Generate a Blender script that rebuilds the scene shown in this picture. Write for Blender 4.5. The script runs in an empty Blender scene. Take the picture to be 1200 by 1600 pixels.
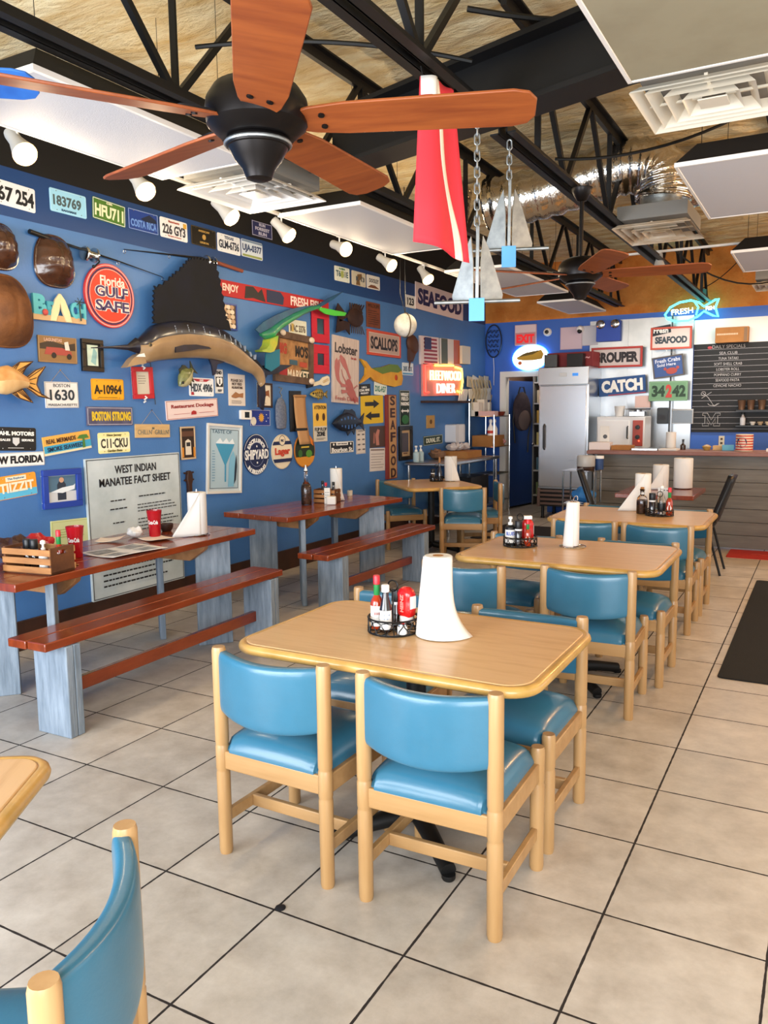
import bpy, math, random
from mathutils import Matrix, Vector, noise
sc = bpy.context.scene
C = sc.collection
R = math.radians
random.seed(7)

# ---------------------------------------------------------------- camera
cam = bpy.data.objects.new('camera', bpy.data.cameras.new('camera'))
C.objects.link(cam)
cam.data.sensor_fit = 'VERTICAL'
cam.data.sensor_height = 24.0
cam.data.lens = 24.0 * 1251.3 / 1600.0
cam.data.clip_start = 0.05
def _cam_matrix(loc, yaw, pitch, roll):
    fwd = Vector((-math.sin(yaw) * math.cos(pitch), math.cos(yaw) * math.cos(pitch), -math.sin(pitch)))
    rt = Vector((math.cos(yaw), math.sin(yaw), 0))
    up = rt.cross(fwd)
    r2 = rt * math.cos(roll) + up * math.sin(roll)
    u2 = -rt * math.sin(roll) + up * math.cos(roll)
    m = Matrix((r2, u2, -fwd)).transposed().to_4x4()
    m.translation = loc
    return m
cam.matrix_world = _cam_matrix(Vector((0.535, -1.881, 1.5645)), 0.50543, 0.12778, -0.01271)
sc.camera = cam
# ---------------------------------------------------------------- world, daylight, exposure
w = bpy.data.worlds.new('world'); sc.world = w; w.use_nodes = True
w.node_tree.nodes['Background'].inputs[0].default_value = (0.75, 0.86, 1.0, 1)
w.node_tree.nodes['Background'].inputs[1].default_value = 1.2
def area(name, loc, rot, sx, sy, energy, col):
    l = bpy.data.lights.new(name, 'AREA'); l.shape = 'RECTANGLE'; l.size = sx; l.size_y = sy
    l.energy = energy; l.color = col
    o = bpy.data.objects.new(name, l); o.location = loc; o.rotation_euler = rot
    C.objects.link(o); return o
# daylight through the two storefront windows behind the camera
area('daylight_front_left', (-2.25, -2.86, 1.3), (R(97), 0, 0), 3.1, 1.8, 205, (0.93, 0.97, 1.0))
area('daylight_front_right', (1.55, -2.86, 1.3), (R(97), 0, 0), 3.1, 1.8, 175, (0.93, 0.97, 1.0))
area('fill_right_near', (3.33, 0.9, 1.5), (R(84), 0, R(90)), 3.0, 2.2, 10, (1.0, 0.9, 0.75))  # added fill from the unseen right side, tinted warm
area('fill_right_far', (3.33, 5.2, 1.5), (R(84), 0, R(90)), 3.4, 2.2, 18, (1.0, 0.84, 0.6))  # same added warm fill, farther back
area('kitchen_ceiling_light', (-.6, 8.7, 2.8), (0, 0, 0), 1.8, .5, 26, (1.0, 0.96, 0.9))
# added warm fill lights along the unseen right side, no fixtures behind them
for e_, y_ in ((22, 1.2), (55, 3.4), (62, 5.6), (50, 7.6)):
    l_ = bpy.data.lights.new('warm_fill_right', 'POINT'); l_.energy = e_; l_.color = (1.0, 0.56, 0.22); l_.shadow_soft_size = 0.12
    o_ = bpy.data.objects.new('warm_fill_right', l_); o_.location = (1.5, y_, 2.75); C.objects.link(o_)
l_ = bpy.data.lights.new('storeroom_fill', 'POINT'); l_.energy = 14; l_.shadow_soft_size = 0.1; l_.color = (1.0, 0.9, 0.75)  # added point light that brightens the open door, no fixture modelled
o_ = bpy.data.objects.new('storeroom_fill', l_); o_.location = (-3.25, 10.15, 2.4); C.objects.link(o_)
vs = sc.view_settings
vs.view_transform = 'Standard'; vs.look = 'None'; vs.gamma = 1.0; vs.exposure = 0.42
vs.use_curve_mapping = False
sc.cycles.max_bounces = 8; sc.cycles.diffuse_bounces = 4; sc.cycles.glossy_bounces = 4
sc.cycles.transmission_bounces = 6; sc.cycles.sample_clamp_indirect = 6.0
sc.cycles.caustics_reflective = False; sc.cycles.caustics_refractive = False

# ---------------------------------------------------------------- materials
def hexc(h):
    h = h.lstrip('#'); v = [int(h[i:i + 2], 16) / 255 for i in (0, 2, 4)]
    return tuple(c / 12.92 if c <= 0.04045 else ((c + 0.055) / 1.055) ** 2.4 for c in v) + (1.0,)
MATS = {}
def mat(name, color='#888888', rough=0.5, metal=0.0, color2=None, nscale=5.0, stretch=(1, 1, 1), lo=0.35, hi=0.7,
        bump=0.0, bscale=40.0, bstretch=None, emit=0.0, ecol=None, coat=0.0, trans=0.0, ior=1.45, alpha=1.0, detail=4.0, spec=0.5, bdist=0.01):
    if name in MATS: return MATS[name]
    m = bpy.data.materials.new(name); m.use_nodes = True
    nt = m.node_tree; b = nt.nodes['Principled BSDF']
    b.inputs['Base Color'].default_value = hexc(color)
    b.inputs['Roughness'].default_value = rough; b.inputs['Metallic'].default_value = metal
    b.inputs['Coat Weight'].default_value = coat; b.inputs['Coat Roughness'].default_value = 0.12
    b.inputs['Transmission Weight'].default_value = trans; b.inputs['IOR'].default_value = ior
    b.inputs['Alpha'].default_value = alpha; b.inputs['Specular IOR Level'].default_value = spec
    if emit:
        b.inputs['Emission Color'].default_value = hexc(ecol or color); b.inputs['Emission Strength'].default_value = emit
    tc = None
    if color2 or bump:
        tc = nt.nodes.new('ShaderNodeTexCoord')
    def ntex(scale, st):
        mp = nt.nodes.new('ShaderNodeMapping'); mp.inputs['Scale'].default_value = st
        nt.links.new(tc.outputs['Object'], mp.inputs['Vector'])
        t = nt.nodes.new('ShaderNodeTexNoise'); t.inputs['Scale'].default_value = scale; t.inputs['Detail'].default_value = detail; t.inputs['Roughness'].default_value = 0.6
        nt.links.new(mp.outputs['Vector'], t.inputs['Vector']); return t
    if color2:
        t = ntex(nscale, stretch)
        r = nt.nodes.new('ShaderNodeValToRGB')
        r.color_ramp.elements[0].position = lo; r.color_ramp.elements[0].color = hexc(color)
        r.color_ramp.elements[1].position = hi; r.color_ramp.elements[1].color = hexc(color2)
        nt.links.new(t.outputs['Fac'], r.inputs['Fac']); nt.links.new(r.outputs['Color'], b.inputs['Base Color'])
    if bump:
        t2 = ntex(bscale, bstretch or (1, 1, 1))
        bp = nt.nodes.new('ShaderNodeBump'); bp.inputs['Strength'].default_value = bump; bp.inputs['Distance'].default_value = bdist
        nt.links.new(t2.outputs['Fac'], bp.inputs['Height']); nt.links.new(bp.outputs['Normal'], b.inputs['Normal'])
    MATS[name] = m
    return m
def flat(h, rough=0.55):            # plain painted / printed surface
    return mat('paint_' + h.strip('#'), h, rough)
def neon(h, s):
    return mat('neon_' + h.strip('#'), h, 0.4, emit=s, ecol=h)

M_BLUE = mat('wall_blue_paint', '#4677b3', 0.42, color2='#406da6', nscale=1.6, bump=0.15, bscale=60)
M_NAVY = mat('navy_band_paint', '#173f74', 0.45)
M_BLACKP = mat('black_flat_paint', '#0d0a09', 0.8)
M_BLACKM = mat('black_painted_steel', '#121111', 0.5, metal=0.2)
M_FOAM = mat('spray_foam_tan', '#d2ad68', 0.85, color2='#f5e6bd', nscale=3.0, stretch=(0.7, 2.6, 1), lo=0.3, hi=0.62, bump=1.0, bscale=7, bstretch=(0.9, 2.4, 1), detail=9, bdist=.09)
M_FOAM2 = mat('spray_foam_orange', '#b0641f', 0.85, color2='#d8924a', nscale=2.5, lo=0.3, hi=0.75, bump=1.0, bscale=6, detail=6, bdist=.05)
M_MAPLE = mat('maple_wood', '#b08b5d', 0.38, color2='#9f784a', nscale=3, stretch=(6, 6, 0.6), coat=0.15)
M_MAPLE2 = mat('maple_wood_rail', '#ae885a', 0.38, color2='#9c7547', nscale=3, stretch=(0.6, 6, 6), coat=0.15)
M_OAKTOP = mat('oak_laminate', '#cfa878', 0.36, color2='#b98d5c', nscale=6, stretch=(0.7, 7, 1), lo=0.45, hi=0.85, coat=0.25)
M_EDGE = mat('oak_bullnose_edge', '#c79a55', 0.35, color2='#a5803c', nscale=8, stretch=(1, 1, 1), coat=0.3)
M_VINYL = mat('teal_vinyl', '#346c87', 0.28, color2='#30637b', nscale=3, bump=0.04, bscale=120, coat=0.15)
M_STAIN = mat('red_stained_pine', '#8a3915', 0.25, color2='#66250c', nscale=4, stretch=(9, 0.7, 3), lo=0.3, hi=0.75, coat=0.45)
M_BARN = mat('blue_grey_barnwood', '#93a0ae', 0.75, color2='#566573', nscale=5, stretch=(7, 7, 0.8), lo=0.25, hi=0.8, bump=0.4, bscale=12, bstretch=(6, 6, 0.6))
M_RAWWOOD = mat('raw_pine', '#a9794d', 0.6, color2='#8d5f38', nscale=4, stretch=(3, 3, 3))
M_WHITE = mat('white_paint', '#e8e6e2', 0.45)
M_OFFW = mat('off_white_panel', '#c6c7cd', 0.7, bump=0.2, bscale=150)
M_CREAMP = mat('cream_panel', '#cfc7b4', 0.6)
M_PAPER = mat('white_paper', '#dcdad5', 0.8, bump=0.05, bscale=200)
M_STEEL = mat('brushed_steel', '#b9bcc0', 0.28, metal=1.0, bump=0.03, bscale=30, bstretch=(1, 1, 30))
M_CHROME = mat('chrome', '#c8c8c8', 0.15, metal=1.0)
M_GALV = mat('galvanised_metal', '#a7abab', 0.45, metal=0.85, color2='#83898b', nscale=14)
M_FOIL = mat('crinkled_foil', '#d9d4cc', 0.18, metal=1.0, bump=1.0, bscale=9, bstretch=(1.6, 1, 1), detail=3)
M_BLACKPL = mat('black_plastic', '#111113', 0.4)
M_BLACKW = mat('black_wire', '#0b0b0b', 0.45, metal=0.3)
M_RUBBER = mat('black_rubber_mat', '#0d0d0d', 0.9, bump=0.4, bscale=150)
M_FANMET = mat('oil_rubbed_bronze', '#1d1a1a', 0.35, metal=0.7)
M_FANWOOD = mat('fan_blade_wood', '#8f4a20', 0.45, color2='#743516', nscale=4, stretch=(0.7, 6, 1))
M_CARD = mat('cardboard', '#a9743f', 0.8, color2='#9a6836', nscale=6)
M_GLASS = mat('clear_glass', '#ffffff', 0.03, trans=1.0, ior=1.45)
M_GRAYWD = mat('grey_plank_wood', '#716d66', 0.6, color2='#55514c', nscale=3, stretch=(0.6, 1, 7), lo=0.3, hi=0.75)
M_BROWNFR = mat('dark_brown_wood', '#3b2014', 0.5, color2='#2a160d', nscale=6)
M_ROPE = mat('rope_fibre', '#a89a80', 0.9)

# ---------------------------------------------------------------- mesh helpers
class MB:
    def __init__(self): self.v = []; self.f = []; self.mi = []
    def add(self, vs, fs, mx=None, mi=0):
        n = len(self.v)
        self.v += [tuple(mx @ Vector(p)) if mx else tuple(p) for p in vs]
        self.f += [tuple(i + n for i in f) for f in fs]; self.mi += [mi] * len(fs)
        return self
    def box(self, c, s, rz=0, mx=None, mi=0):
        x, y, z = s[0] / 2, s[1] / 2, s[2] / 2
        vs = [(-x, -y, -z), (x, -y, -z), (x, y, -z), (-x, y, -z), (-x, -y, z), (x, -y, z), (x, y, z), (-x, y, z)]
        fs = [(0, 3, 2, 1), (4, 5, 6, 7), (0, 1, 5, 4), (1, 2, 6, 5), (2, 3, 7, 6), (3, 0, 4, 7)]
        t = Matrix.Translation(c) @ Matrix.Rotation(rz, 4, 'Z')
        return self.add(vs, fs, (mx @ t) if mx else t, mi)
    def bar(self, a, b, w, h, mi=0, up=(0, 0, 1)):          # square bar from a to b
        a = Vector(a); b = Vector(b); d = b - a; L = d.length
        q = d.to_track_quat('X', 'Z') if abs(d.normalized().z) < 0.99 else d.to_track_quat('X', 'Y')
        t = Matrix.Translation((a + b) / 2) @ q.to_matrix().to_4x4()
        return self.box((0, 0, 0), (L, w, h), mx=t, mi=mi)
    def tube(self, pts, r, n=8, closed=False, mi=0, cap=True):
        pts = [Vector(p) for p in pts]; m = len(pts)
        rs = r if isinstance(r, (list, tuple)) else [r] * m
        base = len(self.v); up = None
        for i, p in enumerate(pts):
            if closed: t = pts[(i + 1) % m] - pts[i - 1]
            else: t = pts[min(i + 1, m - 1)] - pts[max(i - 1, 0)]
            t.normalize()
            if up is None:
                up = Vector((0, 0, 1)) if abs(t.z) < 0.9 else Vector((1, 0, 0))
            sx = t.cross(up)
            if sx.length < 1e-5: sx = t.orthogonal()
            sx.normalize(); up = sx.cross(t).normalized()
            for k in range(n):
                a = 2 * math.pi * k / n
                self.v.append(tuple(p + (sx * math.cos(a) + up * math.sin(a)) * rs[i]))
        for i in range(m if closed else m - 1):
            j = (i + 1) % m
            for k in range(n):
                k2 = (k + 1) % n
                self.f.append((base + i * n + k, base + i * n + k2, base + j * n + k2, base + j * n + k)); self.mi.append(mi)
        if cap and not closed:
            self.f.append(tuple(base + k for k in reversed(range(n)))); self.mi.append(mi)
            self.f.append(tuple(base + (m - 1) * n + k for k in range(n))); self.mi.append(mi)
        return self
    def lathe(self, prof, c=(0, 0, 0), n=20, mx=None, mi=0):
        vs = []; fs = []; m = len(prof)
        for (r, z) in prof:
            for k in range(n):
                a = 2 * math.pi * k / n
                vs.append((max(r, 1e-4) * math.cos(a), max(r, 1e-4) * math.sin(a), z))
        for i in range(m - 1):
            for k in range(n):
                k2 = (k + 1) % n
                fs.append((i * n + k, i * n + k2, (i + 1) * n + k2, (i + 1) * n + k))
        fs.append(tuple(reversed(range(n)))); fs.append(tuple((m - 1) * n + k for k in range(n)))
        t = Matrix.Translation(c)
        return self.add(vs, fs, (mx @ t) if mx else t, mi)
    def ball(self, c, r, n=14, mx=None, mi=0):
        rx, ry, rz = r if isinstance(r, (tuple, list)) else (r, r, r)
        prof = [(math.sin(math.pi * i / n), -math.cos(math.pi * i / n)) for i in range(n + 1)]
        t = Matrix.Translation(c) @ Matrix.Diagonal((rx, ry, rz, 1))
        return self.lathe(prof, (0, 0, 0), n + 4, (mx @ t) if mx else t, mi)
    def prism(self, pts, z0, z1, mx=None, mi=0):            # polygon in XY extruded along Z
        ar = sum(pts[i][0] * pts[(i + 1) % len(pts)][1] - pts[(i + 1) % len(pts)][0] * pts[i][1] for i in range(len(pts)))
        if ar < 0: pts = pts[::-1]
        n = len(pts)
        vs = [(p[0], p[1], z0) for p in pts] + [(p[0], p[1], z1) for p in pts]
        fs = [tuple(reversed(range(n))), tuple(range(n, 2 * n))] + [(i, (i + 1) % n, n + (i + 1) % n, n + i) for i in range(n)]
        return self.add(vs, fs, mx, mi)
    def grid(self, fn, nu, nv, mi=0):
        vs = [fn(i / nu, j / nv) for j in range(nv + 1) for i in range(nu + 1)]
        fs = [(j * (nu + 1) + i, j * (nu + 1) + i + 1, (j + 1) * (nu + 1) + i + 1, (j + 1) * (nu + 1) + i) for j in range(nv) for i in range(nu)]
        return self.add(vs, fs, None, mi)
    def mesh(self, name, mats, smooth=True, ang=40):
        me = bpy.data.meshes.new(name); me.from_pydata(self.v, [], self.f)
        for m in (mats if isinstance(mats, (list, tuple)) else [mats]): me.materials.append(m)
        me.polygons.foreach_set('material_index', self.mi)
        me.update()
        if smooth:
            me.polygons.foreach_set('use_smooth', [True] * len(me.polygons)); me.set_sharp_from_angle(angle=R(ang))
        return me
    def obj(self, name, mats, parent=None, bevel=0, seg=2, smooth=True, ang=40, subsurf=0, solid=0, loc=None, label=None):
        o = bpy.data.objects.new(name, self.mesh(name, mats, smooth, ang)); C.objects.link(o)
        if parent: o.parent = parent
        if loc: o.location = loc
        if solid:
            md = o.modifiers.new('solid', 'SOLIDIFY'); md.thickness = solid; md.offset = 0
        if bevel:
            md = o.modifiers.new('bevel', 'BEVEL'); md.width = bevel; md.segments = seg; md.limit_method = 'ANGLE'; md.angle_limit = R(35)
        if subsurf:
            md = o.modifiers.new('sub', 'SUBSURF'); md.levels = subsurf; md.render_levels = subsurf
        if label: o['label'] = label
        return o
def tag(o, label, cat, group=None, kind=None):
    o['label'] = label; o['category'] = cat
    if group: o['group'] = group
    if kind: o['kind'] = kind
    return o
def thing(name, label, cat, loc=(0, 0, 0), rz=0, group=None, mx=None):
    o = bpy.data.objects.new(name, None); C.objects.link(o); o.empty_display_size = 0.05
    if mx is not None: o.matrix_world = mx
    else: o.location = loc; o.rotation_euler = (0, 0, rz)
    return tag(o, label, cat, group)
def struct(o):
    o['kind'] = 'structure'; return o
def copy_tree(o, parent=None):
    c = o.copy(); C.objects.link(c)
    if parent: c.parent = parent
    for ch in list(o.children): copy_tree(ch, c)
    return c
def rrect(w, h, r, n=5):
    pts = []
    for (sx, sy, a0) in ((1, 1, 0), (-1, 1, 90), (-1, -1, 180), (1, -1, 270)):
        for k in range(n + 1):
            a = R(a0 + 90 * k / n)
            pts.append((sx * (w / 2 - r) + r * math.cos(a), sy * (h / 2 - r) + r * math.sin(a)))
    return pts
def ell(w, h, n=36, cx=0, cy=0):
    return [(cx + w / 2 * math.cos(2 * math.pi * k / n), cy + h / 2 * math.sin(2 * math.pi * k / n)) for k in range(n)]
_glyph = {}
def glyphs(s, bold=0.0):
    """vertices and faces of a line of lettering, centred, with its width and height"""
    key = (s, bold)
    if key in _glyph: return _glyph[key]
    cu = bpy.data.curves.new('lettering', 'FONT'); cu.body = s; cu.size = 1.0; cu.extrude = 0.5; cu.offset = bold
    cu.resolution_u = 3; cu.align_x = 'CENTER'
    ob = bpy.data.objects.new('lettering_tmp', cu)
    me = ob.to_mesh()
    vs = [v.co.copy() for v in me.vertices]; fs = [tuple(p.vertices) for p in me.polygons]
    ob.to_mesh_clear(); bpy.data.objects.remove(ob); bpy.data.curves.remove(cu)
    x0 = min(v.x for v in vs); x1 = max(v.x for v in vs); y0 = min(v.y for v in vs); y1 = max(v.y for v in vs)
    vs = [Vector((v.x - (x0 + x1) / 2, v.y - (y0 + y1) / 2, v.z)) for v in vs]
    _glyph[key] = (vs, fs, x1 - x0, y1 - y0)
    return _glyph[key]
def put_text(mb, s, cx, cy, z, w=None, h=None, bold=0.03, depth=0.002, rot=0, mx=None):
    vs, fs, tw, th = glyphs(s, bold)
    if w is None: w = h * tw / th
    if h is None: h = w * th / tw
    t = Matrix.Translation((cx, cy, z)) @ Matrix.Rotation(rot, 4, 'Z') @ Matrix.Diagonal((w / tw, h / th, depth, 1))
    mb.add(vs, fs, (mx @ t) if mx else t)
def arc_text(mb, s, rad, mid, hgt, z, bold=0.04, depth=0.002, inward=False, spread=1.05):
    ws = [glyphs(ch, bold)[2] if ch != ' ' else 0.3 for ch in s]
    sc_ = hgt / 0.72
    tot = sum((x + 0.12) * sc_ * spread for x in ws) / rad
    a = mid + tot / 2 if not inward else mid - tot / 2
    for ch, x in zip(s, ws):
        st = (x + 0.12) * sc_ * spread / rad
        am = a - st / 2 if not inward else a + st / 2
        if ch != ' ':
            put_text(mb, ch, rad * math.cos(am), rad * math.sin(am), z, w=x * sc_, h=hgt, bold=bold, depth=depth,
                     rot=am - math.pi / 2 if not inward else am + math.pi / 2)
        a = a - st if not inward else a + st
# ================================================================ the room
XW, YB, ZD = -4.1, 9.75, 3.65
T = 0.46
# floor tiles: real-size 0.46 m tiles with dark grout
def floor_material():
    m = bpy.data.materials.new('floor_tile'); m.use_nodes = True
    nt = m.node_tree; N = nt.nodes; L = nt.links; b = N['Principled BSDF']
    tc = N.new('ShaderNodeTexCoord'); sp = N.new('ShaderNodeSeparateXYZ'); L.new(tc.outputs['Object'], sp.inputs[0])
    def mth(op, a, bb=None):
        n = N.new('ShaderNodeMath'); n.operation = op
        for i, q in enumerate((a, bb)):
            if q is None: continue
            if isinstance(q, (int, float)): n.inputs[i].default_value = q
            else: L.new(q, n.inputs[i])
        return n.outputs[0]
    ds = []; ids = []
    for ax in ('X', 'Y'):
        u = mth('ADD', mth('DIVIDE', sp.outputs[ax], T), 0.5)
        ds.append(mth('MULTIPLY', mth('ABSOLUTE', mth('SUBTRACT', mth('FRACT', u), 0.5)), T))
        ids.append(mth('FLOOR', mth('DIVIDE', sp.outputs[ax], T)))
    dmin = mth('MINIMUM', ds[0], ds[1])
    t3 = N.new('ShaderNodeTexNoise'); t3.inputs['Scale'].default_value = 25; L.new(tc.outputs['Object'], t3.inputs['Vector'])
    edge = mth('ADD', dmin, mth('MULTIPLY', mth('SUBTRACT', t3.outputs['Fac'], 0.5), 0.004))
    grout = mth('LESS_THAN', edge, 0.0038)
    cx = N.new('ShaderNodeCombineXYZ'); L.new(ids[0], cx.inputs[0]); L.new(ids[1], cx.inputs[1])
    wn = N.new('ShaderNodeTexWhiteNoise'); L.new(cx.outputs[0], wn.inputs['Vector'])
    n1 = N.new('ShaderNodeTexNoise'); n1.inputs['Scale'].default_value = 6; n1.inputs['Detail'].default_value = 8; n1.inputs['Roughness'].default_value = 0.7
    va = N.new('ShaderNodeVectorMath'); va.operation = 'MULTIPLY_ADD'
    L.new(wn.outputs['Color'], va.inputs[0]); va.inputs[1].default_value = (9, 9, 9); L.new(tc.outputs['Object'], va.inputs[2])
    L.new(va.outputs[0], n1.inputs['Vector'])
    r = N.new('ShaderNodeValToRGB')
    r.color_ramp.elements[0].position = 0.28; r.color_ramp.elements[0].color = hexc('#a1978b')
    r.color_ramp.elements[1].position = 0.75; r.color_ramp.elements[1].color = hexc('#c8c0b5')
    L.new(n1.outputs['Fac'], r.inputs['Fac'])
    vo = N.new('ShaderNodeTexVoronoi'); vo.inputs['Scale'].default_value = 2.6; L.new(tc.outputs['Object'], vo.inputs['Vector'])
    sv = N.new('ShaderNodeSeparateXYZ'); L.new(vo.outputs['Color'], sv.inputs[0])
    speck = mth('MULTIPLY', mth('LESS_THAN', mth('ADD', vo.outputs['Distance'], mth('MULTIPLY', mth('SUBTRACT', t3.outputs['Fac'], 0.5), 0.03)), 0.012), mth('GREATER_THAN', sv.outputs[0], 0.55))
    hs = N.new('ShaderNodeHueSaturation'); L.new(r.outputs['Color'], hs.inputs['Color'])
    L.new(mth('ADD', mth('MULTIPLY', wn.outputs['Value'], 0.12), 0.94), hs.inputs['Value'])
    mx = N.new('ShaderNodeMix'); mx.data_type = 'RGBA'
    L.new(mth('MAXIMUM', grout, mth('MULTIPLY', speck, 0.8)), mx.inputs['Factor']); L.new(hs.outputs['Color'], mx.inputs['A']); mx.inputs['B'].default_value = hexc('#1c130e')
    L.new(mx.outputs['Result'], b.inputs['Base Color'])
    L.new(mth('ADD', mth('MULTIPLY', grout, 0.5), mth('ADD', mth('MULTIPLY', n1.outputs['Fac'], 0.25), 0.24)), b.inputs['Roughness'])
    bp = N.new('ShaderNodeBump'); bp.inputs['Strength'].default_value = 0.5; bp.inputs['Distance'].default_value = 0.004
    L.new(mth('SUBTRACT', mth('MULTIPLY', n1.outputs['Fac'], 0.12), grout), bp.inputs['Height']); L.new(bp.outputs['Normal'], b.inputs['Normal'])
    return m
fl = MB(); fl.box((-0.35, 4.15, -0.05), (7.7, 14.2, 0.1))
struct(fl.obj('floor', floor_material(), smooth=False))

def strips(name, quads, mats):
    mb = MB()
    for q, i in quads: mb.box(*q, mi=i)
    return struct(mb.obj(name, mats, smooth=False))
# left wall: light blue below, navy band, black above
strips('wall_left', [(((XW - .05, 3.43, 1.405), (.1, 12.66, 2.81)), 0), (((XW - .05, 3.43, 2.9625), (.1, 12.66, .305)), 1), (((XW - .05, 3.43, 3.4825), (.1, 12.66, .735)), 2)], [M_BLUE, M_NAVY, M_BLACKP])
bb = MB(); bb.box((XW + .01, 3.3, .1), (.02, 12.3, .2)); struct(bb.obj('baseboard_left', M_BROWNFR, bevel=.004))
# back wall with the doorway, foam-covered above 2.83 m
M_BLUE2 = mat('wall_blue_paint_back', '#3565c0', 0.45)
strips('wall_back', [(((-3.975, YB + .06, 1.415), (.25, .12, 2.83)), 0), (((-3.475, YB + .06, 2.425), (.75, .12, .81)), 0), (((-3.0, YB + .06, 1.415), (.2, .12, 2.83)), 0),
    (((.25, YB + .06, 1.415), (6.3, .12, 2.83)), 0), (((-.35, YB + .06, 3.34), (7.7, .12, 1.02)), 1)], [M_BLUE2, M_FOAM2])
tr = MB(); tr.box((-3.81, YB - .012, 1.01), (.09, .024, 2.02)); tr.box((-3.425, YB - .012, 2.06), (.86, .024, .085)); tr.box((-3.77, YB + .06, 1.01), (.02, .12, 2.02))
struct(tr.obj('trim_1', M_WHITE, bevel=.004))
# storeroom beyond the doorway
strips('wall_storeroom', [(((-3.9, 10.6, 1.3), (.1, 1.46, 2.6)), 0), (((-2.95, 10.6, 1.3), (.1, 1.46, 2.6)), 0), (((-3.4, 11.29, 1.3), (1.1, .08, 2.6)), 0), (((-3.4, 10.6, 2.64), (1.1, 1.46, .08)), 0)], [mat('storeroom_wall', '#6b5140', .8)])
# front and right walls with glazed openings (behind and beside the camera)
def windowed(name, horizontal, fixed, a0, a1, holes):
    mb = MB(); cuts = [a0] + [q for h in holes for q in h] + [a1]
    def blk(a, b, z0, z1):
        if b - a < .001: return
        c = ((a + b) / 2, fixed, (z0 + z1) / 2) if horizontal else (fixed, (a + b) / 2, (z0 + z1) / 2)
        s = (b - a, .1, z1 - z0) if horizontal else (.1, b - a, z1 - z0)
        mb.box(c, s)
    for i in range(0, len(cuts), 2): blk(cuts[i], cuts[i + 1], 0, ZD)
    for h in holes: blk(h[0], h[1], 0, .35); blk(h[0], h[1], 2.7, ZD)
    return struct(mb.obj(name, mat('storefront_wall', '#b8b2a6', .7), smooth=False))
windowed('wall_front', True, -2.97, -4.15, 3.5, [(-3.85, -.65), (-.05, 3.15)])
windowed('wall_right', False, 3.45, -2.92, 9.75, [(-.65, 2.45), (3.4, 7.0)])
def wframe(name, horizontal, fixed, a0, a1):
    mb = MB()
    for a in (a0 + .03, (a0 + a1) / 2, a1 - .03):
        mb.box((a, fixed, 1.525) if horizontal else (fixed, a, 1.525), (.06, .06, 2.35))
    for z in (.38, 2.67):
        mb.box(((a0 + a1) / 2, fixed, z) if horizontal else (fixed, (a0 + a1) / 2, z), (a1 - a0, .06, .06) if horizontal else (.06, a1 - a0, .06))
    o = struct(mb.obj(name, M_BLACKM, smooth=False))
wframe('window_1', True, -2.98, -3.85, -.65); wframe('window_2', True, -2.98, -.05, 3.15)
wframe('window_3', False, 3.46, -.65, 2.45); wframe('window_4', False, 3.46, 3.4, 7.0)

# roof deck: ribbed and lumpy sprayed foam
def deck(u, v):
    x = -4.15 + 7.7 * u; y = -2.95 + 12.8 * v
    n = noise.noise(Vector((x * 1.2, y * 4.6, 0))) * .03 + noise.noise(Vector((x * 5, y * 9, 3))) * .025 + noise.noise(Vector((x * .4, y * .4, 9))) * .05
    return (x, y, ZD + n)
dk = MB(); dk.grid(deck, 110, 300)
dk.f = [tuple(reversed(f)) for f in dk.f]
struct(dk.obj('ceiling', M_FOAM, ang=80))
dk2 = MB(); dk2.box((-.35, 3.45, ZD + .23), (7.8, 13.0, .06)); struct(dk2.obj('roof_deck', M_BLACKP, smooth=False))

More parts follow.
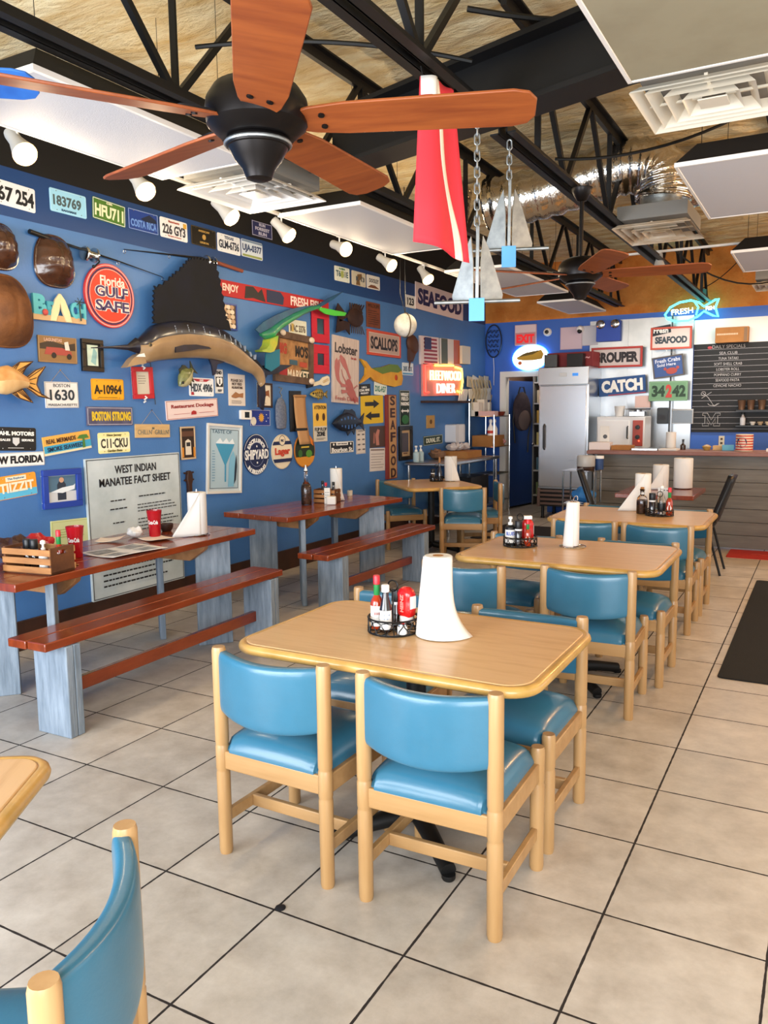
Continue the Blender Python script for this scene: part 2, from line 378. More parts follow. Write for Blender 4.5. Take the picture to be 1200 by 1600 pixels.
# ================================================================ dining furniture
chair_parts = {}
def build_chair(name):
    t = thing(name, '', 'chair')
    def post(x, y, h, nm, ring):
        pr = [(.0215, 0), (.024, .012), (.0245, .3), (.0225, .308), (.0225, .312), (.0245, .32), (.0245, ring), (.0225, ring + .004), (.0225, ring + .008), (.0243, ring + .016), (.0243, h - .012), (.0215, h)]
        m = MB(); m.lathe(pr, (x, y, 0), 16); return m.obj(nm, M_MAPLE, t)
    for s in (-1, 1): post(s * .218, 0, .757, 'back_post', .4)
    for s in (-1, 1):
        pr = [(.0215, 0), (.024, .012), (.0245, .3), (.0225, .308), (.0225, .312), (.0245, .32), (.0245, .425), (.021, .437)]
        m = MB(); m.lathe(pr, (s * .218, .412, 0), 16); m.obj('front_leg', M_MAPLE, t)
    m = MB()
    m.box((0, 0, .352), (.4, .024, .066)); m.box((0, .412, .352), (.4, .024, .066))
    for s in (-1, 1): m.box((s * .218, .206, .352), (.024, .38, .066))
    m.obj('seat_rail', M_MAPLE2, t, bevel=.004)
    m = MB()
    for s in (-1, 1): m.box((s * .216, .206, .135), (.02, .38, .042))
    m.box((0, .15, .135), (.414, .02, .044)); m.obj('stretcher', M_MAPLE2, t, bevel=.003)
    # seat cushion: domed, waisted at the corners for the legs
    def seat(u, v):
        x = (u - .5) * 2; y = (v - .5) * 2
        ex = math.copysign(abs(x) ** .9, x); ey = math.copysign(abs(y) ** .9, y)
        px = ex * .213; py = .206 + ey * .218
        if abs(x) > .86 and abs(y) > .86: px *= .93; py = .206 + ey * .206
        d = (1 - abs(x) ** 5) * (1 - abs(y) ** 5)
        return (px, py, .392 + .062 * d ** .45 + .018 * (1 - x * x) * (1 - y * y))
    m = MB(); m.grid(seat, 22, 22)
    n = len(m.v); rim = [(i) for i in range(23)] + [23 * j + 22 for j in range(1, 23)] + [23 * 22 + i for i in range(21, -1, -1)] + [23 * j for j in range(21, 0, -1)]
    for i in rim: q = m.v[i]; m.v.append((q[0], q[1], .383))
    k = len(rim)
    for a in range(k): m.f.append((rim[a], n + a, n + (a + 1) % k, rim[(a + 1) % k])); m.mi.append(0)
    m.f.append(tuple(n + a for a in range(k))); m.mi.append(0)
    m.obj('seat_cushion', M_VINYL, t, ang=60)
    # curved back cushion
    def ring(u):
        x = (u - .5) * 2
        return -.045 * (1 - x * x)
    def back(u, v):
        x = (u - .5) * 2; a = 2 * math.pi * v
        c, s_ = math.cos(a), math.sin(a)
        e = .9 + .1 * (1 - abs(x) ** 6)
        yy = math.copysign(abs(c) ** .55, c) * .024 * e; zz = math.copysign(abs(s_) ** .24, s_)
        top = .748 - .012 * (1 - x * x) ; bot = .525 - .018 * (1 - x * x)
        z = (top + bot) / 2 + zz * (top - bot) / 2 * (.975 + .025 * (1 - x ** 4))
        return (x * .203, ring(u) + yy + .002, z)
    m = MB(); m.grid(back, 16, 36)
    for u0, rev in ((0, True), (16, False)):
        idx = [j * 17 + u0 for j in range(36)]
        m.f.append(tuple(idx if rev else reversed(idx))); m.mi.append(0)
    m.obj('back_cushion', M_VINYL, t, ang=60)
    return t
CH0 = build_chair('dining_chair'); CH_used = [False]
def chair(x, y, rot, label):
    c = CH0 if not CH_used[0] else copy_tree(CH0)
    CH_used[0] = True
    c.location = (x, y, 0); c.rotation_euler = (0, 0, R(rot)); c['label'] = label; c['category'] = 'chair'; c['group'] = 'teal dining chairs'
    return c
W4 = 'teal cushioned wooden chair '
chair(-.474, .19, 1, W4 + 'nearest the camera, right one before the front table')
chair(-1.057, .19, -1, W4 + 'left of the nearest one, before the front table')
chair(-.48, 1.135, 180, W4 + 'at the far right side of the front table, facing the camera')
chair(-1.095, 1.215, 181, W4 + 'mostly hidden behind the sauce caddy at the front table')
chair(-.49, 2.08, 2, W4 + 'at the near right side of the middle table')
chair(-1.115, 1.95, -2, W4 + 'at the middle table\'s near left, behind the flared towel roll')
chair(-.44, 3.05, 180, W4 + 'at the far right side of the middle table')
chair(-1.14, 3.04, 180, W4 + 'at the far left side of the middle table')
chair(-.46, 3.79, 1, W4 + 'at the third table\'s near right, towards the counter')
chair(-.97, 3.81, 0, W4 + 'at the third table\'s near left, behind the thin towel roll')
chair(-.46, 4.78, 180, W4 + 'at the far right side of the third table')
chair(-1.0, 4.82, 180, W4 + 'at the far left side of the third table')
chair(-2.71, 5.66, 21, W4 + 'with its back to us at the table by the wall corner')
chair(-3.85, 6.33, 225, W4 + 'against the blue wall at the table by the wall corner')
chair(-2.62, 6.42, 118, W4 + 'edge-on at the right end of the corner table')
chair(-.527, -1.013, 122, W4 + 'cropped at the lower left corner, curved back edge-on')

def cafe_table(cx, cy, L, Wd, rz, label, r=.085):
    t = thing('cafe_table', label, 'table', (cx, cy, 0), R(rz), 'oak laminate tables')
    m = MB(); m.prism(rrect(L - .02, Wd - .02, r, 8), .715, .75); m.obj('tabletop', M_OAKTOP, t, bevel=.004)
    e = MB(); po = rrect(L, Wd, r + .01, 8); e.tube([(q[0], q[1], .7315) for q in po], .0185, 10, closed=True); e.obj('edge_band', M_EDGE, t)
    p = MB(); p.lathe([(.09, .7), (.1, .714), (.1, .716)], (0, 0, 0), 16); p.lathe([(.036, .06), (.036, .7)], (0, 0, 0), 16); p.box((0, 0, .706), (.4, .3, .014)); p.obj('pedestal', M_BLACKM, t)
    for k in range(4):
        f = MB(); a = R(45 + 90 * k)
        ex, ey = math.cos(a) * .33, math.sin(a) * .33
        f.tube([(math.cos(a) * .03, math.sin(a) * .03, .075), (ex * .6, ey * .6, .055), (ex, ey, .03)], [.036, .03, .028], 10)
        f.lathe([(.02, 0), (.024, .006), (.024, .02)], (ex, ey, 0), 12)
        f.obj('foot', M_BLACKM, t)
    return t
cafe_table(-.735, .64, 1.09, .73, 0, 'pale oak laminate table nearest in the room, with the tall flared towel roll')
cafe_table(-.72, 2.56, 1.09, .8, 0, 'pale oak laminate table in the middle of the row, thin towel roll on it')
cafe_table(-.72, 4.26, 1.09, .8, 0, 'pale oak laminate table farthest along the row, corked sauce bottle on it')
cafe_table(-3.257, 6.05, .8, 1.02, 45, 'oak laminate table standing in the corner by the vertical seafood sign')
cafe_table(-1.2, -1.12, .62, .72, -58 + 0, 'oak laminate table corner cropped at the left edge, front of the room', r=.06)

# ================================================================ picnic tables and benches
def plank(name, a, z0, z1, wid, th, ang, parent, m=None):
    b = MB(); b.box((a[0], a[1], (z0 + z1) / 2), (wid, th, z1 - z0), rz=R(ang)); return b.obj(name, m or M_BARN, parent, bevel=.004)
def picnic_table(cx, cy, rz, L, Wd, label):
    t = thing('picnic_table', label, 'table', (cx, cy, 0), R(rz), 'stained plank picnic tables')
    n = 4; w_ = Wd / n
    for i in range(n):
        b = MB(); b.box((-Wd / 2 + w_ * (i + .5), 0, .73), (w_ - .003, L - (.006 if i % 2 else 0), .04)); b.obj('top_plank', M_STAIN, t, bevel=.004)
    # corner legs: planks set on the diagonals
    dx, dy = Wd / 2 - .13, L / 2 - .32
    for sx in (-1, 1):
        for sy in (-1, 1):
            plank('leg', (sx * dx, sy * dy), 0, .71, .23, .04, 45 * sx * sy, t)
    for sy in (-1, 1):
        b = MB(); y = sy * (dy + .005 - sy * 0)
        pts = [(-Wd / 2 + .06, .71), (Wd / 2 - .06, .71), (Wd / 2 - .08, .67), (Wd / 2 - .2, .59), (-Wd / 2 + .2, .59), (-Wd / 2 + .08, .67)]
        mx = Matrix.Translation((0, sy * (dy - .13), 0)) @ Matrix(((1, 0, 0, 0), (0, 0, 1, 0), (0, 1, 0, 0), (0, 0, 0, 1)))
        b.prism(pts, -.02, .02, mx); b.obj('brace', M_RAWWOOD, t, bevel=.003)
    return t
picnic_table(-3.245, 1.52, 2.2, 1.96, .73, 'red-brown picnic table with red cups, in front of the manatee sheet')
picnic_table(-3.31, 3.9, -6, 1.6, .69, 'red-brown picnic table farther along the wall, with liquor bottle and crate')
def bench(cx, cy, rz, L, Wd, ly, label):
    t = thing('picnic_bench', label, 'bench', (cx, cy, 0), R(rz), 'stained plank picnic benches')
    for s in (-1, 1):
        b = MB(); b.box((s * Wd / 4, 0, .48), (Wd / 2 - .006, L - (.01 if s > 0 else 0), .042)); b.obj('seat_plank', M_STAIN, t, bevel=.005)
    for y in ly:
        b = MB(); b.box((.02, y, .229), (.23, .045, .458)); b.obj('leg', M_BARN, t, bevel=.005)
        b = MB(); b.box((.09, y + .045, .229), (.09, .04, .458)); b.obj('leg_cleat', M_BARN, t, bevel=.004)
    b = MB(); b.box((-.01, (ly[0] + ly[1]) / 2 + .03, .2), (.035, ly[1] - ly[0] + .06, .07)); b.obj('stretcher', M_STAIN, t, bevel=.004)
    return t
bench(-2.745, 1.47, 1.2, 1.93, .26, (-.83, .83), 'long red-brown plank bench on blue-grey legs, nearest one at left')
bench(-2.745, 3.86, -1.5, 1.76, .28, (-.66, .68), 'long red-brown plank bench on speckled grey legs, farther one by the second picnic table')
# positions measured on the walls, in metres: along, height, width, height of the thing, tilt
PL = {
'plate_67254':(1.662, 2.948, 0.309, 0.107, -1.8), 'plate_183769':(2.082, 2.988, 0.305, 0.149, -0.2), 'plate_hfu':(2.441, 3.002, 0.283, 0.128, -3.0),
'plate_blue':(2.774, 2.999, 0.297, 0.141, -0.3), 'plate_226':(3.1, 2.999, 0.304, 0.153, -0.4), 'plate_legion':(3.45, 3.001, 0.294, 0.14, -0.1),
'plate_texas':(3.772, 2.999, 0.302, 0.15, 0.4), 'plate_uja':(4.093, 3.005, 0.301, 0.155, -0.0), 'forrest':(4.251, 3.205, 0.301, 0.134, 0.7),
'enjoy':(4.436, 2.619, 1.802, 0.136, -0.1), 'plate_a':(5.63, 2.998, 0.307, 0.148, 1.0), 'plate_b':(5.979, 2.997, 0.301, 0.154, -0.1),
'plate_c':(6.306, 2.999, 0.312, 0.156, 0.9), 'plate_123':(7.239, 2.887, 0.193, 0.152, -4.9), 'seafood_long':(8.116, 2.971, 1.487, 0.339, -6.8),
'car_pic':(1.912, 1.993, 0.312, 0.176, -0.6), 'black_frame':(2.206, 1.97, 0.191, 0.227, -1.0), 'sign1630':(1.926, 1.689, 0.274, 0.177, -0.2),
'plate_a109':(2.337, 1.732, 0.312, 0.149, 0.1), 'strong':(2.339, 1.538, 0.43, 0.136, -0.9), 'motors':(1.546, 1.401, 0.261, 0.147, -3.2),
'mermaid':(1.946, 1.36, 0.398, 0.128, 5.8), 'plate_cku':(2.37, 1.343, 0.302, 0.148, -0.2), 'wflorida':(1.517, 1.268, 0.474, 0.092, -0.9),
'plate_fla':(1.527, 1.095, 0.296, 0.161, 3.6), 'blue_frame':(1.871, 1.049, 0.321, 0.266, -5.0), 'manatee':(2.551, 0.717, 0.93, 1.042, 0.1),
'greencard':(1.932, 0.709, 0.339, 0.231, -3.4), 'red_frame':(2.675, 1.787, 0.209, 0.241, 1.4), 'plate_hdx':(3.347, 1.767, 0.31, 0.159, -0.7),
'end1':(3.573, 1.82, 0.112, 0.206, -0.1), 'nofeed':(3.806, 1.749, 0.232, 0.278, -1.3), 'dockage':(3.224, 1.586, 0.621, 0.153, 2.5),
'chillin':(2.758, 1.418, 0.366, 0.104, -1.5), 'trolley':(3.148, 1.307, 0.175, 0.27, 0.4), 'taste':(3.597, 1.148, 0.466, 0.606, -4.2),
'thermostat':(3.905, 1.529, 0.154, 0.084, -1.8), 'sunplate':(4.131, 1.498, 0.311, 0.143, -1.3), 'dogframe':(4.204, 1.707, 0.218, 0.228, -1.9),
'flipflop':(5.138, 1.436, 0.256, 0.396, -0.1), 'lobster':(5.649, 1.985, 0.543, 0.708, -2.8), 'plate_market':(4.78, 2.367, 0.314, 0.146, 0.1),
'market':(4.678, 2.068, 0.646, 0.444, -2.7), 'scallops':(6.532, 2.323, 0.813, 0.288, -0.4), 'plate_light':(7.147, 2.056, 0.325, 0.16, 1.0),
'blackbump':(6.06, 1.781, 0.286, 0.133, 4.8), 'plate_green':(6.431, 1.804, 0.338, 0.145, -4.6), 'arrows':(6.238, 1.561, 0.521, 0.322, 1.2),
'bourbon':(5.56, 1.159, 0.485, 0.126, -0.8), 'duval':(7.874, 1.145, 0.593, 0.124, 1.4), 'diner':(8.146, 1.944, 1.267, 0.418, 1.6),
'usflag':(7.737, 2.314, 0.568, 0.343, 5.7), 'irflag':(8.392, 2.336, 0.684, 0.327, 1.9), 'shellpic':(3.723, 2.381, 0.224, 0.228, 0.0),
'fiddle':(3.13, 0.948, 0.106, 0.265, 0.0), 'gulf':(2.393, 2.404, 0.461, 0.454, 0.0), 'beach':(1.944, 2.274, 0.43, 0.184, 0.0),
'shipyard':(4.046, 1.163, 0.37, 0.378, 0.0), 'lager':(4.452, 1.167, 0.339, 0.337, 0.0), 'shell_a':(1.522, 2.611, 0.245, 0.277, 0.0),
'shell_b':(1.93, 2.58, 0.306, 0.334, 0.0), 'shell_c':(1.523, 2.213, 0.399, 0.449, 0.0), 'red1':(5.171, 2.415, 0.318, 0.29, 0.0),
'red2':(5.162, 2.082, 0.308, 0.293, 0.0), 'plaque':(6.285, 2.633, 0.31, 0.28, 0.0), 'netjar':(4.419, 1.584, 0.19, 0.414, 0.0),
'clipboard':(4.727, 1.494, 0.276, 0.518, 0.0), 'rumoval':(4.831, 1.16, 0.363, 0.345, 0.0), 'fishchart':(5.966, 1.204, 0.207, 0.279, 0.0),
'calphoto':(6.354, 1.244, 0.362, 0.249, 0.0), 'calendar':(6.346, 0.976, 0.363, 0.271, 0.0), 'vseafood':(6.66, 1.229, 0.251, 1.009, 0.0),
'wrigley':(7.053, 1.574, 0.268, 0.438, 0.0), 'darkposter':(7.048, 1.139, 0.351, 0.424, 0.0), 'switchbox':(8.85, 2.314, 0.344, 0.252, 0.0),
'tanplaque':(7.788, 1.39, 0.243, 0.169, 0.0), 'dispenser':(8.425, 1.217, 0.353, 0.232, 0.0), 'ledge':(8.218, 1.652, 1.422, 0.052, 0.0),
'metalfish':(5.714, 2.538, 0.612, 0.347, 0.0), 'bluefish':(5.649, 1.423, 0.668, 0.288, 0.0), 'bluegill':(5.069, 1.723, 0.319, 0.114, 0.0),
'crappie':(3.106, 1.847, 0.237, 0.19, 0.0), 'paddle':(5.094, 1.836, 0.45, 0.091, 0.0), 'yellowmahi':(6.446, 1.99, 1.032, 0.325, 0.0),
'hogfish':(1.481, 1.766, 0.557, 0.283, 0.0), 'sail':(3.295, 2.192, 1.736, 1.222, 0.0), 'mahi':(4.722, 2.141, 1.6, 1.14, 0.0),
'netpapers':(9.52, 1.72, 0.993, 0.555, 0.0), 'horseshoe':(7.128, 2.436, 0.381, 0.312, 0.0), 'b_exit':(-3.452, 2.626, 0.326, 0.297, 0.0),
'b_neonoval':(-3.376, 2.294, 0.512, 0.34, 0.0), 'b_darkneon':(-3.965, 2.559, 0.278, 0.504, 0.0), 'b_speaker':(-3.125, 2.65, 0.115, 0.11, 0.0),
'b_wp1':(-2.773, 2.544, 0.318, 0.317, 0.0), 'b_wp2':(-2.501, 2.566, 0.229, 0.278, 0.0), 'b_emerg':(-2.222, 2.608, 0.33, 0.283, 0.0),
'b_grouper':(-2.088, 2.239, 0.638, 0.284, 0.0), 'b_catch':(-2.007, 1.843, 0.619, 0.236, 0.0), 'b_freshsea':(-1.367, 2.46, 0.528, 0.295, 0.0),
'b_crabs':(-1.393, 2.085, 0.402, 0.285, 0.0), 'b_n34242':(-1.384, 1.758, 0.503, 0.265, 0.0), 'b_neonfish':(-1.128, 2.807, 0.672, 0.286, 0.0),
'b_chalk':(-0.38, 1.781, 1.295, 1.17, 0.0), 'b_cardbox':(-0.622, 2.466, 0.397, 0.194, 0.0), 'b_whitewall':(-0.435, 2.522, 1.336, 0.311, 0.0),
'b_steel':(-1.678, 1.812, 1.203, 1.758, 0.0), 'b_blackdisp':(-1.459, 1.425, 0.144, 0.22, 0.0), 'b_screen':(-1.208, 1.415, 0.274, 0.2, 0.0),
'b_oven':(-2.05, 1.199, 0.67, 0.435, 0.0), 'b_bucket':(-2.061, 1.502, 0.152, 0.135, 0.0), 'b_pan':(-1.823, 1.482, 0.323, 0.116, 0.0),
'b_roll':(-1.36, 1.091, 0.118, 0.22, 0.0), 'b_pump':(-1.225, 1.053, 0.067, 0.105, 0.0), 'b_cup1':(-0.573, 1.575, 0.094, 0.152, 0.0),
'b_cup3':(-0.337, 1.572, 0.1, 0.15, 0.0), 'b_bottle':(-0.553, 1.364, 0.07, 0.152, 0.0), 'b_tin':(-0.409, 1.073, 0.209, 0.245, 0.0),
'b_outlet':(-0.708, 1.083, 0.072, 0.137, 0.0), 'b_jambL':(-3.847, 1.052, 0.104, 2.081, 0.0), 'b_header':(-3.574, 2.045, 0.662, 0.076, 0.0),
'b_doorpanel':(-3.582, 1.004, 0.386, 1.819, 0.0), 'b_doorshelf':(-3.315, 1.045, 0.149, 1.722, 0.0), 'b_walltop':(-2.149, 2.766, 3.871, 0.026, 0.0),
'b_papersl':(-1.858, 1.633, 0.245, 0.151, 0.0), }
PO = {
'sail':[(2.718,2.234),(2.728,2.361),(2.741,2.481),(2.754,2.516),(2.810,2.535),(2.871,2.569),(2.925,2.607),(2.998,2.659),(3.054,2.698),(3.120,2.757),(3.149,2.780),(3.224,2.801),(3.300,2.803),(3.377,2.812),(3.436,2.817),(3.482,2.772),(3.509,2.717),(3.530,2.654),(3.542,2.589),(3.559,2.525),(3.571,2.460),(3.582,2.394),(3.609,2.329),(3.636,2.250),(3.421,2.254),(3.228,2.264),(3.043,2.261),(2.866,2.240)],
'sail_top':[(2.528,2.086),(2.611,2.146),(2.697,2.214),(2.781,2.239),(2.902,2.265),(3.045,2.283),(3.229,2.283),(3.422,2.267),(3.562,2.231),(3.684,2.179),(3.832,2.098),(3.962,2.020),(4.056,1.953),(4.079,1.852)],
'sail_bot':[(2.550,2.005),(2.588,1.930),(2.661,1.936),(2.762,1.955),(2.883,1.970),(3.025,1.987),(3.211,1.996),(3.385,1.994),(3.526,1.980),(3.671,1.952),(3.799,1.915),(3.932,1.884),(3.993,1.828),(4.014,1.778)],
'bill':[(2.110,2.014),(2.304,2.029),(2.448,2.049),(2.528,2.083),(2.552,2.026),(2.500,2.025),(2.446,2.027),(2.303,2.022)],
'jaw':[(2.593,2.004),(2.596,1.927),(2.500,1.911),(2.398,1.888),(2.459,1.951),(2.521,1.989)],
'stail1':[(4.009,1.807),(4.084,1.859),(4.095,1.707),(4.059,1.568),(4.020,1.590),(4.009,1.691)],
'stail2':[(4.075,1.971),(4.261,1.989),(4.531,1.994),(4.425,1.957),(4.257,1.902),(4.132,1.887),(4.086,1.843)],
'spec':[(2.871,2.062),(2.960,2.084),(3.105,2.095),(3.255,2.085),(3.283,2.070),(3.140,2.062),(3.011,2.039),(2.869,2.019)],
'sanal':[(3.346,1.994),(3.547,1.981),(3.443,1.956),(3.418,1.875),(3.387,1.861),(3.372,1.940)],
'seye':[(2.618,2.063)],
'mahi_top':[(4.030,2.254),(4.118,2.285),(4.207,2.324),(4.373,2.407),(4.564,2.485),(4.762,2.549),(4.906,2.589),(5.000,2.609)],
'mahi_bot':[(4.055,2.228),(4.122,2.201),(4.223,2.213),(4.253,2.249),(4.351,2.317),(4.522,2.396),(4.720,2.483),(4.904,2.543),(4.998,2.566)],
'mjaw':[(4.110,2.207),(4.235,2.248),(4.213,2.164),(4.164,2.102),(4.107,2.087),(3.996,2.088),(3.982,2.103),(4.049,2.117),(4.090,2.153)],
'mtail1':[(4.990,2.608),(5.163,2.683),(5.481,2.796),(5.273,2.689),(5.117,2.622),(5.020,2.583)],
'mtail2':[(4.989,2.586),(5.181,2.585),(5.427,2.582),(5.531,2.580),(5.495,2.545),(5.289,2.526),(5.114,2.529),(5.019,2.557)],
'mdorsal':[(3.965,2.284),(4.087,2.361),(4.285,2.442),(4.528,2.520),(4.763,2.571),(4.906,2.589),(4.564,2.485),(4.373,2.407),(4.207,2.324),(4.030,2.254)],
'mpect':[(4.099,2.099),(4.314,2.132),(4.306,1.980),(4.169,1.921),(4.083,1.950)],
'meye':[(4.155,2.160)],
'hog_top':[(1.315,1.773),(1.357,1.809),(1.421,1.860),(1.472,1.871),(1.532,1.846),(1.582,1.816),(1.613,1.798)],
'hog_bot':[(1.314,1.755),(1.351,1.729),(1.407,1.689),(1.457,1.684),(1.510,1.700),(1.564,1.723),(1.607,1.731)],
'htail':[(1.611,1.798),(1.682,1.847),(1.759,1.874),(1.695,1.801),(1.680,1.753),(1.713,1.688),(1.779,1.661),(1.690,1.678),(1.633,1.715),(1.605,1.731)],
'hdors':[(1.502,1.854),(1.567,1.894),(1.664,1.901),(1.619,1.873),(1.577,1.818)],
'hanal':[(1.499,1.693),(1.549,1.663),(1.643,1.635),(1.594,1.696),(1.569,1.722)],
'ymahi':[(5.950,2.126),(6.072,2.101),(6.187,2.028),(6.442,2.053),(6.647,2.094),(6.822,2.093),(6.929,2.030),(6.964,1.931),(6.925,1.854),(6.745,1.829),(6.470,1.853),(6.256,1.888),(6.162,1.933),(6.035,1.883),(5.926,1.850),(6.059,1.953),(6.070,2.031)],
'rod1':[(1.738,2.740),(1.899,2.719),(2.189,2.691),(2.476,2.664),(2.925,2.610)],
'rod2':[(3.915,2.792),(3.440,2.824),(3.007,2.793),(2.544,2.757)],
'hairline':[(2.766,1.962),(2.801,1.782),(2.819,1.633)],
'wall_navybot':[(1.550,2.823),(5.443,2.795)],
'wall_navytop':[(1.575,3.122),(7.228,3.267)],
}
# ================================================================ things on the tables
CAMX, CAMY = .535, -1.881
def face_cam(x, y): return math.atan2(CAMY - y, CAMX - x)
def rev(name, label, cat, loc, parts, group=None, n=20):
    t = thing(name, label, cat, loc, 0, group)
    for (nm, prof, m) in parts:
        b = MB(); b.lathe(prof, (0, 0, 0), n); b.obj(nm, m, t)
    return t
def wrap_label(t, nm, r, z0, z1, ang, half, m, text=None, tm=None, th=.012, pts=None):
    """a paper label hugging a bottle, with lettering"""
    b = MB()
    b.grid(lambda u, v: ((r + .0006) * math.cos(ang + (u - .5) * 2 * half), (r + .0006) * math.sin(ang + (u - .5) * 2 * half), z0 + (z1 - z0) * v), 10, 1)
    o = b.obj(nm, m, t)
    if text:
        g = MB()
        for (s, zc, hh, ww) in text:
            vs, fs, tw, tt = glyphs(s, .03)
            g.add([((r + .0014 + v.z * .0006) * math.cos(ang + v.x / tw * ww / r), (r + .0014 + v.z * .0006) * math.sin(ang + v.x / tw * ww / r), zc + v.y / tt * hh) for v in vs], fs)
        g.obj('lettering', tm or flat('#222222'), o)
    return o
M_HOT = mat('hot_sauce_red', '#9c2f12', .12, coat=.6); M_SOY = mat('dark_sauce_bottle', '#1c0d08', .1, coat=.6)
M_KET = mat('ketchup_red', '#c01818', .25, coat=.3); M_REDCAP = mat('red_cap', '#c4202c', .35); M_GREENF = mat('green_foil', '#1f7a3d', .35)
def hot_sauce(loc, label, h=.2, diamond=True, group='hot sauce bottles'):
    k = h / .2; a = face_cam(loc[0], loc[1])
    t = rev('hot_sauce_bottle', label, 'bottle', loc, [
        ('bottle', [(0, 0), (.021 * k, 0), (.024 * k, .004), (.024 * k, .095 * k), (.021 * k, .108 * k), (.011 * k, .125 * k), (.0095 * k, .13 * k)], M_HOT),
        ('neck_foil', [(.0105 * k, .126 * k), (.0115 * k, .128 * k), (.0115 * k, .165 * k), (.010 * k, .166 * k)], M_GREENF),
        ('cap', [(.0095 * k, .165 * k), (.0125 * k, .167 * k), (.0125 * k, .197 * k), (.011 * k, .2 * k)], M_REDCAP)], group)
    if diamond:
        b = MB(); r = .0246 * k
        b.add([((r) * math.cos(a + x / r), (r) * math.sin(a + x / r), z * k) for x, z in ((0, .018), (.01, .035), (.019, .052), (.01, .069), (0, .088), (-.01, .069), (-.019, .052), (-.01, .035))], [tuple(range(8))])
        b.obj('diamond_label', M_PAPER, t)
    else:
        wrap_label(t, 'paper_label', .024 * k, .012 * k, .088 * k, a, 1.3, M_PAPER, [('|||', .06 * k, .010 * k, .018 * k)], flat('#8a2a1a'))
    return t
def caddy(loc, r, label, h=.055):
    t = thing('condiment_caddy', label, 'caddy', loc, 0, 'black wire condiment caddies')
    b = MB()
    for z in (.004, h): b.tube([(r * math.cos(a * math.pi / 14), r * math.sin(a * math.pi / 14), z) for a in range(28)], .0035, 6, closed=True)
    for k in range(6):
        a = k * math.pi / 6; b.tube([(-r * math.cos(a), -r * math.sin(a), .004), (r * math.cos(a), r * math.sin(a), .004)], .0022, 5)
    b.obj('wire_tray', M_BLACKW, t)
    s = MB(); n_ = 140
    s.tube([(r * math.cos(2 * math.pi * q / n_ + .16 * math.sin(28 * math.pi * q / n_ * 2)), r * math.sin(2 * math.pi * q / n_ + .16 * math.sin(28 * math.pi * q / n_ * 2)), .004 + (h - .008) * (.5 + .5 * math.cos(28 * math.pi * q / n_))) for q in range(n_)], .0022, 5, closed=True)
    s.obj('wire_scroll', M_BLACKW, t)
    hd = MB(); hh = h + .115
    hd.tube([(0, .0, .004), (0, 0, hh - .02)] , .003, 6)
    hd.tube([(.02 * math.cos(q * math.pi / 8), 0, hh + .02 * math.sin(q * math.pi / 8)) for q in range(16)], .003, 6, closed=True)
    hd.obj('handle_loop', M_BLACKW, t)
    return t
def mill(loc, label, h=.14, r=.019, band='#d8d8d8'):
    return rev('pepper_shaker', label, 'shaker', loc, [
        ('body', [(0, 0), (r, 0), (r, h * .62), (r * .92, h * .64)], M_SOY), ('band', [(r * 1.02, h * .60), (r * 1.03, h * .61), (r * 1.03, h * .66), (r * 1.02, h * .67)], flat(band, .4)),
        ('cap', [(r * .95, h * .66), (r, h * .68), (r, h * .97), (r * .9, h)], M_BLACKPL)], 'black topped shakers')
def towel_roll(loc, label, h=.28, r=.055, flap=None, holder='hidden', skirt=None):
    t = thing('paper_towel_roll', label, 'paper towels', loc, 0, 'upright paper towel rolls')
    hd = MB()
    hd.tube([(.075 * math.cos(q * math.pi / 12), .075 * math.sin(q * math.pi / 12), .004) for q in range(24)], .003, 6, closed=True)
    hd.tube([(-.075, 0, .004), (.075, 0, .004)], .003, 6)
    if holder == 'loop': hd.tube([(0, 0, .004), (0, 0, h + .015), (.006, 0, h + .03), (.016, 0, h + .035), (.024, 0, h + .028), (.024, 0, h + .01)], .003, 6)
    else: hd.tube([(0, 0, .004), (0, 0, h + (.02 if holder == 'pin' else -.01))], .003, 6)
    hd.obj('wire_holder', M_CHROME, t)
    b = MB(); b.lathe([(.018, .008), (r - .003, .008), (r, .012), (r, h - .004), (r - .004, h), (.02, h), (.019, h - .03), (.019, h - .05)], (0, 0, 0), 28)
    b.obj('roll', M_PAPER, t)
    c = MB(); c.lathe([(.0195, h - .02), (.0195, h + .001), (.017, h + .001), (.017, h - .02)], (0, 0, 0), 16); c.obj('core', M_CARD, t)
    if flap:
        dx, dy, L, top = flap
        d = Vector((dx, dy)).normalized(); nrm = Vector((-d.y, d.x))
        fc = face_cam(loc[0], loc[1]); fv = Vector((math.cos(fc), math.sin(fc)))
        if nrm.dot(fv) < 0: nrm = -nrm
        f = MB()
        def fn(u, v):
            l = (L * (1 - v) ** top) * u
            off = r + .001 - .02 * u * (1 - v) + .006 * math.sin(u * 5 + v * 3) * u
            return (d.x * l + nrm.x * off, d.y * l + nrm.y * off, .003 + (h * .97) * v + .01 * u * v)
        f.grid(fn, 10, 12); f.obj('loose_sheet', M_PAPER, t, solid=.001)
    if skirt:
        a0, a1, fl, fr = skirt; f = MB()
        def fn2(u, v):
            a = a0 + (a1 - a0) * u
            rr = r + .0015 + fl * (1 - v) * (1 - u) ** 1.5 + fr * (1 - v) ** 4.5 * u ** 1.2
            return (rr * math.cos(a), rr * math.sin(a), .002 + (h - .004) * v)
        f.grid(fn2, 16, 16); f.obj('loose_sheet', M_PAPER, t, solid=.001)
    return t
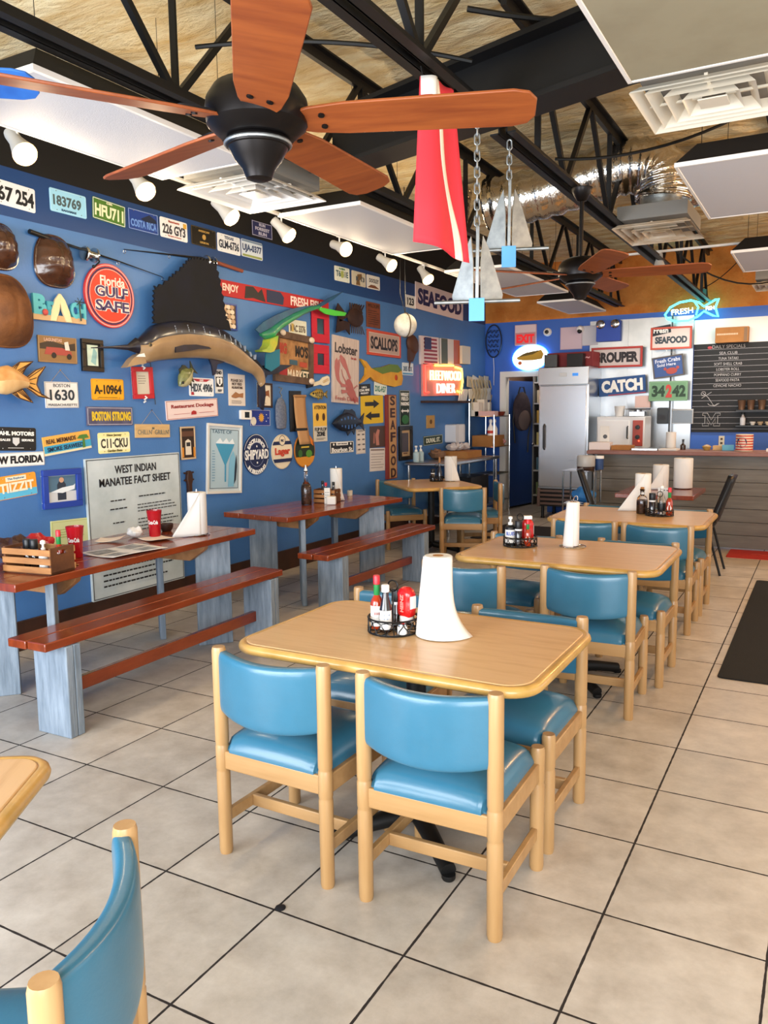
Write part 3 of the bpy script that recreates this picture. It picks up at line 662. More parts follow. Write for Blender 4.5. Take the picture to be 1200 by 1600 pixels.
def ketchup(loc, label, h=.16, rz=0, cap_up=False):
    t = thing('ketchup_bottle', label, 'bottle', loc, R(rz), 'ketchup bottles')
    b = MB()
    prof = [(.6, 0), (.62, .02), (.95, .035), (1.0, .06), (.93, .09), (.9, .11), (.98, .128), (.8, .146), (.5, .156), (.3, .16)]
    vs = []; n = 20
    for (q, z) in prof:
        for k in range(n):
            a = 2 * math.pi * k / n; c_, s_ = math.cos(a), math.sin(a)
            vs.append((math.copysign(abs(c_) ** .55, c_) * .036 * q, math.copysign(abs(s_) ** .55, s_) * .024 * q, z * h / .16))
    fs = [(i * n + k, i * n + (k + 1) % n, (i + 1) * n + (k + 1) % n, (i + 1) * n + k) for i in range(len(prof) - 1) for k in range(n)]
    fs += [tuple(reversed(range(n))), tuple((len(prof) - 1) * n + k for k in range(n))]
    b.add(vs, fs); b.obj('squeeze_body', M_KET, t)
    c = MB()
    if cap_up: c.box((0, 0, h + .008), (.05, .034, .02))
    else: c.lathe([(.025, 0), (.026, .002), (.026, .02), (.022, .023)], (0, 0, 0), 18)
    c.obj('cap', M_WHITE, t, bevel=.003)
    l = MB(); l.box((.0345, 0, h * .58), (.002, .03, h * .36)); l.obj('label_panel', M_PAPER, t, bevel=.0008)
    g = MB(); mx = Matrix.Translation((0, -.0245, h * .55)) @ Matrix.Rotation(R(90), 4, 'X') @ Matrix.Rotation(R(90), 4, 'Z')
    put_text(g, 'HEINZ', 0, 0, 0, w=h * .5, h=.016, bold=.03, depth=.002, mx=mx); g.obj('embossed_lettering', mat('ketchup_emboss', '#dd8a80', .4), t)
    return t
def lay_box(name, label, cat, loc, size, rz, m, group=None, bevel=.002):
    b = MB(); b.box((0, 0, size[2] / 2), size); o = b.obj(name, m, bevel=bevel); o.location = loc; o.rotation_euler = (0, 0, R(rz)); return tag(o, label, cat, group)
TZ = .751
# front table
caddy((-.835, .655, TZ), .093, 'black wire caddy with scrollwork, holding sauces on the front table')
cz = TZ + .007
hot_sauce((-.895, .64, cz), 'tall hot sauce bottle, red cap and green neck, in the front table caddy', .2, diamond=False)
t = rev('soy_sauce_bottle', 'dark sauce bottle with white cap and white label in the front table caddy', 'bottle', (-.843, .612, cz), [
    ('bottle', [(0, 0), (.021, 0), (.0225, .004), (.0225, .085), (.018, .105), (.012, .13), (.011, .15)], M_SOY), ('cap', [(.0125, .148), (.0145, .15), (.0145, .172), (.012, .175)], M_WHITE)])
wrap_label(t, 'paper_label', .0225, .012, .082, face_cam(-.843, .612), 1.2, M_PAPER, [('.:|:.::|', .066, .006, .028), ('::|.:|:.', .052, .006, .028), (':.|:.::.', .038, .006, .028)], flat('#6a80a0'))
mill((-.84, .69, cz), 'black shaker behind the white-capped bottle in the front table caddy', .145, .018)
ketchup((-.79, .675, cz + .03), 'red squeeze ketchup bottle standing upside down in the front table caddy', .13, rz=-18)
rev('salt_shaker', 'small white salt shaker at the front of the front table caddy', 'shaker', (-.775, .612, cz), [('body', [(0, 0), (.017, 0), (.018, .003), (.018, .026), (.016, .028)], M_WHITE), ('cap', [(.0165, .028), (.017, .03), (.014, .038), (.004, .041)], M_CHROME)])
towel_roll((-.668, .69, TZ), 'tall paper towel roll with a flared loose sheet on the front table', .29, .052, skirt=(-2.75, .15, .03, .075))
# middle table
caddy((-1.03, 2.61, TZ), .098, 'black wire caddy on the middle table, holding a white pump bottle')
t = rev('pump_bottle', 'pump bottle with white nozzle and blue label in the middle table caddy', 'bottle', (-1.085, 2.595, cz), [
    ('bottle', [(0, 0), (.03, 0), (.032, .004), (.032, .1), (.026, .112), (.013, .118)], M_BLACKPL), ('pump', [(.014, .116), (.015, .132), (.006, .134), (.006, .15), (.012, .152), (.012, .165), (.004, .168)], M_WHITE)])
wrap_label(t, 'paper_label', .032, .012, .09, face_cam(-1.085, 2.595), 1.25, M_PAPER, [('BLUES', .068, .022, .05)], flat('#2b4fa8'))
mill((-1.032, 2.585, cz), 'black shaker in the middle of the middle table caddy', .145, .021)
hot_sauce((-.975, 2.585, cz), 'hot sauce bottle with diamond label in the middle table caddy', .155)
ketchup((-1.0, 2.655, cz), 'ketchup bottle with white cap behind hot sauce in the middle table caddy', .15, rz=25, cap_up=True)
towel_roll((-.74, 2.7, TZ), 'thin paper towel roll on a chrome wire stand, middle table', .265, .036, holder='loop', skirt=(-2.9, -1.2, .02, .0))
# third table
caddy((-.535, 4.3, TZ), .1, 'black wire caddy on the third table near the counter', .045)
rev('pickled_pepper_bottle', 'squat glass bottle of brown peppers with a cork, third table', 'bottle', (-.675, 4.36, TZ), [
    ('bottle', [(0, 0), (.038, 0), (.041, .005), (.041, .1), (.034, .125), (.016, .145), (.0155, .175), (.018, .178), (.018, .186), (.015, .188)], M_GLASS),
    ('contents', [(0, .004), (.036, .004), (.037, .098), (.02, .104)], mat('pickled_peppers', '#5a2c12', .5, color2='#a05a2a', nscale=60)), ('cork', [(.013, .165), (.014, .19), (.0145, .2), (.011, .202)], M_CARD)])
mill((-.588, 4.29, cz), 'black shaker beside the corked bottle on the third table', .16, .024)
rev('vinegar_bottle', 'clear vinegar bottle with dark label in the third table caddy', 'bottle', (-.525, 4.32, cz), [
    ('bottle', [(0, 0), (.027, 0), (.029, .004), (.029, .1), (.02, .13), (.012, .16), (.012, .2)], M_GLASS), ('label', [(.0296, .03), (.0298, .031), (.0298, .085), (.0296, .086)], M_BLACKPL), ('cap', [(.013, .195), (.0135, .197), (.0135, .213), (.012, .214)], M_WHITE)])
hot_sauce((-.465, 4.29, cz), 'large hot sauce bottle with white diamond label on the third table', .205)
towel_roll((-.71, 4.56, TZ), 'paper towel roll with a long diagonal loose sheet, third table', .29, .06, flap=(-.9, -.42, .2, 1.0))
t = thing('table_card', 'small white card in a stand behind the third table caddy', 'card', (-.53, 4.45, TZ), R(-14))
b = MB(); b.box((0, 0, .13), (.1, .004, .13)); b.obj('card', M_PAPER, t)
b = MB(); b.lathe([(.03, 0), (.03, .006), (.004, .01), (.004, .07)], (0, 0, 0), 14); b.obj('stand', M_CHROME, t)
g = MB(); put_text(g, '- - -', 0, 0, 0, w=.06, h=.006, mx=Matrix.Translation((0, -.003, .175)) @ Matrix.Rotation(R(90), 4, 'X')); g.obj('lettering', M_BLACKPL, t)
# corner table
caddy((-3.3, 6.28, TZ), .075, 'dark wire caddy on the corner table below the neon diner sign')
mill((-3.335, 6.26, cz), 'shaker with white label in the corner table caddy', .13, .024, '#e8e8e8')
rev('sauce_bottle', 'tall thin dark sauce bottle in the corner table caddy', 'bottle', (-3.27, 6.3, cz), [('bottle', [(0, 0), (.024, 0), (.025, .1), (.011, .15), (.011, .2)], M_SOY), ('cap', [(.0125, .2), (.013, .24), (.008, .262)], M_RAWWOOD)])
towel_roll((-3.155, 6.35, TZ), 'paper towel roll on the corner table below the neon diner sign', .28, .07, flap=(.87, .48, .1, .8))
# second picnic table
t = rev('pepper_vinegar_bottle', 'old liquor bottle with pourer full of brown peppers on the second picnic table', 'bottle', (-3.385, 3.82, TZ), [
    ('bottle', [(0, 0), (.043, 0), (.046, .006), (.046, .15), (.036, .18), (.017, .205), (.0155, .28), (.0175, .284), (.0175, .295)], M_GLASS),
    ('contents', [(0, .006), (.041, .006), (.042, .15), (.03, .172)], MATS['pickled_peppers']), ('pourer', [(.014, .285), (.016, .3), (.006, .325), (.004, .345)], M_WHITE)])
def crate(loc, rz, L, Wd, h, label, slats=3):
    t = thing('wooden_crate', label, 'crate', loc, R(rz), 'small wooden condiment crates')
    b = MB(); b.box((0, 0, .006), (L, Wd, .012)); b.obj('bottom', M_CRATE, t)
    for s in (-1, 1):
        b = MB(); y = Wd / 2; w3 = Wd / 2 - .035
        b.box((s * (L / 2 - .006), 0, h * .36), (.012, Wd, h * .72)); b.box((s * (L / 2 - .006), 0, h * .94), (.012, Wd, h * .12))
        for q in (-1, 1): b.box((s * (L / 2 - .006), q * (.035 + w3 / 2), h * .8), (.012, w3, h * .17))
        b.obj('end_panel', M_CRATE, t)
    sh = h / (slats + .6)
    for s in (-1, 1):
        for k in range(slats):
            b = MB(); b.box((0, s * (Wd / 2 + .004), h * (k + .5) / slats), (L + .004, .008, sh * .85)); b.obj('slat', M_CRATE2, t, bevel=.0015)
    return t
M_CRATE = mat('crate_wood_dark', '#6b4022', .65, color2='#4e2c16', nscale=9); M_CRATE2 = mat('crate_wood_slat', '#b07b48', .6, color2='#8f5f35', nscale=6, stretch=(1, 6, 6))
crate((-3.32, 4.05, TZ), 8, .2, .12, .12, 'small dark wooden crate of sauces on the second picnic table')
for i, (dx, dy, hh, lb) in enumerate(((-.06, .02, .175, 'black-capped sauce bottle at the left of the second picnic table crate'), (0, -.02, .165, 'red-capped sauce bottle in the middle of the second picnic table crate'), (.055, .02, .17, 'dark sauce bottle at the right of the second picnic table crate'))):
    rev('sauce_bottle', lb, 'bottle', (-3.32 + dx, 4.05 + dy, TZ + .012), [('bottle', [(0, 0), (.02, 0), (.021, .09), (.011, .12), (.01, hh - .03)], M_SOY), ('cap', [(.0115, hh - .03), (.012, hh - .028), (.012, hh - .002), (.01, hh)], M_REDCAP if i == 1 else M_BLACKPL)])
t = thing('table_card', 'narrow white card propped before the second picnic table crate', 'card', (-3.255, 3.95, TZ), R(28))
b = MB(); b.box((0, 0, .07), (.05, .006, .14)); b.obj('card', M_PAPER, t)
g = MB()
for k in range(3): put_text(g, '- - -', 0, 0, 0, w=.035, h=.006, mx=Matrix.Translation((0, -.0035, .1 - k * .022)) @ Matrix.Rotation(R(90), 4, 'X'))
g.obj('lettering', flat('#4a5560'), t)
lay_box('napkin_box', 'small white napkin box on the second picnic table', 'box', (-3.2, 3.93, TZ), (.08, .07, .07), 28, M_PAPER, bevel=.008)
towel_roll((-3.33, 4.22, TZ), 'paper towel roll behind the sauce crate on the second picnic table', .29, .055, holder='pin', flap=(.87, .48, .075, 1.0))
# first picnic table
crate((-3.03, .845, TZ), 8, .31, .165, .135, 'slatted wooden crate of condiments at the left edge, on the first picnic table')
for dx, dy, lb in ((-.075, -.01, 'left black-capped shaker standing in the slatted crate at the left edge'), (-.03, -.005, 'right black-capped shaker standing in the slatted crate at the left edge')):
    mill((-3.03 + dx, .845 + dy, TZ + .013), lb, .15, .021, '#7d8b95')
rev('pump_bottle', 'small white pump dispenser in the slatted crate at the left edge', 'bottle', (-2.965, .822, TZ + .013), [('bottle', [(0, 0), (.023, 0), (.024, .09), (.01, .105)], M_WHITE), ('pump', [(.011, .1), (.012, .115), (.006, .118), (.006, .135), (.013, .137), (.013, .152), (.004, .157)], M_WHITE)])
hot_sauce((-2.935, .895, TZ + .013), 'hot sauce bottle, red cap and green neck, in the slatted crate at the left edge', .2)
M_CUP = mat('red_tumbler', '#b0121e', .25, trans=.12, coat=.3)
def cup(x, y, label, h=.178):
    t = rev('tumbler', label, 'cup', (x, y, TZ), [('cup', [(0, 0), (.034, 0), (.036, .003), (.041, h * .6), (.049, h - .004), (.05, h), (.047, h), (.038, h * .55), (.033, .01), (0, .01)], M_CUP)], 'red plastic tumblers', 28)
    a = face_cam(x, y) - .25; g = MB(); vs, fs, tw, tt = glyphs('Coca-Cola', .03)
    for_r = lambda z: .036 + (z / h) * .0125
    zc = h * .58
    g.add([((for_r(zc + v.y / tt * .026) + .0012 + v.z * .001) * math.cos(a + v.x / tw * 1.5), (for_r(zc + v.y / tt * .026) + .0012 + v.z * .001) * math.sin(a + v.x / tw * 1.5), zc + v.y / tt * .026) for v in vs], fs)
    g.obj('lettering', M_WHITE, t); return t
cup(-3.175, 1.2, 'red tumbler with white lettering, nearer of the two on the first picnic table')
cup(-3.29, 1.93, 'red tumbler with white lettering beside the towel roll on the first picnic table')
towel_roll((-3.1, 2.13, TZ), 'paper towel roll with a triangular loose sheet on the first picnic table', .285, .062, holder='pin', flap=(-.5, -.87, .19, 1.0))
def crumple(name, loc, s, label, cat, m, seed):
    b = MB(); b.ball((0, 0, s * .62), (s, s * .9, s * .62), 14)
    b.v = [tuple(Vector(v) * (1 + .35 * noise.noise(Vector(v) * (2.2 / s) + Vector((seed, 0, 0))))) for v in b.v]
    b.v = [(v[0], v[1], max(0, v[2])) for v in b.v]
    o = b.obj(name, m, ang=20); o.location = loc; return tag(o, label, cat)
crumple('napkin', (-3.4, 1.86, TZ), .052, 'crumpled white napkin on the first picnic table, left of the farther red cup', 'napkin', M_PAPER, 1)
def sheet(name, loc, sx, sy, rz, label, cat, m, wav=.008, prints=()):
    t = thing(name, label, cat, loc, R(rz))
    f = lambda x, y: .003 + wav * (1 + math.sin(x * 14 + y * 9)) * .5 + wav * .6 * (abs(2 * x / sx) ** 2)
    b = MB(); b.grid(lambda u, v: ((u - .5) * sx, (v - .5) * sy, f((u - .5) * sx, (v - .5) * sy)), 12, 10); b.obj('sheet', m, t, solid=.0012)
    for (x, y, w_, h_, pm, nm) in prints:
        g = MB(); g.grid(lambda u, v: (x + (u - .5) * w_, y + (v - .5) * h_, f(x + (u - .5) * w_, y + (v - .5) * h_) + .0016), 6, 6); g.obj(nm, pm, t)
    return t
M_PRINT = mat('grey_photo_print', '#6b6f72', .7, color2='#b8bbbc', nscale=16)
sheet('newspaper', (-3.06, 1.45, TZ), .3, .4, -4, 'open printed menu sheets lying on the first picnic table', 'paper', M_PAPER, .006,
      [(-.07, -.1, .11, .15, M_PRINT, 'printed_picture'), (.07, -.11, .11, .1, M_PRINT, 'printed_picture'), (-.06, .1, .13, .13, M_PRINT, 'printed_picture'), (.08, .09, .1, .12, M_PRINT, 'printed_picture')])
rev('candle_cup', 'tiny cream candle cup at the far end of the second picnic table', 'candle', (-3.42, 4.6, TZ), [('cup', [(0, 0), (.024, 0), (.026, .05), (.022, .05), (.02, .03), (0, .03)], M_CREAMP), ('wick', [(.003, .03), (.003, .058)], M_BLACKPL)])
t = thing('tent_card', 'small black tent card with white edge at the far end of the second picnic table', 'card', (-3.5, 4.42, TZ), R(30))
b = MB(); b.prism([(-.06, 0), (.06, 0), (.055, .05), (.05, .09)], -.003, .003, mx=Matrix.Rotation(R(90), 4, 'X')); b.obj('card', M_BLACKPL, t); b = MB(); b.bar((-.06, 0, .003), (.05, 0, .093), .007, .008); b.bar((.058, 0, .003), (.05, 0, .093), .007, .008); b.obj('white_edge', M_PAPER, t)
lay_box('white_card', 'white folded card at the left edge, beside the slatted crate', 'card', (-3.2, .66, TZ), (.09, .05, .06), 15, M_PAPER)
sheet('napkin', (-3.43, 1.68, TZ), .16, .12, 30, 'flat used napkin behind the menu sheets on the first picnic table', 'napkin', mat('napkin_tan', '#e4d3c0', .85), .016)
sheet('napkin', (-3.21, 1.86, TZ), .2, .16, -20, 'flat napkin under the farther red cup on the first picnic table', 'napkin', MATS['napkin_tan'], .008)
o = MB(); o.lathe([(0, 0), (.03, 0), (.045, .025), (.046, .05), (.04, .052), (.036, .03), (.025, .01), (0, .01)], (0, 0, 0), 20); o = o.obj('dark_bowl', M_BROWNFR); o.location = (-3.42, 2.17, TZ); tag(o, 'small dark bowl behind the towel sheet on the first picnic table', 'bowl')
lay_box('wooden_stirrer', 'short pale wooden stick on the edge of the first picnic table', 'stick', (-2.99, 1.03, TZ), (.05, .012, .006), 20, M_CARD)
crumple('red_pouch', (-3.5, 1.2, TZ), .085, 'shiny red pouch behind the slatted crate on the first picnic table', 'bag', mat('red_foil_bag', '#b81820', .25), 5)
crumple('leather_bag', (-3.42, .98, TZ), .105, 'dark brown leather bag behind the slatted crate at the left edge', 'bag', mat('brown_leather', '#3a1f14', .45, bump=.3, bscale=60), 8)
# ================================================================ the decorated walls
BL = Matrix(((0, 0, 1, 0), (1, 0, 0, 0), (0, 1, 0, 0), (0, 0, 0, 1)))      # left wall: local x along the wall, y up, z out
BB = Matrix(((1, 0, 0, 0), (0, 0, -1, 0), (0, 1, 0, 0), (0, 0, 0, 1)))     # back wall
def wall_mx(wall, a, z, out, tilt):
    p = Vector((XW + out, a, z)) if wall == 'L' else Vector((a, YB - out, z))
    return Matrix.Translation(p) @ (BL if wall == 'L' else BB) @ Matrix.Rotation(R(tilt), 4, 'Z')
def layers(t, w, h, z, ls):
    for i, l in enumerate(ls):
        zz = z + .0006 + .0011 * i; k = l[0]; b = MB(); nm = None
        if k == 't':       # text, cx, cy, width, height, material
            put_text(b, l[1], l[2] * w, l[3] * h, zz, w=l[4] * w if l[4] else None, h=l[5] * h, bold=l[7] if len(l) > 7 else .035, depth=.0016); m = l[6]; nm = 'lettering'
        elif k == 'r':
            b.box((l[1] * w, l[2] * h, zz), (l[3] * w, l[4] * h, .0016)); m = l[5]; nm = l[6]
        elif k == 'e':
            b.prism(ell(l[3] * w, l[4] * h, 32, l[1] * w, l[2] * h), zz - .0008, zz + .0008); m = l[5]; nm = l[6]
        elif k == 'p':
            b.prism([(x * w, y * h) for x, y in l[1]], zz - .0008, zz + .0008); m = l[2]; nm = l[3]
        elif k == 'b':     # outline border: inset, thickness (metres)
            ins, th = l[1], l[2]; W2, H2 = w / 2 - ins, h / 2 - ins
            for s in (-1, 1): b.box((0, s * (H2 - th / 2), zz), (2 * W2, th, .0016)); b.box((s * (W2 - th / 2), 0, zz), (th, 2 * H2, .0016))
            m = l[3]; nm = 'border'
        elif k == 'o':     # ring: cx, cy, outer w, outer h, thickness
            pts = ell((l[3]) * w - l[5], l[4] * h - l[5], 40, l[1] * w, l[2] * h); b.tube([(x, y, zz) for x, y in pts], l[5] / 2, 6, closed=True); m = l[6]; nm = 'ring'
            b.v = [(q[0], q[1], zz + (q[2] - zz) * .3) for q in b.v]
        elif k == 'f':     # lines of fine print: cx, cy, w, h, n, material
            rnd = random.Random(int(abs(l[1] * 999 + l[2] * 777 + l[5])))
            for q in range(l[5]):
                y = l[2] * h + l[4] * h * (.5 - (q + .5) / l[5]); x0 = (l[1] - l[3] / 2) * w; x1 = (l[1] + l[3] / 2 - l[3] * .25 * rnd.random()) * w; x = x0
                while x < x1:
                    ww = min((.018 + .03 * rnd.random()) * max(w, .2), x1 - x); b.box((x + ww / 2, y, zz), (ww, l[4] * h / l[5] * .28, .0012)); x += ww + .009 * max(w, .2)
            m = l[6]; nm = 'fine_print'
        elif k == 'a':     # arched text: s, radius, mid angle, height, material, inward
            arc_text(b, l[1], l[2] * w, R(l[3]), l[4] * h, zz, inward=l[6], spread=l[7] if len(l) > 7 else 1.05); m = l[5]; nm = 'lettering'
        b.obj(nm, m, t, smooth=False)
def sign(key, name, label, cat, base, ls=(), t=.006, r=0, group=None, out=0, wall='L', board='board', shape='rect', frame=None, hang=None, tilt=None, wh=None, extra=None):
    a, z, w, h, tl = PL[key]
    if wh: w, h = wh
    if tilt is not None: tl = tilt
    elif abs(tl) < .6: tl = 0
    th = thing(name, label, cat, group=group, mx=wall_mx(wall, a, z, out + .0015, tl))
    b = MB()
    if shape == 'oval': b.prism(ell(w, h, 48), 0, t)
    elif shape == 'poly': b.prism([(x * w, y * h) for x, y in extra], 0, t)
    elif r: b.prism(rrect(w, h, r), 0, t)
    else: b.box((0, 0, t / 2), (w, h, t))
    b.obj(board, base, th, bevel=min(.0015, t / 4))
    if frame:
        fw, fm, fd = frame; f = MB()
        for s in (-1, 1):
            f.box((0, s * (h / 2 - fw / 2), fd / 2), (w, fw, fd)); f.box((s * (w / 2 - fw / 2), 0, fd / 2), (fw, h - 2 * fw, fd))
        f.obj('frame', fm, th, bevel=.002)
    layers(th, w, h, t, ls)
    if hang:
        g = MB(); g.tube([(-w * .3, h / 2, .004), (0, h / 2 + hang, .004), (w * .3, h / 2, .004)], .0016, 5); g.obj('hanging_cord', M_ROPE, th)
        g = MB(); g.lathe([(.004, 0), (.006, .006)], (0, h / 2 + hang, 0), 8); g.obj('nail', M_CHROME, th)
    return th
BK, WH = flat('#15151a'), flat('#efeee9')
def bolts(w, h): return [('e', sx * .33, sy * .4, .02, .04, M_CHROME, 'bolt') for sx in (-1, 1) for sy in (-1, 1)]
def plate(key, label, base, ls, out=0, tilt=None):
    w, h = .305, .152
    return sign(key, 'license_plate', label, 'license plate', flat(base, .35), list(ls) + bolts(w, h), .0025, .014, 'license plates', out, board='plate', tilt=tilt, wh=(w, h))
# --- navy band
plate('plate_67254', 'white license plate reading 67 254, cut by the left edge, on the navy band', '#e9e9ea', [('t', '67', -.22, -.02, .36, .62, BK), ('t', '254', .24, -.02, .44, .62, BK)])
plate('plate_183769', 'pale blue license plate reading 183769 on the navy band', '#9fd6ef', [('t', '183769', -.03, .02, .76, .46, flat('#4a5a5e')), ('t', 'BAHAMAS', 0, -.36, .4, .1, flat('#2a4a6a')), ('b', .006, .003, flat('#bfe6f7'))])
plate('plate_hfu', 'green license plate reading HFU711 on the navy band', '#4f7a2f', [('b', .005, .004, WH), ('t', 'HFU711', 0, -.05, .86, .56, flat('#f0ecc4')), ('t', 'CUBA', 0, .37, .18, .1, flat('#f0ecc4'))])
plate('plate_blue', 'dark blue souvenir license plate with a pale picture band on the navy band', '#20418f', [('b', .004, .003, flat('#a9bfe0')), ('p', [(-.1, .1), (.2, .38), (.42, .2), (.45, .05), (.1, .0)], flat('#16233f'), 'printed_hill'), ('t', 'COSTA RICA', 0, -.16, .86, .36, flat('#6f96d8'))])
plate('plate_226', 'white license plate reading 226 GY3 with an orange sticker on the navy band', '#ececec', [('t', '226 GY3', 0, -.04, .84, .5, flat('#33303a')), ('t', 'Massachusetts', 0, .36, .4, .12, flat('#b05a4a')), ('r', .4, .3, .12, .24, flat('#d8a83a'), 'sticker'), ('t', 'The Spirit of America', 0, -.38, .5, .09, flat('#b05a4a'))])
plate('plate_legion', 'black plate with a small gold emblem on the navy band', '#171513', [('b', .004, .002, flat('#6b5a3a')), ('t', 'AMERICAN', 0, .3, .44, .11, flat('#b8924a')), ('e', 0, 0, .14, .28, flat('#b8924a'), 'emblem'), ('t', 'LEGION', 0, -.3, .34, .11, flat('#b8924a'))])
plate('plate_texas', 'white license plate reading GLM-6736 on the navy band', '#eceef0', [('t', 'GLM-6736', 0, -.06, .88, .48, flat('#30384a')), ('t', 'TEXAS', 0, .33, .4, .17, flat('#3a4a6a'))])
plate('plate_uja', 'pale license plate reading UJA-0377 with a green strip on the navy band', '#d8e2ec', [('t', 'UJA-0377', 0, .0, .9, .5, flat('#27406b')), ('r', 0, -.4, .9, .12, flat('#9aa45a'), 'stripe'), ('r', 0, .42, .96, .1, flat('#7a92ac'), 'stripe')])
sign('forrest', 'sign', 'small navy sign with white letters on the black strip above the license plates', 'sign', flat('#232a5c'), [('b', .004, .004, flat('#c9c6d8')), ('t', 'RUN', 0, .3, .3, .2, flat('#c9c6d8')), ('t', 'FORREST', 0, .02, .7, .22, flat('#c9c6d8')), ('t', 'RUN', 0, -.28, .4, .22, flat('#c9c6d8'))], .003)
plate('plate_a', 'white license plate with green middle, first of three on the far navy band', '#e6e9dc', [('t', 'T6-41E', 0, .02, .8, .42, flat('#3b5f66')), ('e', 0, 0, .22, .5, flat('#a8b060'), 'printed_badge'), ('t', 'FLORIDA', 0, .36, .4, .13, flat('#3b7a4a'))])
plate('plate_b', 'tan picture license plate, second of three on the far navy band', '#cfc6b0', [('p', [(-.2, -.45), (-.1, .3), (.2, .4), (.25, .1), (.05, -.1), (.1, -.45)], flat('#7a5a34'), 'printed_figure'), ('t', 'K 13', .1, .0, .6, .34, flat('#44505a'))])
plate('plate_c', 'white license plate with a brown sweep, third of three on the far navy band', '#e7e4da', [('t', 'DOOLEY', .05, .12, .72, .3, flat('#4a4a52')), ('p', [(-.45, -.42), (-.2, -.2), (.1, -.2), (.45, -.42)], flat('#7a4a30'), 'printed_sweep')])
plate('plate_123', 'narrow white plate reading 123 beside the long seafood sign', '#e7e7e2', [('t', '123', 0, 0, .6, .6, BK)], tilt=0)
sign('seafood_long', 'sign', 'long pale pink sign with navy serif SEAFOOD lettering high on the far left wall', 'sign', flat('#d9c3bf'), [('t', 'SEAFOOD', 0, 0, .92, .62, flat('#22214f'), .05)], .012, tilt=-1, wh=(1.5, .33))
# --- red slogan board and rods
sign('enjoy', 'sign', 'long red board with ENJOY and FRESH FISH lettering', 'sign', flat('#b01e22'), [('t', 'ENJOY', -.375, .0, .12, .6, flat('#efe0d0'), .03), ('p', [(-.27, -.42), (-.26, .38), (-.2, .44), (-.16, .1), (-.13, .4), (-.1, -.44), (-.2, -.3)], flat('#2a2626'), 'printed_hands'), ('p', [(-.09, -.4), (-.09, .42), (.03, .42), (.06, .1), (.05, -.42)], flat('#26304f'), 'printed_fish'), ('t', 'FRESH FISH', .27, .0, .3, .66, flat('#f3dcd2'), .03)], .012)
def rod(pts, label, reel_at, handle):
    t = thing('fishing_rod', label, 'fishing rod', mx=wall_mx('L', pts[0][0], pts[0][1], .012, 0))
    L = [(p[0] - pts[0][0], p[1] - pts[0][1], .012) for p in pts]
    b = MB(); b.tube([L[0], L[1]], .016, 10); b.obj('grip', handle, t)
    b = MB(); b.tube(L[1:], [.011 - .0085 * i / max(1, len(L) - 2) for i in range(len(L) - 1)], 8); b.obj('blank', M_BLACKPL, t)
    x, y = L[reel_at][0], L[reel_at][1]
    b = MB(); mx = Matrix.Translation((x, y - .03, .05)) @ Matrix.Rotation(R(90), 4, 'Y')
    b.lathe([(.045, -.05), (.05, -.045), (.05, -.035), (.028, -.032), (.026, .032), (.05, .035), (.05, .045), (.045, .05)], (0, 0, 0), 18, mx=mx); r_ = b.obj('reel', M_CHROME, t)
    b = MB(); b.tube([(x + .06, y - .03, .05), (x + .075, y - .07, .06), (x + .03, y - .11, .06)], .006, 6); b.ball((x + .02, y - .11, .06), .012, 8); b.obj('crank_handle', M_BLACKPL, r_)
    g = MB()
    for i in range(2, len(L)): g.tube([(L[i][0] + .012 * math.cos(q * math.pi / 5), L[i][1] - .018 + .012 * math.sin(q * math.pi / 5), .016) for q in range(10)], .002, 5, closed=True)
    g.obj('line_guide', M_CHROME, t)
rod(PO['rod1'], 'black fishing rod with silver reel, running behind the turtle shell to the sail fin', 2, M_BLACKPL)
rod(PO['rod2'], 'fishing rod with reddish handle and small reel above the sail fin', 1, mat('cork_handle', '#8a4a36', .6))
# --- shells
def shell(key, label, m, ribs, kx=1.0):
    a, z, w, h, _ = PL[key]
    t = thing('turtle_shell', label, 'turtle shell', mx=wall_mx('L', a, z, .002, 0))
    b = MB()
    def fn(u, v):
        a_ = u * 2 * math.pi; rr = v
        sx = math.copysign(abs(math.cos(a_)) ** .75, math.cos(a_)); sy = math.copysign(abs(math.sin(a_)) ** .8, math.sin(a_))
        x = sx * w / 2 * rr * (1 - .12 * sy * rr); y = sy * h / 2 * rr
        zz = .11 * kx * (1 - rr ** 2.2) + .012
        zz += .006 * math.sin(y * 2 * math.pi * ribs / h) * (1 if abs(x) > w * .12 else .3) * rr - .008 * math.exp(-(x / (w * .05)) ** 2) * (rr < .9)
        zz += noise.noise(Vector((x * 30, y * 30, 0))) * .004
        return (x, y, max(zz, 0))
    b.grid(fn, 48, 14); b.obj('carapace', m, t, ang=80)
    e = MB(); e.tube([(fn(k / 40, 1)[0] * .985, fn(k / 40, 1)[1] * .985, .008) for k in range(40)], .011, 6, closed=True); e.obj('shell_rim', m, t)
M_SHELL = mat('dark_shell', '#4b2c1c', .25, color2='#2c1710', nscale=9, bump=.3, bscale=40, coat=.5)
M_SHELL2 = mat('matte_brown_shell', '#7a4a22', .75, color2='#4a2912', nscale=5, bump=.5, bscale=30)
shell('shell_a', 'brown ribbed turtle shell cut by the left edge, under plate 67 254', M_SHELL, 5)
shell('shell_b', 'glossy brown ribbed turtle shell in front of the fishing rod', M_SHELL, 6)
shell('shell_c', 'large fuzzy brown shell cut by the left edge, above the orange fish', M_SHELL2, 2, 1.3)
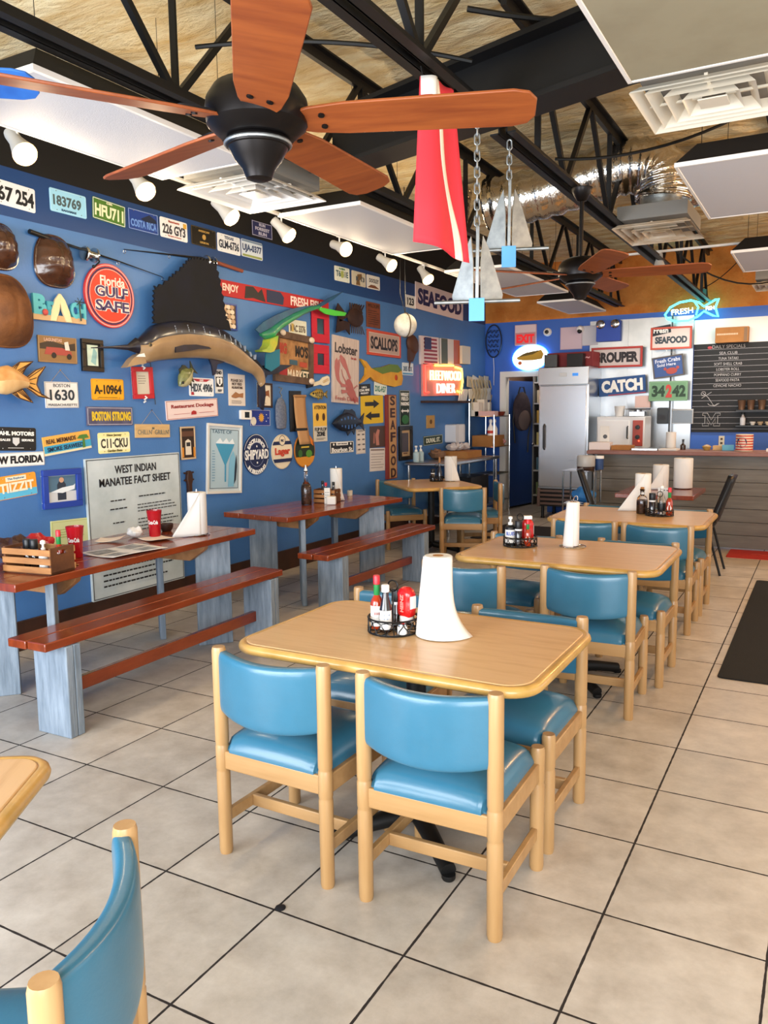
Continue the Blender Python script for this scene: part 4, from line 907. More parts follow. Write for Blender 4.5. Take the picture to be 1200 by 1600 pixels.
# --- beach letters
a, z, w, h, _ = PL['beach']
t = thing('beach_letters', 'wooden BEACH letter decoration with surfboards in teal and cream', 'sign', mx=wall_mx('L', a, z, .002, 0))
b = MB(); b.box((0, -h / 2 + .02, .01), (w, .04, .02)); b.obj('sand_base', flat('#c9a67a'), t)
b = MB(); put_text(b, 'B', -w * .37, .01, .012, w=w * .24, h=h * .72, bold=.06, depth=.02); b.obj('letter', flat('#58b7c4'), t)
b = MB(); put_text(b, 'E', -w * .16, -.01, .012, w=w * .16, h=h * .5, bold=.06, depth=.018); b.obj('letter', flat('#3f9fb4'), t)
b = MB(); put_text(b, 'CH', w * .36, -.005, .012, w=w * .3, h=h * .6, bold=.06, depth=.018); b.obj('letter', flat('#58b7c4'), t)
for s in (-1, 1):
    b = MB(); b.prism([(x + s * .035 + s * -.06 * (y / h), y) for x, y in ((-.022, -h / 2), (.022, -h / 2), (.03, -.02), (.022, h * .3), (0, h * .52), (-.022, h * .3), (-.03, -.02))], .012, .03); b.obj('surfboard', flat('#e6d6a8'), t, bevel=.003)
b = MB(); b.ball((-w * .3, -h * .22, .03), (.022, .022, .012), 10); b.obj('beach_ball', flat('#c6504a'), t)
b = MB(); b.tube([(w * .38, -h * .4, .03), (w * .36, 0, .032), (w * .37, h * .3, .03)], .005, 6)
for k in range(6): b.tube([(w * .37, h * .3, .03), (w * .37 + .04 * math.cos(k), h * .3 + .03 * math.sin(k), .03)], .003, 4)
b.obj('palm_tree', flat('#2c3a2c'), t)
# --- round and oval signs
RD, NV = flat('#d23a22'), flat('#1b2350')
sign('gulf', 'round_sign', 'round red sign lettered GULF SAFE with a blue ring', 'sign', flat('#c93a3a'), [('o', 0, 0, .97, .97, .008, flat('#e9a7a0')), ('e', 0, 0, .9, .9, NV, 'blue_ring'), ('e', 0, 0, .85, .85, RD, 'red_disc'), ('o', 0, 0, .83, .83, .004, flat('#e9c0b8')), ('t', 'Florida', .05, .23, .5, .15, flat('#f0d8cc'), .02), ('t', 'GULF', .02, .06, .68, .185, flat('#f3e0d6'), .09), ('t', 'SAFE', .02, -.16, .7, .185, flat('#f3e0d6'), .09), ('t', 'GULF', .02, .06, .66, .17, flat('#3a2a5c'), .02), ('t', 'SAFE', .02, -.16, .68, .17, flat('#3a2a5c'), .02)], .02, shape='oval')
SY = flat('#16264f')
sign('shipyard', 'round_sign', 'round navy brewery sign with white lettering across the middle', 'sign', SY, [('o', 0, 0, .98, .98, .004, WH), ('a', 'EXCELLENCE', .35, 90, .1, WH, False, .78), ('a', 'IN BREWING', .44, 270, .1, WH, True, .78), ('o', 0, 0, .6, .6, .004, flat('#8f9ab8')), ('r', 0, 0, .985, .27, SY, 'name_band'), ('t', 'SHIPYARD', 0, 0, .94, .24, WH, .03), ('e', 0, .2, .05, .05, WH, 'star'), ('e', 0, -.2, .05, .05, WH, 'star')], .012, shape='oval')
CR = flat('#e6d9bd')
sign('lager', 'round_sign', 'round cream beer sign with red script and navy bands', 'sign', CR, [('o', 0, 0, .98, .98, .004, flat('#b8a98a')), ('p', [(-.46, .2), (.46, .2), (.4, .3), (-.4, .3)], SY, 'navy_band'), ('e', 0, .32, .3, .3, CR, 'crest'), ('o', 0, .32, .3, .3, .006, SY), ('t', 'PBC', 0, .32, .14, .07, SY), ('t', 'Lager', 0, -.01, .72, .26, flat('#c4422c'), .04), ('p', [(-.4, -.3), (.4, -.3), (.46, -.2), (-.46, -.2)], SY, 'navy_band')], .01, shape='oval')
sign('rumoval', 'round_sign', 'round rum sign with a dark island picture behind the liquor bottle', 'sign', flat('#b06a24'), [('e', 0, 0, .94, .94, flat('#1d2a1a'), 'printed_picture'), ('p', [(-.47, -.18), (.47, -.18), (.38, -.34), (.2, -.45), (-.2, -.45), (-.38, -.34)], flat('#d08a2c'), 'amber_band'), ('p', [(-.1, .2), (.0, .46), (.2, .44), (.36, .3), (.4, .12), (.2, .26)], flat('#e07a1e'), 'sunset'), ('e', .18, -.1, .3, .22, flat('#4f8a2f'), 'foliage'), ('e', -.25, -.08, .2, .22, flat('#35602a'), 'foliage'), ('f', .05, .1, .5, .16, 1, flat('#e8c64a'))], .012, shape='oval', out=.004)
# --- pictures and signs of the near wall
sign('car_pic', 'picture', 'brown picture of a red car with a driver, under the beach letters', 'picture', flat('#8f6a40'), [('p', [(-.46, .0), (.46, .0), (.46, .3), (.2, .2), (-.2, .32), (-.46, .2)], flat('#3d2f22'), 'printed_hills'), ('t', 'LAGUNITAS', -.12, .36, .46, .13, flat('#c9a28a')), ('p', [(-.36, -.2), (-.3, .08), (.1, .08), (.34, -.05), (.36, -.2)], flat('#a5473c'), 'printed_car'), ('e', -.12, -.22, .12, .22, flat('#2a2320'), 'printed_wheel'), ('e', .28, -.24, .12, .22, flat('#2a2320'), 'printed_wheel'), ('p', [(.18, .0), (.16, .3), (.26, .34), (.3, .0)], flat('#d8d0c2'), 'printed_driver')], .012, frame=(.008, flat('#9a7a50'), .015))
sign('black_frame', 'framed_picture', 'black frame around a small pale chart, by the sailfish bill', 'picture frame', flat('#10100f'), [('r', 0, 0, .5, .64, flat('#c9d8c4'), 'print'), ('p', [(-.1, -.2), (.05, .25), (.2, .1), (.12, -.3)], flat('#8fb7b4'), 'print_shape')], .012, frame=(.03, flat('#151414', .3), .02), board='mount')
sign('sign1630', 'hanging_sign', 'white square sign reading 1630 hung on a cord', 'sign', flat('#e6e3df'), [('b', .004, .003, flat('#a9a4a0')), ('t', 'BOSTON', 0, .36, .5, .13, flat('#4a4a4c'), .0), ('t', '1630', 0, .0, .74, .42, flat('#26303a'), .02), ('t', 'MASSACHUSETTS', 0, -.38, .86, .09, flat('#4a4a4c'), .0)], .008, hang=.08)
plate('plate_a109', 'yellow license plate reading A-10964', '#e8a61c', [('b', .005, .003, flat('#c98a12')), ('t', 'A-10964', 0, .0, .84, .46, flat('#2a2014')), ('f', 0, -.38, .6, .08, 1, flat('#5a4014'))])
sign('strong', 'sign', 'weathered purple-grey board with yellow BOSTON STRONG lettering', 'sign', mat('purple_grey_board', '#5c5a74', .7, color2='#47435c', nscale=14), [('b', .006, .005, flat('#a9a6b4')), ('t', 'BOSTON', -.2, 0, .4, .5, flat('#d8b62c'), .05), ('t', 'STRONG', .24, 0, .42, .5, flat('#d8b62c'), .05)], .012)
plate('motors', 'black plate with white MOTORS lettering and a crest at the left edge', '#121213', [('t', 'DAHL MOTORS', -.02, .24, .94, .18, WH, .05), ('p', [(-.08, .06), (.08, .06), (.08, -.16), (0, -.3), (-.08, -.16)], flat('#cfcfcf'), 'crest'), ('t', 'SALES', -.26, -.04, .24, .1, WH), ('t', 'SERVICE', .28, -.04, .3, .1, WH), ('f', 0, -.38, .4, .08, 1, WH)])
sign('mermaid', 'sign', 'tilted beach-coloured sign about mermaids with a palm tree', 'sign', flat('#e0a94e'), [('r', 0, -.25, 1, .5, flat('#3a9cc0'), 'sea_band'), ('r', 0, -.44, 1, .12, flat('#e3d7b0'), 'sand_band'), ('t', 'REAL MERMAIDS', -.13, .22, .62, .24, flat('#4a2a1c'), .02), ('t', 'SMOKE SEAWEED', -.06, -.2, .76, .24, flat('#1d2f4a'), .02), ('p', [(.3, -.4), (.32, .1), (.2, .14), (.26, .3), (.33, .32), (.42, .3), (.46, .1), (.36, .1), (.36, -.4)], flat('#4a7a34'), 'painted_palm')], .01)
plate('plate_cku', 'cream and yellow license plate reading C11-CKU', '#efe7a4', [('r', 0, -.05, .96, .6, flat('#f0ecc8'), 'pale_band'), ('t', 'C11·CKU', 0, -.02, .84, .46, flat('#3c3a30')), ('t', 'New Jersey', 0, .36, .46, .14, flat('#6a6030')), ('t', 'Garden State', 0, -.38, .46, .12, flat('#6a6030'))])
sign('wflorida', 'sign', 'long white strip sign ending in FLORIDA at the left edge', 'sign', flat('#ececea'), [('b', .003, .002, flat('#8a8a8a')), ('t', 'W FLORIDA', .12, 0, .7, .56, BK, .05)], .004, r=.008)
plate('plate_fla', 'orange and blue picture license plate at the left edge, beside the blue frame', '#e79a2c', [('r', 0, -.32, .98, .3, flat('#58b4d8'), 'sea_band'), ('r', 0, .34, .5, .2, flat('#e8e0c4'), 'name_band'), ('t', 'The Explorer', 0, .34, .42, .11, flat('#5a7a9a')), ('t', 'TIIZZIT', 0, -.02, .84, .42, flat('#f4e2c8'))])
sign('blue_frame', 'framed_picture', 'bright blue frame with a photo of a man holding a fish', 'picture frame', flat('#9fb0b8'), [('r', 0, .12, .74, .4, flat('#4f6f86'), 'print_sky'), ('r', 0, -.26, .74, .36, flat('#c9ccce'), 'print_deck'), ('p', [(-.12, -.3), (-.12, .1), (-.06, .2), (.04, .2), (.1, .1), (.1, -.3)], flat('#2a3442'), 'print_person'), ('e', -.01, .22, .12, .14, flat('#c79a7c'), 'print_face'), ('p', [(-.3, -.08), (0, .02), (.3, .06), (.34, .1), (.32, -.04), (0, -.12)], flat('#dfe6ea'), 'print_fish')], .012, frame=(.042, flat('#24409a', .3), .03), tilt=-1)
M_MAN = mat('aged_pale_sheet', '#c9d3d6', .55, color2='#a3b0b2', nscale=3, lo=.3, hi=.8)
sign('manatee', 'information_board', 'tall weathered MANATEE FACT SHEET board behind the first picnic table', 'sign', M_MAN, [('b', .008, .006, flat('#3a3f44')), ('t', 'WEST INDIAN', .0, .41, .44, .058, BK, .02), ('t', 'MANATEE FACT SHEET', .0, .325, .76, .058, BK, .02), ('f', -.2, .19, .16, .03, 1, BK), ('f', -.2, .13, .18, .03, 1, BK), ('f', -.2, .03, .14, .03, 1, BK), ('f', .16, .2, .3, .03, 1, BK), ('f', .22, .115, .46, .07, 3, BK), ('f', .22, -.02, .46, .13, 5, BK), ('f', -.24, -.14, .34, .05, 2, BK), ('f', .22, -.15, .46, .07, 3, BK), ('f', .0, -.33, .8, .2, 5, BK)], .02, tilt=0, wh=(.95, 1.04))
sign('greencard', 'notice_sheet', 'pale yellow-green sheet on the wall behind the nearer red cup', 'sheet', flat('#c9cf9a'), [('b', .01, .003, flat('#a7b06a')), ('f', .0, .1, .7, .3, 4, flat('#98a05c'))], .006, tilt=-2)
# red framed notice with rope knots
def roped_frame(key, label, col, inner, rope=True, fw=.035):
    a, z, w, h, tl = PL[key]
    t = sign(key, 'framed_picture', label, 'picture frame', inner, [('f', 0, .1, .4, .3, 4, flat('#8a7f74'))] if rope else [], .008, frame=(fw, flat(col, .4), .022), board='mount')
    if rope:
        for s in (-1, 1):
            b = MB(); b.tube([(.0, s * h * .42, .024), (.012, s * h * .47, .034), (-.01, s * h * .52, .028), (.008, s * h * .58, .02), (-.004, s * h * .62, .01)], .007, 6); b.obj('rope_knot', M_PAPER, t)
    return t
roped_frame('red_frame', 'red wooden frame tied with white rope knots, under the sailfish jaw', '#b5202a', flat('#c9c2b0'))
sign('red1', 'framed_picture', 'bright red frame around a dark pane, upper of the two beside the green fish tail', 'picture frame', flat('#1f2a3a', .2), [], .008, frame=(.088, flat('#c01f34'), .02), wh=(.318, .33), board='pane')
sign('red2', 'framed_picture', 'bright red frame around a dark pane, lower of the two beside the green fish tail', 'picture frame', flat('#1f2a3a', .2), [], .008, frame=(.088, flat('#c01f34'), .02), board='pane')
plate('plate_hdx', 'white license plate reading HDX 4906 with a red top', '#eef0f2', [('p', [(-.36, .44), (.36, .44), (.2, .3), (-.2, .3)], flat('#b5303a'), 'red_header'), ('t', 'OHIO', 0, .37, .16, .1, WH), ('t', 'HDX 4906', 0, -.04, .86, .46, flat('#3a4450')), ('r', -.38, -.36, .1, .16, flat('#a82a34'), 'sticker')])
sign('end1', 'road_sign', 'small white route marker reading END 1', 'sign', flat('#e5e5e2'), [('b', .003, .002, BK), ('t', 'END', 0, .36, .6, .14, BK, .04), ('r', 0, -.02, .78, .42, BK, 'black_panel'), ('p', [(-.32, .12), (-.18, .17), (0, .13), (.18, .17), (.32, .12), (.3, -.06), (.0, -.2), (-.3, -.06)], WH, 'shield'), ('t', '1', 0, -.01, .12, .2, BK, .05), ('t', 'KEY', 0, -.38, .5, .1, BK)], .004, r=.008)
sign('nofeed', 'notice_sheet', 'tall off-white notice with a brown animal drawing', 'sign', flat('#d9cfc4'), [('t', 'PLEASE DO', 0, .3, .7, .09, flat('#4a3a34')), ('t', 'NOT FEED', 0, .19, .6, .09, flat('#4a3a34')), ('t', 'ALLIGATORS', 0, .08, .66, .08, flat('#4a3a34')), ('p', [(-.36, -.2), (-.1, -.06), (.1, -.12), (.36, -.08), (.34, -.24), (.1, -.22), (-.1, -.26), (-.3, -.24)], flat('#9a6a44'), 'printed_animal'), ('f', 0, -.38, .7, .12, 3, flat('#6a5a50'))], .005)
sign('dockage', 'sign', 'wide pale pink board with red Restaurant Dockage lettering', 'sign', flat('#e3cfcb'), [('b', .005, .004, flat('#a8625a')), ('t', 'Restaurant Dockage', 0, .16, .82, .25, flat('#8f2a28'), .03), ('r', -.22, -.22, .3, .02, flat('#b8625a'), 'rule'), ('r', .26, -.22, .3, .02, flat('#b8625a'), 'rule'), ('p', [(-.05, -.3), (-.04, -.14), (0, -.08), (.05, -.14), (.05, -.3)], flat('#a8282a'), 'crab_emblem')], .01)
sign('chillin', 'hanging_sign', 'thin tan wooden sign lettered CHILLIN GRILLIN on a wire', 'sign', mat('tan_board', '#cfae7c', .6, color2='#bb9864', nscale=5, stretch=(1, 8, 1)), [('t', "CHILLN'", -.23, -.08, .42, .36, flat('#5f6a66'), .0), ('t', "GRILLN'", .26, -.08, .42, .36, flat('#5f6a66'), .0), ('t', 'N', 0, .2, .06, .16, flat('#4f5a56'))], .012, hang=.11)
sign('trolley', 'picture', 'tall narrow dark night picture with a lit white vehicle', 'picture', flat('#2a1a14'), [('p', [(-.5, .2), (.5, .2), (.5, .36), (-.5, .36)], flat('#5a3a2a'), 'printed_sky'), ('p', [(-.2, -.36), (-.18, .06), (.0, .12), (.18, .06), (.2, -.36)], flat('#d8cdbb'), 'printed_tram'), ('r', 0, -.04, .26, .12, flat('#2c2c30'), 'printed_window'), ('r', -.38, -.28, .12, .3, flat('#c9822c'), 'printed_lights'), ('r', .38, -.28, .12, .3, flat('#c9822c'), 'printed_lights')], .008, frame=(.014, flat('#c2a886'), .012), board='print')
sign('taste', 'poster', 'framed pale blue poster of a cocktail glass and a figure', 'poster', flat('#c3d0d6'), [('r', 0, 0, .82, .86, flat('#a9c2cf'), 'print_field'), ('b', .045, .004, flat('#2a2f38')), ('t', 'TASTE OF', -.08, .39, .56, .05, flat('#3a5a70'), .0), ('p', [(-.26, .22), (.28, .22), (.04, -.08), (-.0, -.08)], flat('#3f93b8'), 'print_glass'), ('p', [(-.24, .24), (-.14, .3), (-.06, .24), (.04, .3), (.12, .24), (.22, .3), (.28, .22), (-.26, .22)], flat('#dfeaf0'), 'print_foam'), ('r', .02, -.2, .035, .26, flat('#3f93b8'), 'print_stem'), ('p', [(.1, -.4), (.12, -.1), (.16, .04), (.24, .12), (.3, .02), (.28, -.14), (.26, -.4)], flat('#79b3cf'), 'print_figure'), ('p', [(.27, -.36), (.29, -.1), (.33, .06), (.35, -.1), (.32, -.3)], flat('#1d2a38'), 'print_shadow'), ('f', -.32, -.1, .08, .46, 12, flat('#5a8aa8'))], .008, frame=(.022, flat('#d8d6d0', .35), .02), board='print')
sign('thermostat', 'thermostat', 'small white thermostat with a dark screen on the blue wall', 'thermostat', M_WHITE, [('r', .05, 0, .42, .62, flat('#22282a', .25), 'screen')], .025, r=.012, board='housing')
plate('sunplate', 'dark blue license plate with a golden sun', '#22378a', [('p', [(.06 + .15 * math.cos(k * math.pi / 12) * (1 if k % 2 else .6), .02 + .3 * math.sin(k * math.pi / 12) * (1 if k % 2 else .6)) for k in range(24)], flat('#d8a03a'), 'sun'), ('e', -.33, -.2, .26, .5, flat('#d9d3c2'), 'seal'), ('b', .004, .003, flat('#c9cede')), ('e', .3, .2, .03, .06, WH, 'star'), ('e', .38, 0, .03, .06, WH, 'star'), ('e', .28, -.2, .03, .06, WH, 'star')])
sign('dogframe', 'framed_picture', 'brown frame around a cream picture of a dog, by the sailfish tail', 'picture frame', flat('#e4d9c2'), [('p', [(-.0, -.1), (.06, .16), (.3, .22), (.34, -.1), (.24, -.02), (.1, -.02)], flat('#8a5230'), 'print_dog'), ('p', [(-.3, .0), (-.2, .12), (-.08, .08), (-.1, -.06)], flat('#6a4a34'), 'print_bird'), ('f', -.1, -.32, .4, .08, 2, flat('#7a6a58'))], .008, frame=(.018, M_BROWNFR, .02), board='print')
sign('flipflop', 'sign', 'yellow and white ATTENTION flip flop zone sign', 'sign', flat('#e3b64c'), [('r', 0, -.3, .98, .4, flat('#c9c6bc'), 'white_panel'), ('t', 'ATTENTION', 0, .39, .86, .1, BK, .02), ('e', -.22, .14, .2, .2, flat('#4a2f1a'), 'sandal_print'), ('e', .24, .14, .2, .2, flat('#4a2f1a'), 'sandal_print'), ('t', 'FLIP FLOP', 0, -.18, .86, .09, BK, .02), ('t', 'ZONE', 0, -.3, .6, .12, BK, .04), ('f', 0, -.43, .7, .06, 2, BK)], .006, r=.01)
sign('lobster', 'sign', 'tall bleached plank sign with a red lobster and Lobster lettering', 'sign', mat('bleached_plank', '#cfc0b8', .7, color2='#b3a29c', nscale=4, stretch=(8, .7, 1)), [('t', 'Lobster', .0, .32, .86, .15, flat('#3a3436'), .03), ('p', [(-.4, -.1), (-.44, .02), (-.42, .12), (-.36, .17), (-.32, .13), (-.33, .06), (-.3, .14), (-.25, .16), (-.24, .06), (-.27, -.06), (-.24, -.16), (-.16, -.2), (-.18, -.24), (-.28, -.2), (-.36, -.16)], flat('#b06a68'), 'painted_claw'), ('p', [(-.26, .19), (-.22, .23), (-.14, .2), (-.1, .14), (-.12, .2), (-.04, .16), (.04, .06), (.1, -.02), (.18, -.1), (.14, -.14), (.06, -.08), (-.02, .0), (-.14, .06), (-.22, .12)], flat('#b06a68'), 'painted_claw'), ('p', [(-.04, -.18), (.06, -.12), (.16, -.14), (.24, -.2), (.28, -.27), (.34, -.31), (.38, -.37), (.46, -.4), (.47, -.47), (.38, -.46), (.34, -.49), (.27, -.45), (.22, -.46), (.14, -.4), (.04, -.36), (-.02, -.28)], flat('#a85e5c'), 'painted_body'), ('p', [(-.02, -.2), (-.14, -.1), (-.2, .0), (-.19, .01), (-.12, -.09), (.0, -.17)], flat('#b06a68'), 'painted_feeler'), ('p', [(.3, -.24), (.4, -.2), (.46, -.22), (.4, -.22), (.3, -.27)], flat('#b06a68'), 'painted_leg'), ('p', [(-.22, -.2), (.0, -.22), (.02, -.25), (-.2, -.26)], flat('#b06a68'), 'painted_leg'), ('p', [(-.2, -.3), (.04, -.3), (.06, -.33), (-.18, -.36)], flat('#b06a68'), 'painted_leg'), ('t', 'Fresh Daily', -.02, -.44, .78, .08, flat('#a8504c'), .0), ('t', 'for sale', .26, .2, .2, .04, flat('#a8504c'))], .02)
plate('plate_market', 'cream license plate above the wooden market frame', '#dcdcc8', [('t', 'MAC 3376', 0, -.04, .84, .46, flat('#5a4a3a')), ('r', -.3, 0, .12, .5, flat('#c9a85a'), 'printed_badge')])
a, z, w, h, tl = PL['market']
t = sign('market', 'framed_picture', 'rough wooden frame around a patchwork MARKET sign', 'picture frame', mat('patchwork_wood', '#b98a58', .7, color2='#7a5230', nscale=8), [('t', 'BIG', -.27, .17, .2, .22, flat('#a83a2a'), .05), ('t', "MO'S", .22, .16, .34, .24, flat('#2c2622'), .05), ('r', 0, -.08, .2, .1, flat('#3a5a6a'), 'panel_patch'), ('r', .26, -.1, .2, .1, flat('#b04a34'), 'panel_patch'), ('r', -.3, -.32, .26, .24, flat('#a83030'), 'panel_patch'), ('r', .3, -.33, .2, .26, flat('#2c3a2c'), 'panel_patch'), ('t', 'MARKET', .12, -.33, .56, .2, flat('#e3d0b4'), .025)], .01, frame=(.065, mat('driftwood_frame', '#6b5343', .8, color2='#4a372b', nscale=7), .035), wh=(.646, .48))
for (sx, sy) in ((-.34, .5), (.42, .46), (.42, -.46)):
    b = MB(); b.ball((sx * w, sy * h, .045), (.045, .03, .018), 10); b.obj('seashell', flat('#d9c8b2'), t)
# fishing net jar
a, z, w, h, _ = PL['netjar']
t = thing('net_bag', 'slim grey wire net bag hanging on the blue wall', 'net', mx=wall_mx('L', a, z, .004, 0))
b = MB(); b.lathe([(.02, -.2), (.07, -.19), (.085, -.1), (.08, .02), (.05, .08), (.02, .1)], (0, 0, 0), 14, mx=Matrix.Diagonal((1, 1, .35, 1)) @ Matrix.Translation((0, 0, .08)) @ Matrix.Rotation(R(-90), 4, 'X')); b.obj('net', mat('grey_net', '#6f7684', .8, color2='#4f5870', nscale=60), t)
b = MB(); b.tube([(0, .08, .03), (.02, .12, .03), (-.01, .15, .03), (.03, .19, .03), (.0, .2, .01)], .006, 6); b.obj('twisted_wire', M_GALV, t)
# clipboard with curling paper
a, z, w, h, _ = PL['clipboard']
t = thing('clipboard', 'black clipboard with brown paper hanging over it', 'clipboard', mx=wall_mx('L', a, z, .003, 0))
b = MB(); b.box((-.03, .06, .005), (.2, .4, .01)); b.obj('board', M_BLACKPL, t, bevel=.002)
b = MB(); b.grid(lambda u, v: (-.07 + .2 * u + .04 * (1 - v) ** 2, -.27 + .48 * v, .016 + .03 * (1 - v) ** 2), 4, 12); b.obj('kraft_paper', flat('#b3885c', .8), t, solid=.0015)
b = MB(); b.box((.03, -.12, .03), (.2, .025, .008)); b.obj('dark_strap', BK, t)
b = MB(); b.tube([(-.07, .21, .02), (.13, .21, .02)], .012, 8); b.obj('paper_roll', flat('#a87c50', .8), t)
# paddle
a, z, w, h, _ = PL['paddle']
t = thing('paddle', 'small cream paddle with a black handle above the little striped fish', 'paddle', mx=wall_mx('L', a, z, .003, 10))
b = MB(); b.prism([(-.1, -.018), (.05, -.022), (.1, -.042), (.2, -.045), (.235, -.02), (.235, .03), (.2, .05), (.1, .045), (.05, .022), (-.1, .018)], 0, .014); b.obj('blade', flat('#e2d9c0'), t, bevel=.003)
b = MB(); b.tube([(-.1, 0, .008), (-.2, 0, .008)], .02, 10); b.obj('handle', M_BLACKPL, t)
b = MB(); put_text(b, 'GRITS', .15, .004, .0155, w=.11, h=.03, rot=.1); b.obj('lettering', flat('#c8a878'), t)
sign('shellpic', 'framed_picture', 'small blue frame of pale seashells right of the sail fin', 'framed picture', flat('#5a4632'), [('e', -.2 + .2 * (k % 3), .36 - .18 * (k // 3), .24, .17, flat(('#d8c3a4', '#b89878', '#e6d8c4')[(k * 2 + k // 3) % 3]), 'shell') for k in range(15)], .01, frame=(.014, flat('#2b4a9a', .35), .018), board='backing')
a, z, w, h, _ = PL['fiddle']
t = thing('wooden_scroll', 'dark carved wooden fiddle scroll on the wall behind the towel roll', 'carving', mx=wall_mx('L', a, z, .004, 0))
b = MB(); b.prism([(-.02, -h / 2), (.02, -h / 2), (.022, .02), (.035, .05), (.03, h * .42), (.01, h / 2), (-.02, h * .48), (-.032, .06), (-.02, .02)], 0, .03); b.obj('neck', M_BROWNFR, t, bevel=.004)
for s in (-1, 1):
    for k in range(2): b = MB(); b.tube([(s * .02, .05 + .06 * k, .015), (s * .055, .055 + .06 * k, .015)], .008, 6); b.obj('tuning_peg', M_BROWNFR, t)
b = MB(); b.tube([(0, 0, .006), (.02, -.17, .006), (.035, -.34, .006)], .003, 5); o = b.obj('thin_cord', M_BLACKW); o.matrix_world = wall_mx('L', 2.766, 1.962, .003, 0); tag(o, 'thin dark cord hanging beside the red framed notice', 'cord')
# --- farther left wall
sign('plaque', 'plaque', 'small carved reddish wooden plaque above the scallops sign', 'plaque', mat('red_cedar', '#7a3f24', .6, color2='#5f2e18', nscale=7), [('t', 'WILDLIFE', 0, .36, .86, .14, flat('#2c1a10'), .02), ('f', 0, -.1, .8, .6, 7, flat('#3c2214'))], .012)
sign('scallops', 'sign', 'red framed sign reading SCALLOPS', 'sign', flat('#b39a8e'), [('b', .03, .006, flat('#d8c8bc')), ('t', 'SCALLOPS', 0, -.0, .8, .5, flat('#1e1a22'), .035)], .012, frame=(.03, flat('#c04a34'), .02), tilt=-.5)
plate('plate_light', 'pale license plate with a blue base right of the yellow fish', '#d5e3ea', [('t', '385 RX', 0, .02, .8, .4, flat('#4a6a86')), ('r', 0, -.38, .9, .14, flat('#4a9ac8'), 'stripe')], tilt=0)
sign('blackbump', 'sign', 'small black sign with white words under the lobster board', 'sign', BK, [('t', 'I AM A', 0, .24, .4, .16, WH), ('t', 'COAL MINE', 0, .0, .8, .2, WH), ('t', 'PRODUCT', 0, -.26, .6, .16, WH)], .004, tilt=3)
plate('plate_green', 'white license plate with green letters above the yellow arrow sign', '#dfe8de', [('t', 'DXL-H37', 0, -.04, .86, .46, flat('#2f7a6a'))], tilt=-3, out=.006)
AR = [(-.32, .06), (.06, .06), (.06, .13), (.32, 0), (.06, -.13), (.06, -.06), (-.32, -.06)]
sign('arrows', 'road_sign', 'yellow square sign with two opposing black arrows', 'sign', flat('#d8b42a'), [('p', [(x, y * 1.2 + .2) for x, y in AR], BK, 'arrow'), ('p', [(-x, y * 1.2 - .22) for x, y in AR], BK, 'arrow')], .004, r=.015, tilt=1)
sign('bourbon', 'street_sign', 'black and white Bourbon St street sign', 'sign', BK, [('b', .003, .008, WH), ('r', 0, .3, .5, .26, WH, 'white_panel'), ('t', 'NEW ORLEANS', 0, .3, .4, .12, BK), ('e', -.36, .26, .06, .2, WH, 'printed_dot'), ('e', .36, .26, .06, .2, WH, 'printed_dot'), ('t', 'Bourbon St.', 0, -.2, .9, .38, WH, .03)], .004, r=.008)
sign('fishchart', 'notice_sheet', 'narrow white chart of small fish beside the street sign', 'chart', flat('#d4cdc6'), [('b', .006, .003, flat('#8a8580'))] + [('e', sx * .24, .28 - k * .2, .28, .06, flat('#5a5a60'), 'printed_fish') for k in range(4) for sx in (-1, 1)] + [('f', 0, .42, .7, .06, 1, BK)], .003)
sign('calphoto', 'picture', 'dark photo with pinkish lobsters above a paper calendar', 'picture', flat('#4a3630'), [('p', [(-.1, -.4), (-.16, .1), (0, .36), (.14, .3), (.06, .0), (.1, -.4)], flat('#b5786a'), 'printed_lobster'), ('p', [(-.3, -.3), (-.26, .2), (-.2, .2), (-.2, -.3)], flat('#a0675c'), 'printed_lobster')], .004)
sign('calendar', 'calendar', 'white wall calendar page beneath the lobster photo', 'calendar', flat('#d5d0cc'), [('r', 0, .42, .9, .06, flat('#7a6a66'), 'month_band'), ('f', 0, -.05, .86, .7, 6, flat('#a39d9a'))], .003, tilt=-2)
sign('vseafood', 'sign', 'tall vertical tan sign spelling SEAFOOD downwards in a red-brown board', 'sign', flat('#7d2a22'), [('r', .08, 0, .72, .98, flat('#b58a5c'), 'tan_panel')] + [('t', ch, .08, .43 - k * .143, .5, .112, flat('#3a1a1a'), .03) for k, ch in enumerate('SEAFOOD')], .03)
sign('wrigley', 'sign', 'narrow dark green parking sign with white letters and an arrow', 'sign', flat('#14281f'), [('b', .004, .004, flat('#c9d2c9')), ('t', 'WRIGLEY', 0, .38, .8, .1, WH), ('t', 'FIELD', 0, .26, .7, .1, WH), ('t', 'PARKING', 0, .12, .8, .1, WH), ('p', [(-.4, -.08), (-.24, -.02), (-.24, -.06), (.24, -.06), (.24, -.02), (.4, -.08), (.24, -.14), (.24, -.1), (-.24, -.1), (-.24, -.14)], WH, 'arrow'), ('e', 0, -.32, .7, .26, flat('#2c6a3c'), 'green_field')], .005)
sign('darkposter', 'framed_picture', 'dark framed poster below the green parking sign', 'picture frame', flat('#b79a76'), [('r', 0, .02, .5, .56, flat('#4a4650'), 'print'), ('r', 0, -.3, .3, .04, flat('#6a4a3a'), 'print_line')], .008, frame=(.05, flat('#171413', .3), .03), board='mount')
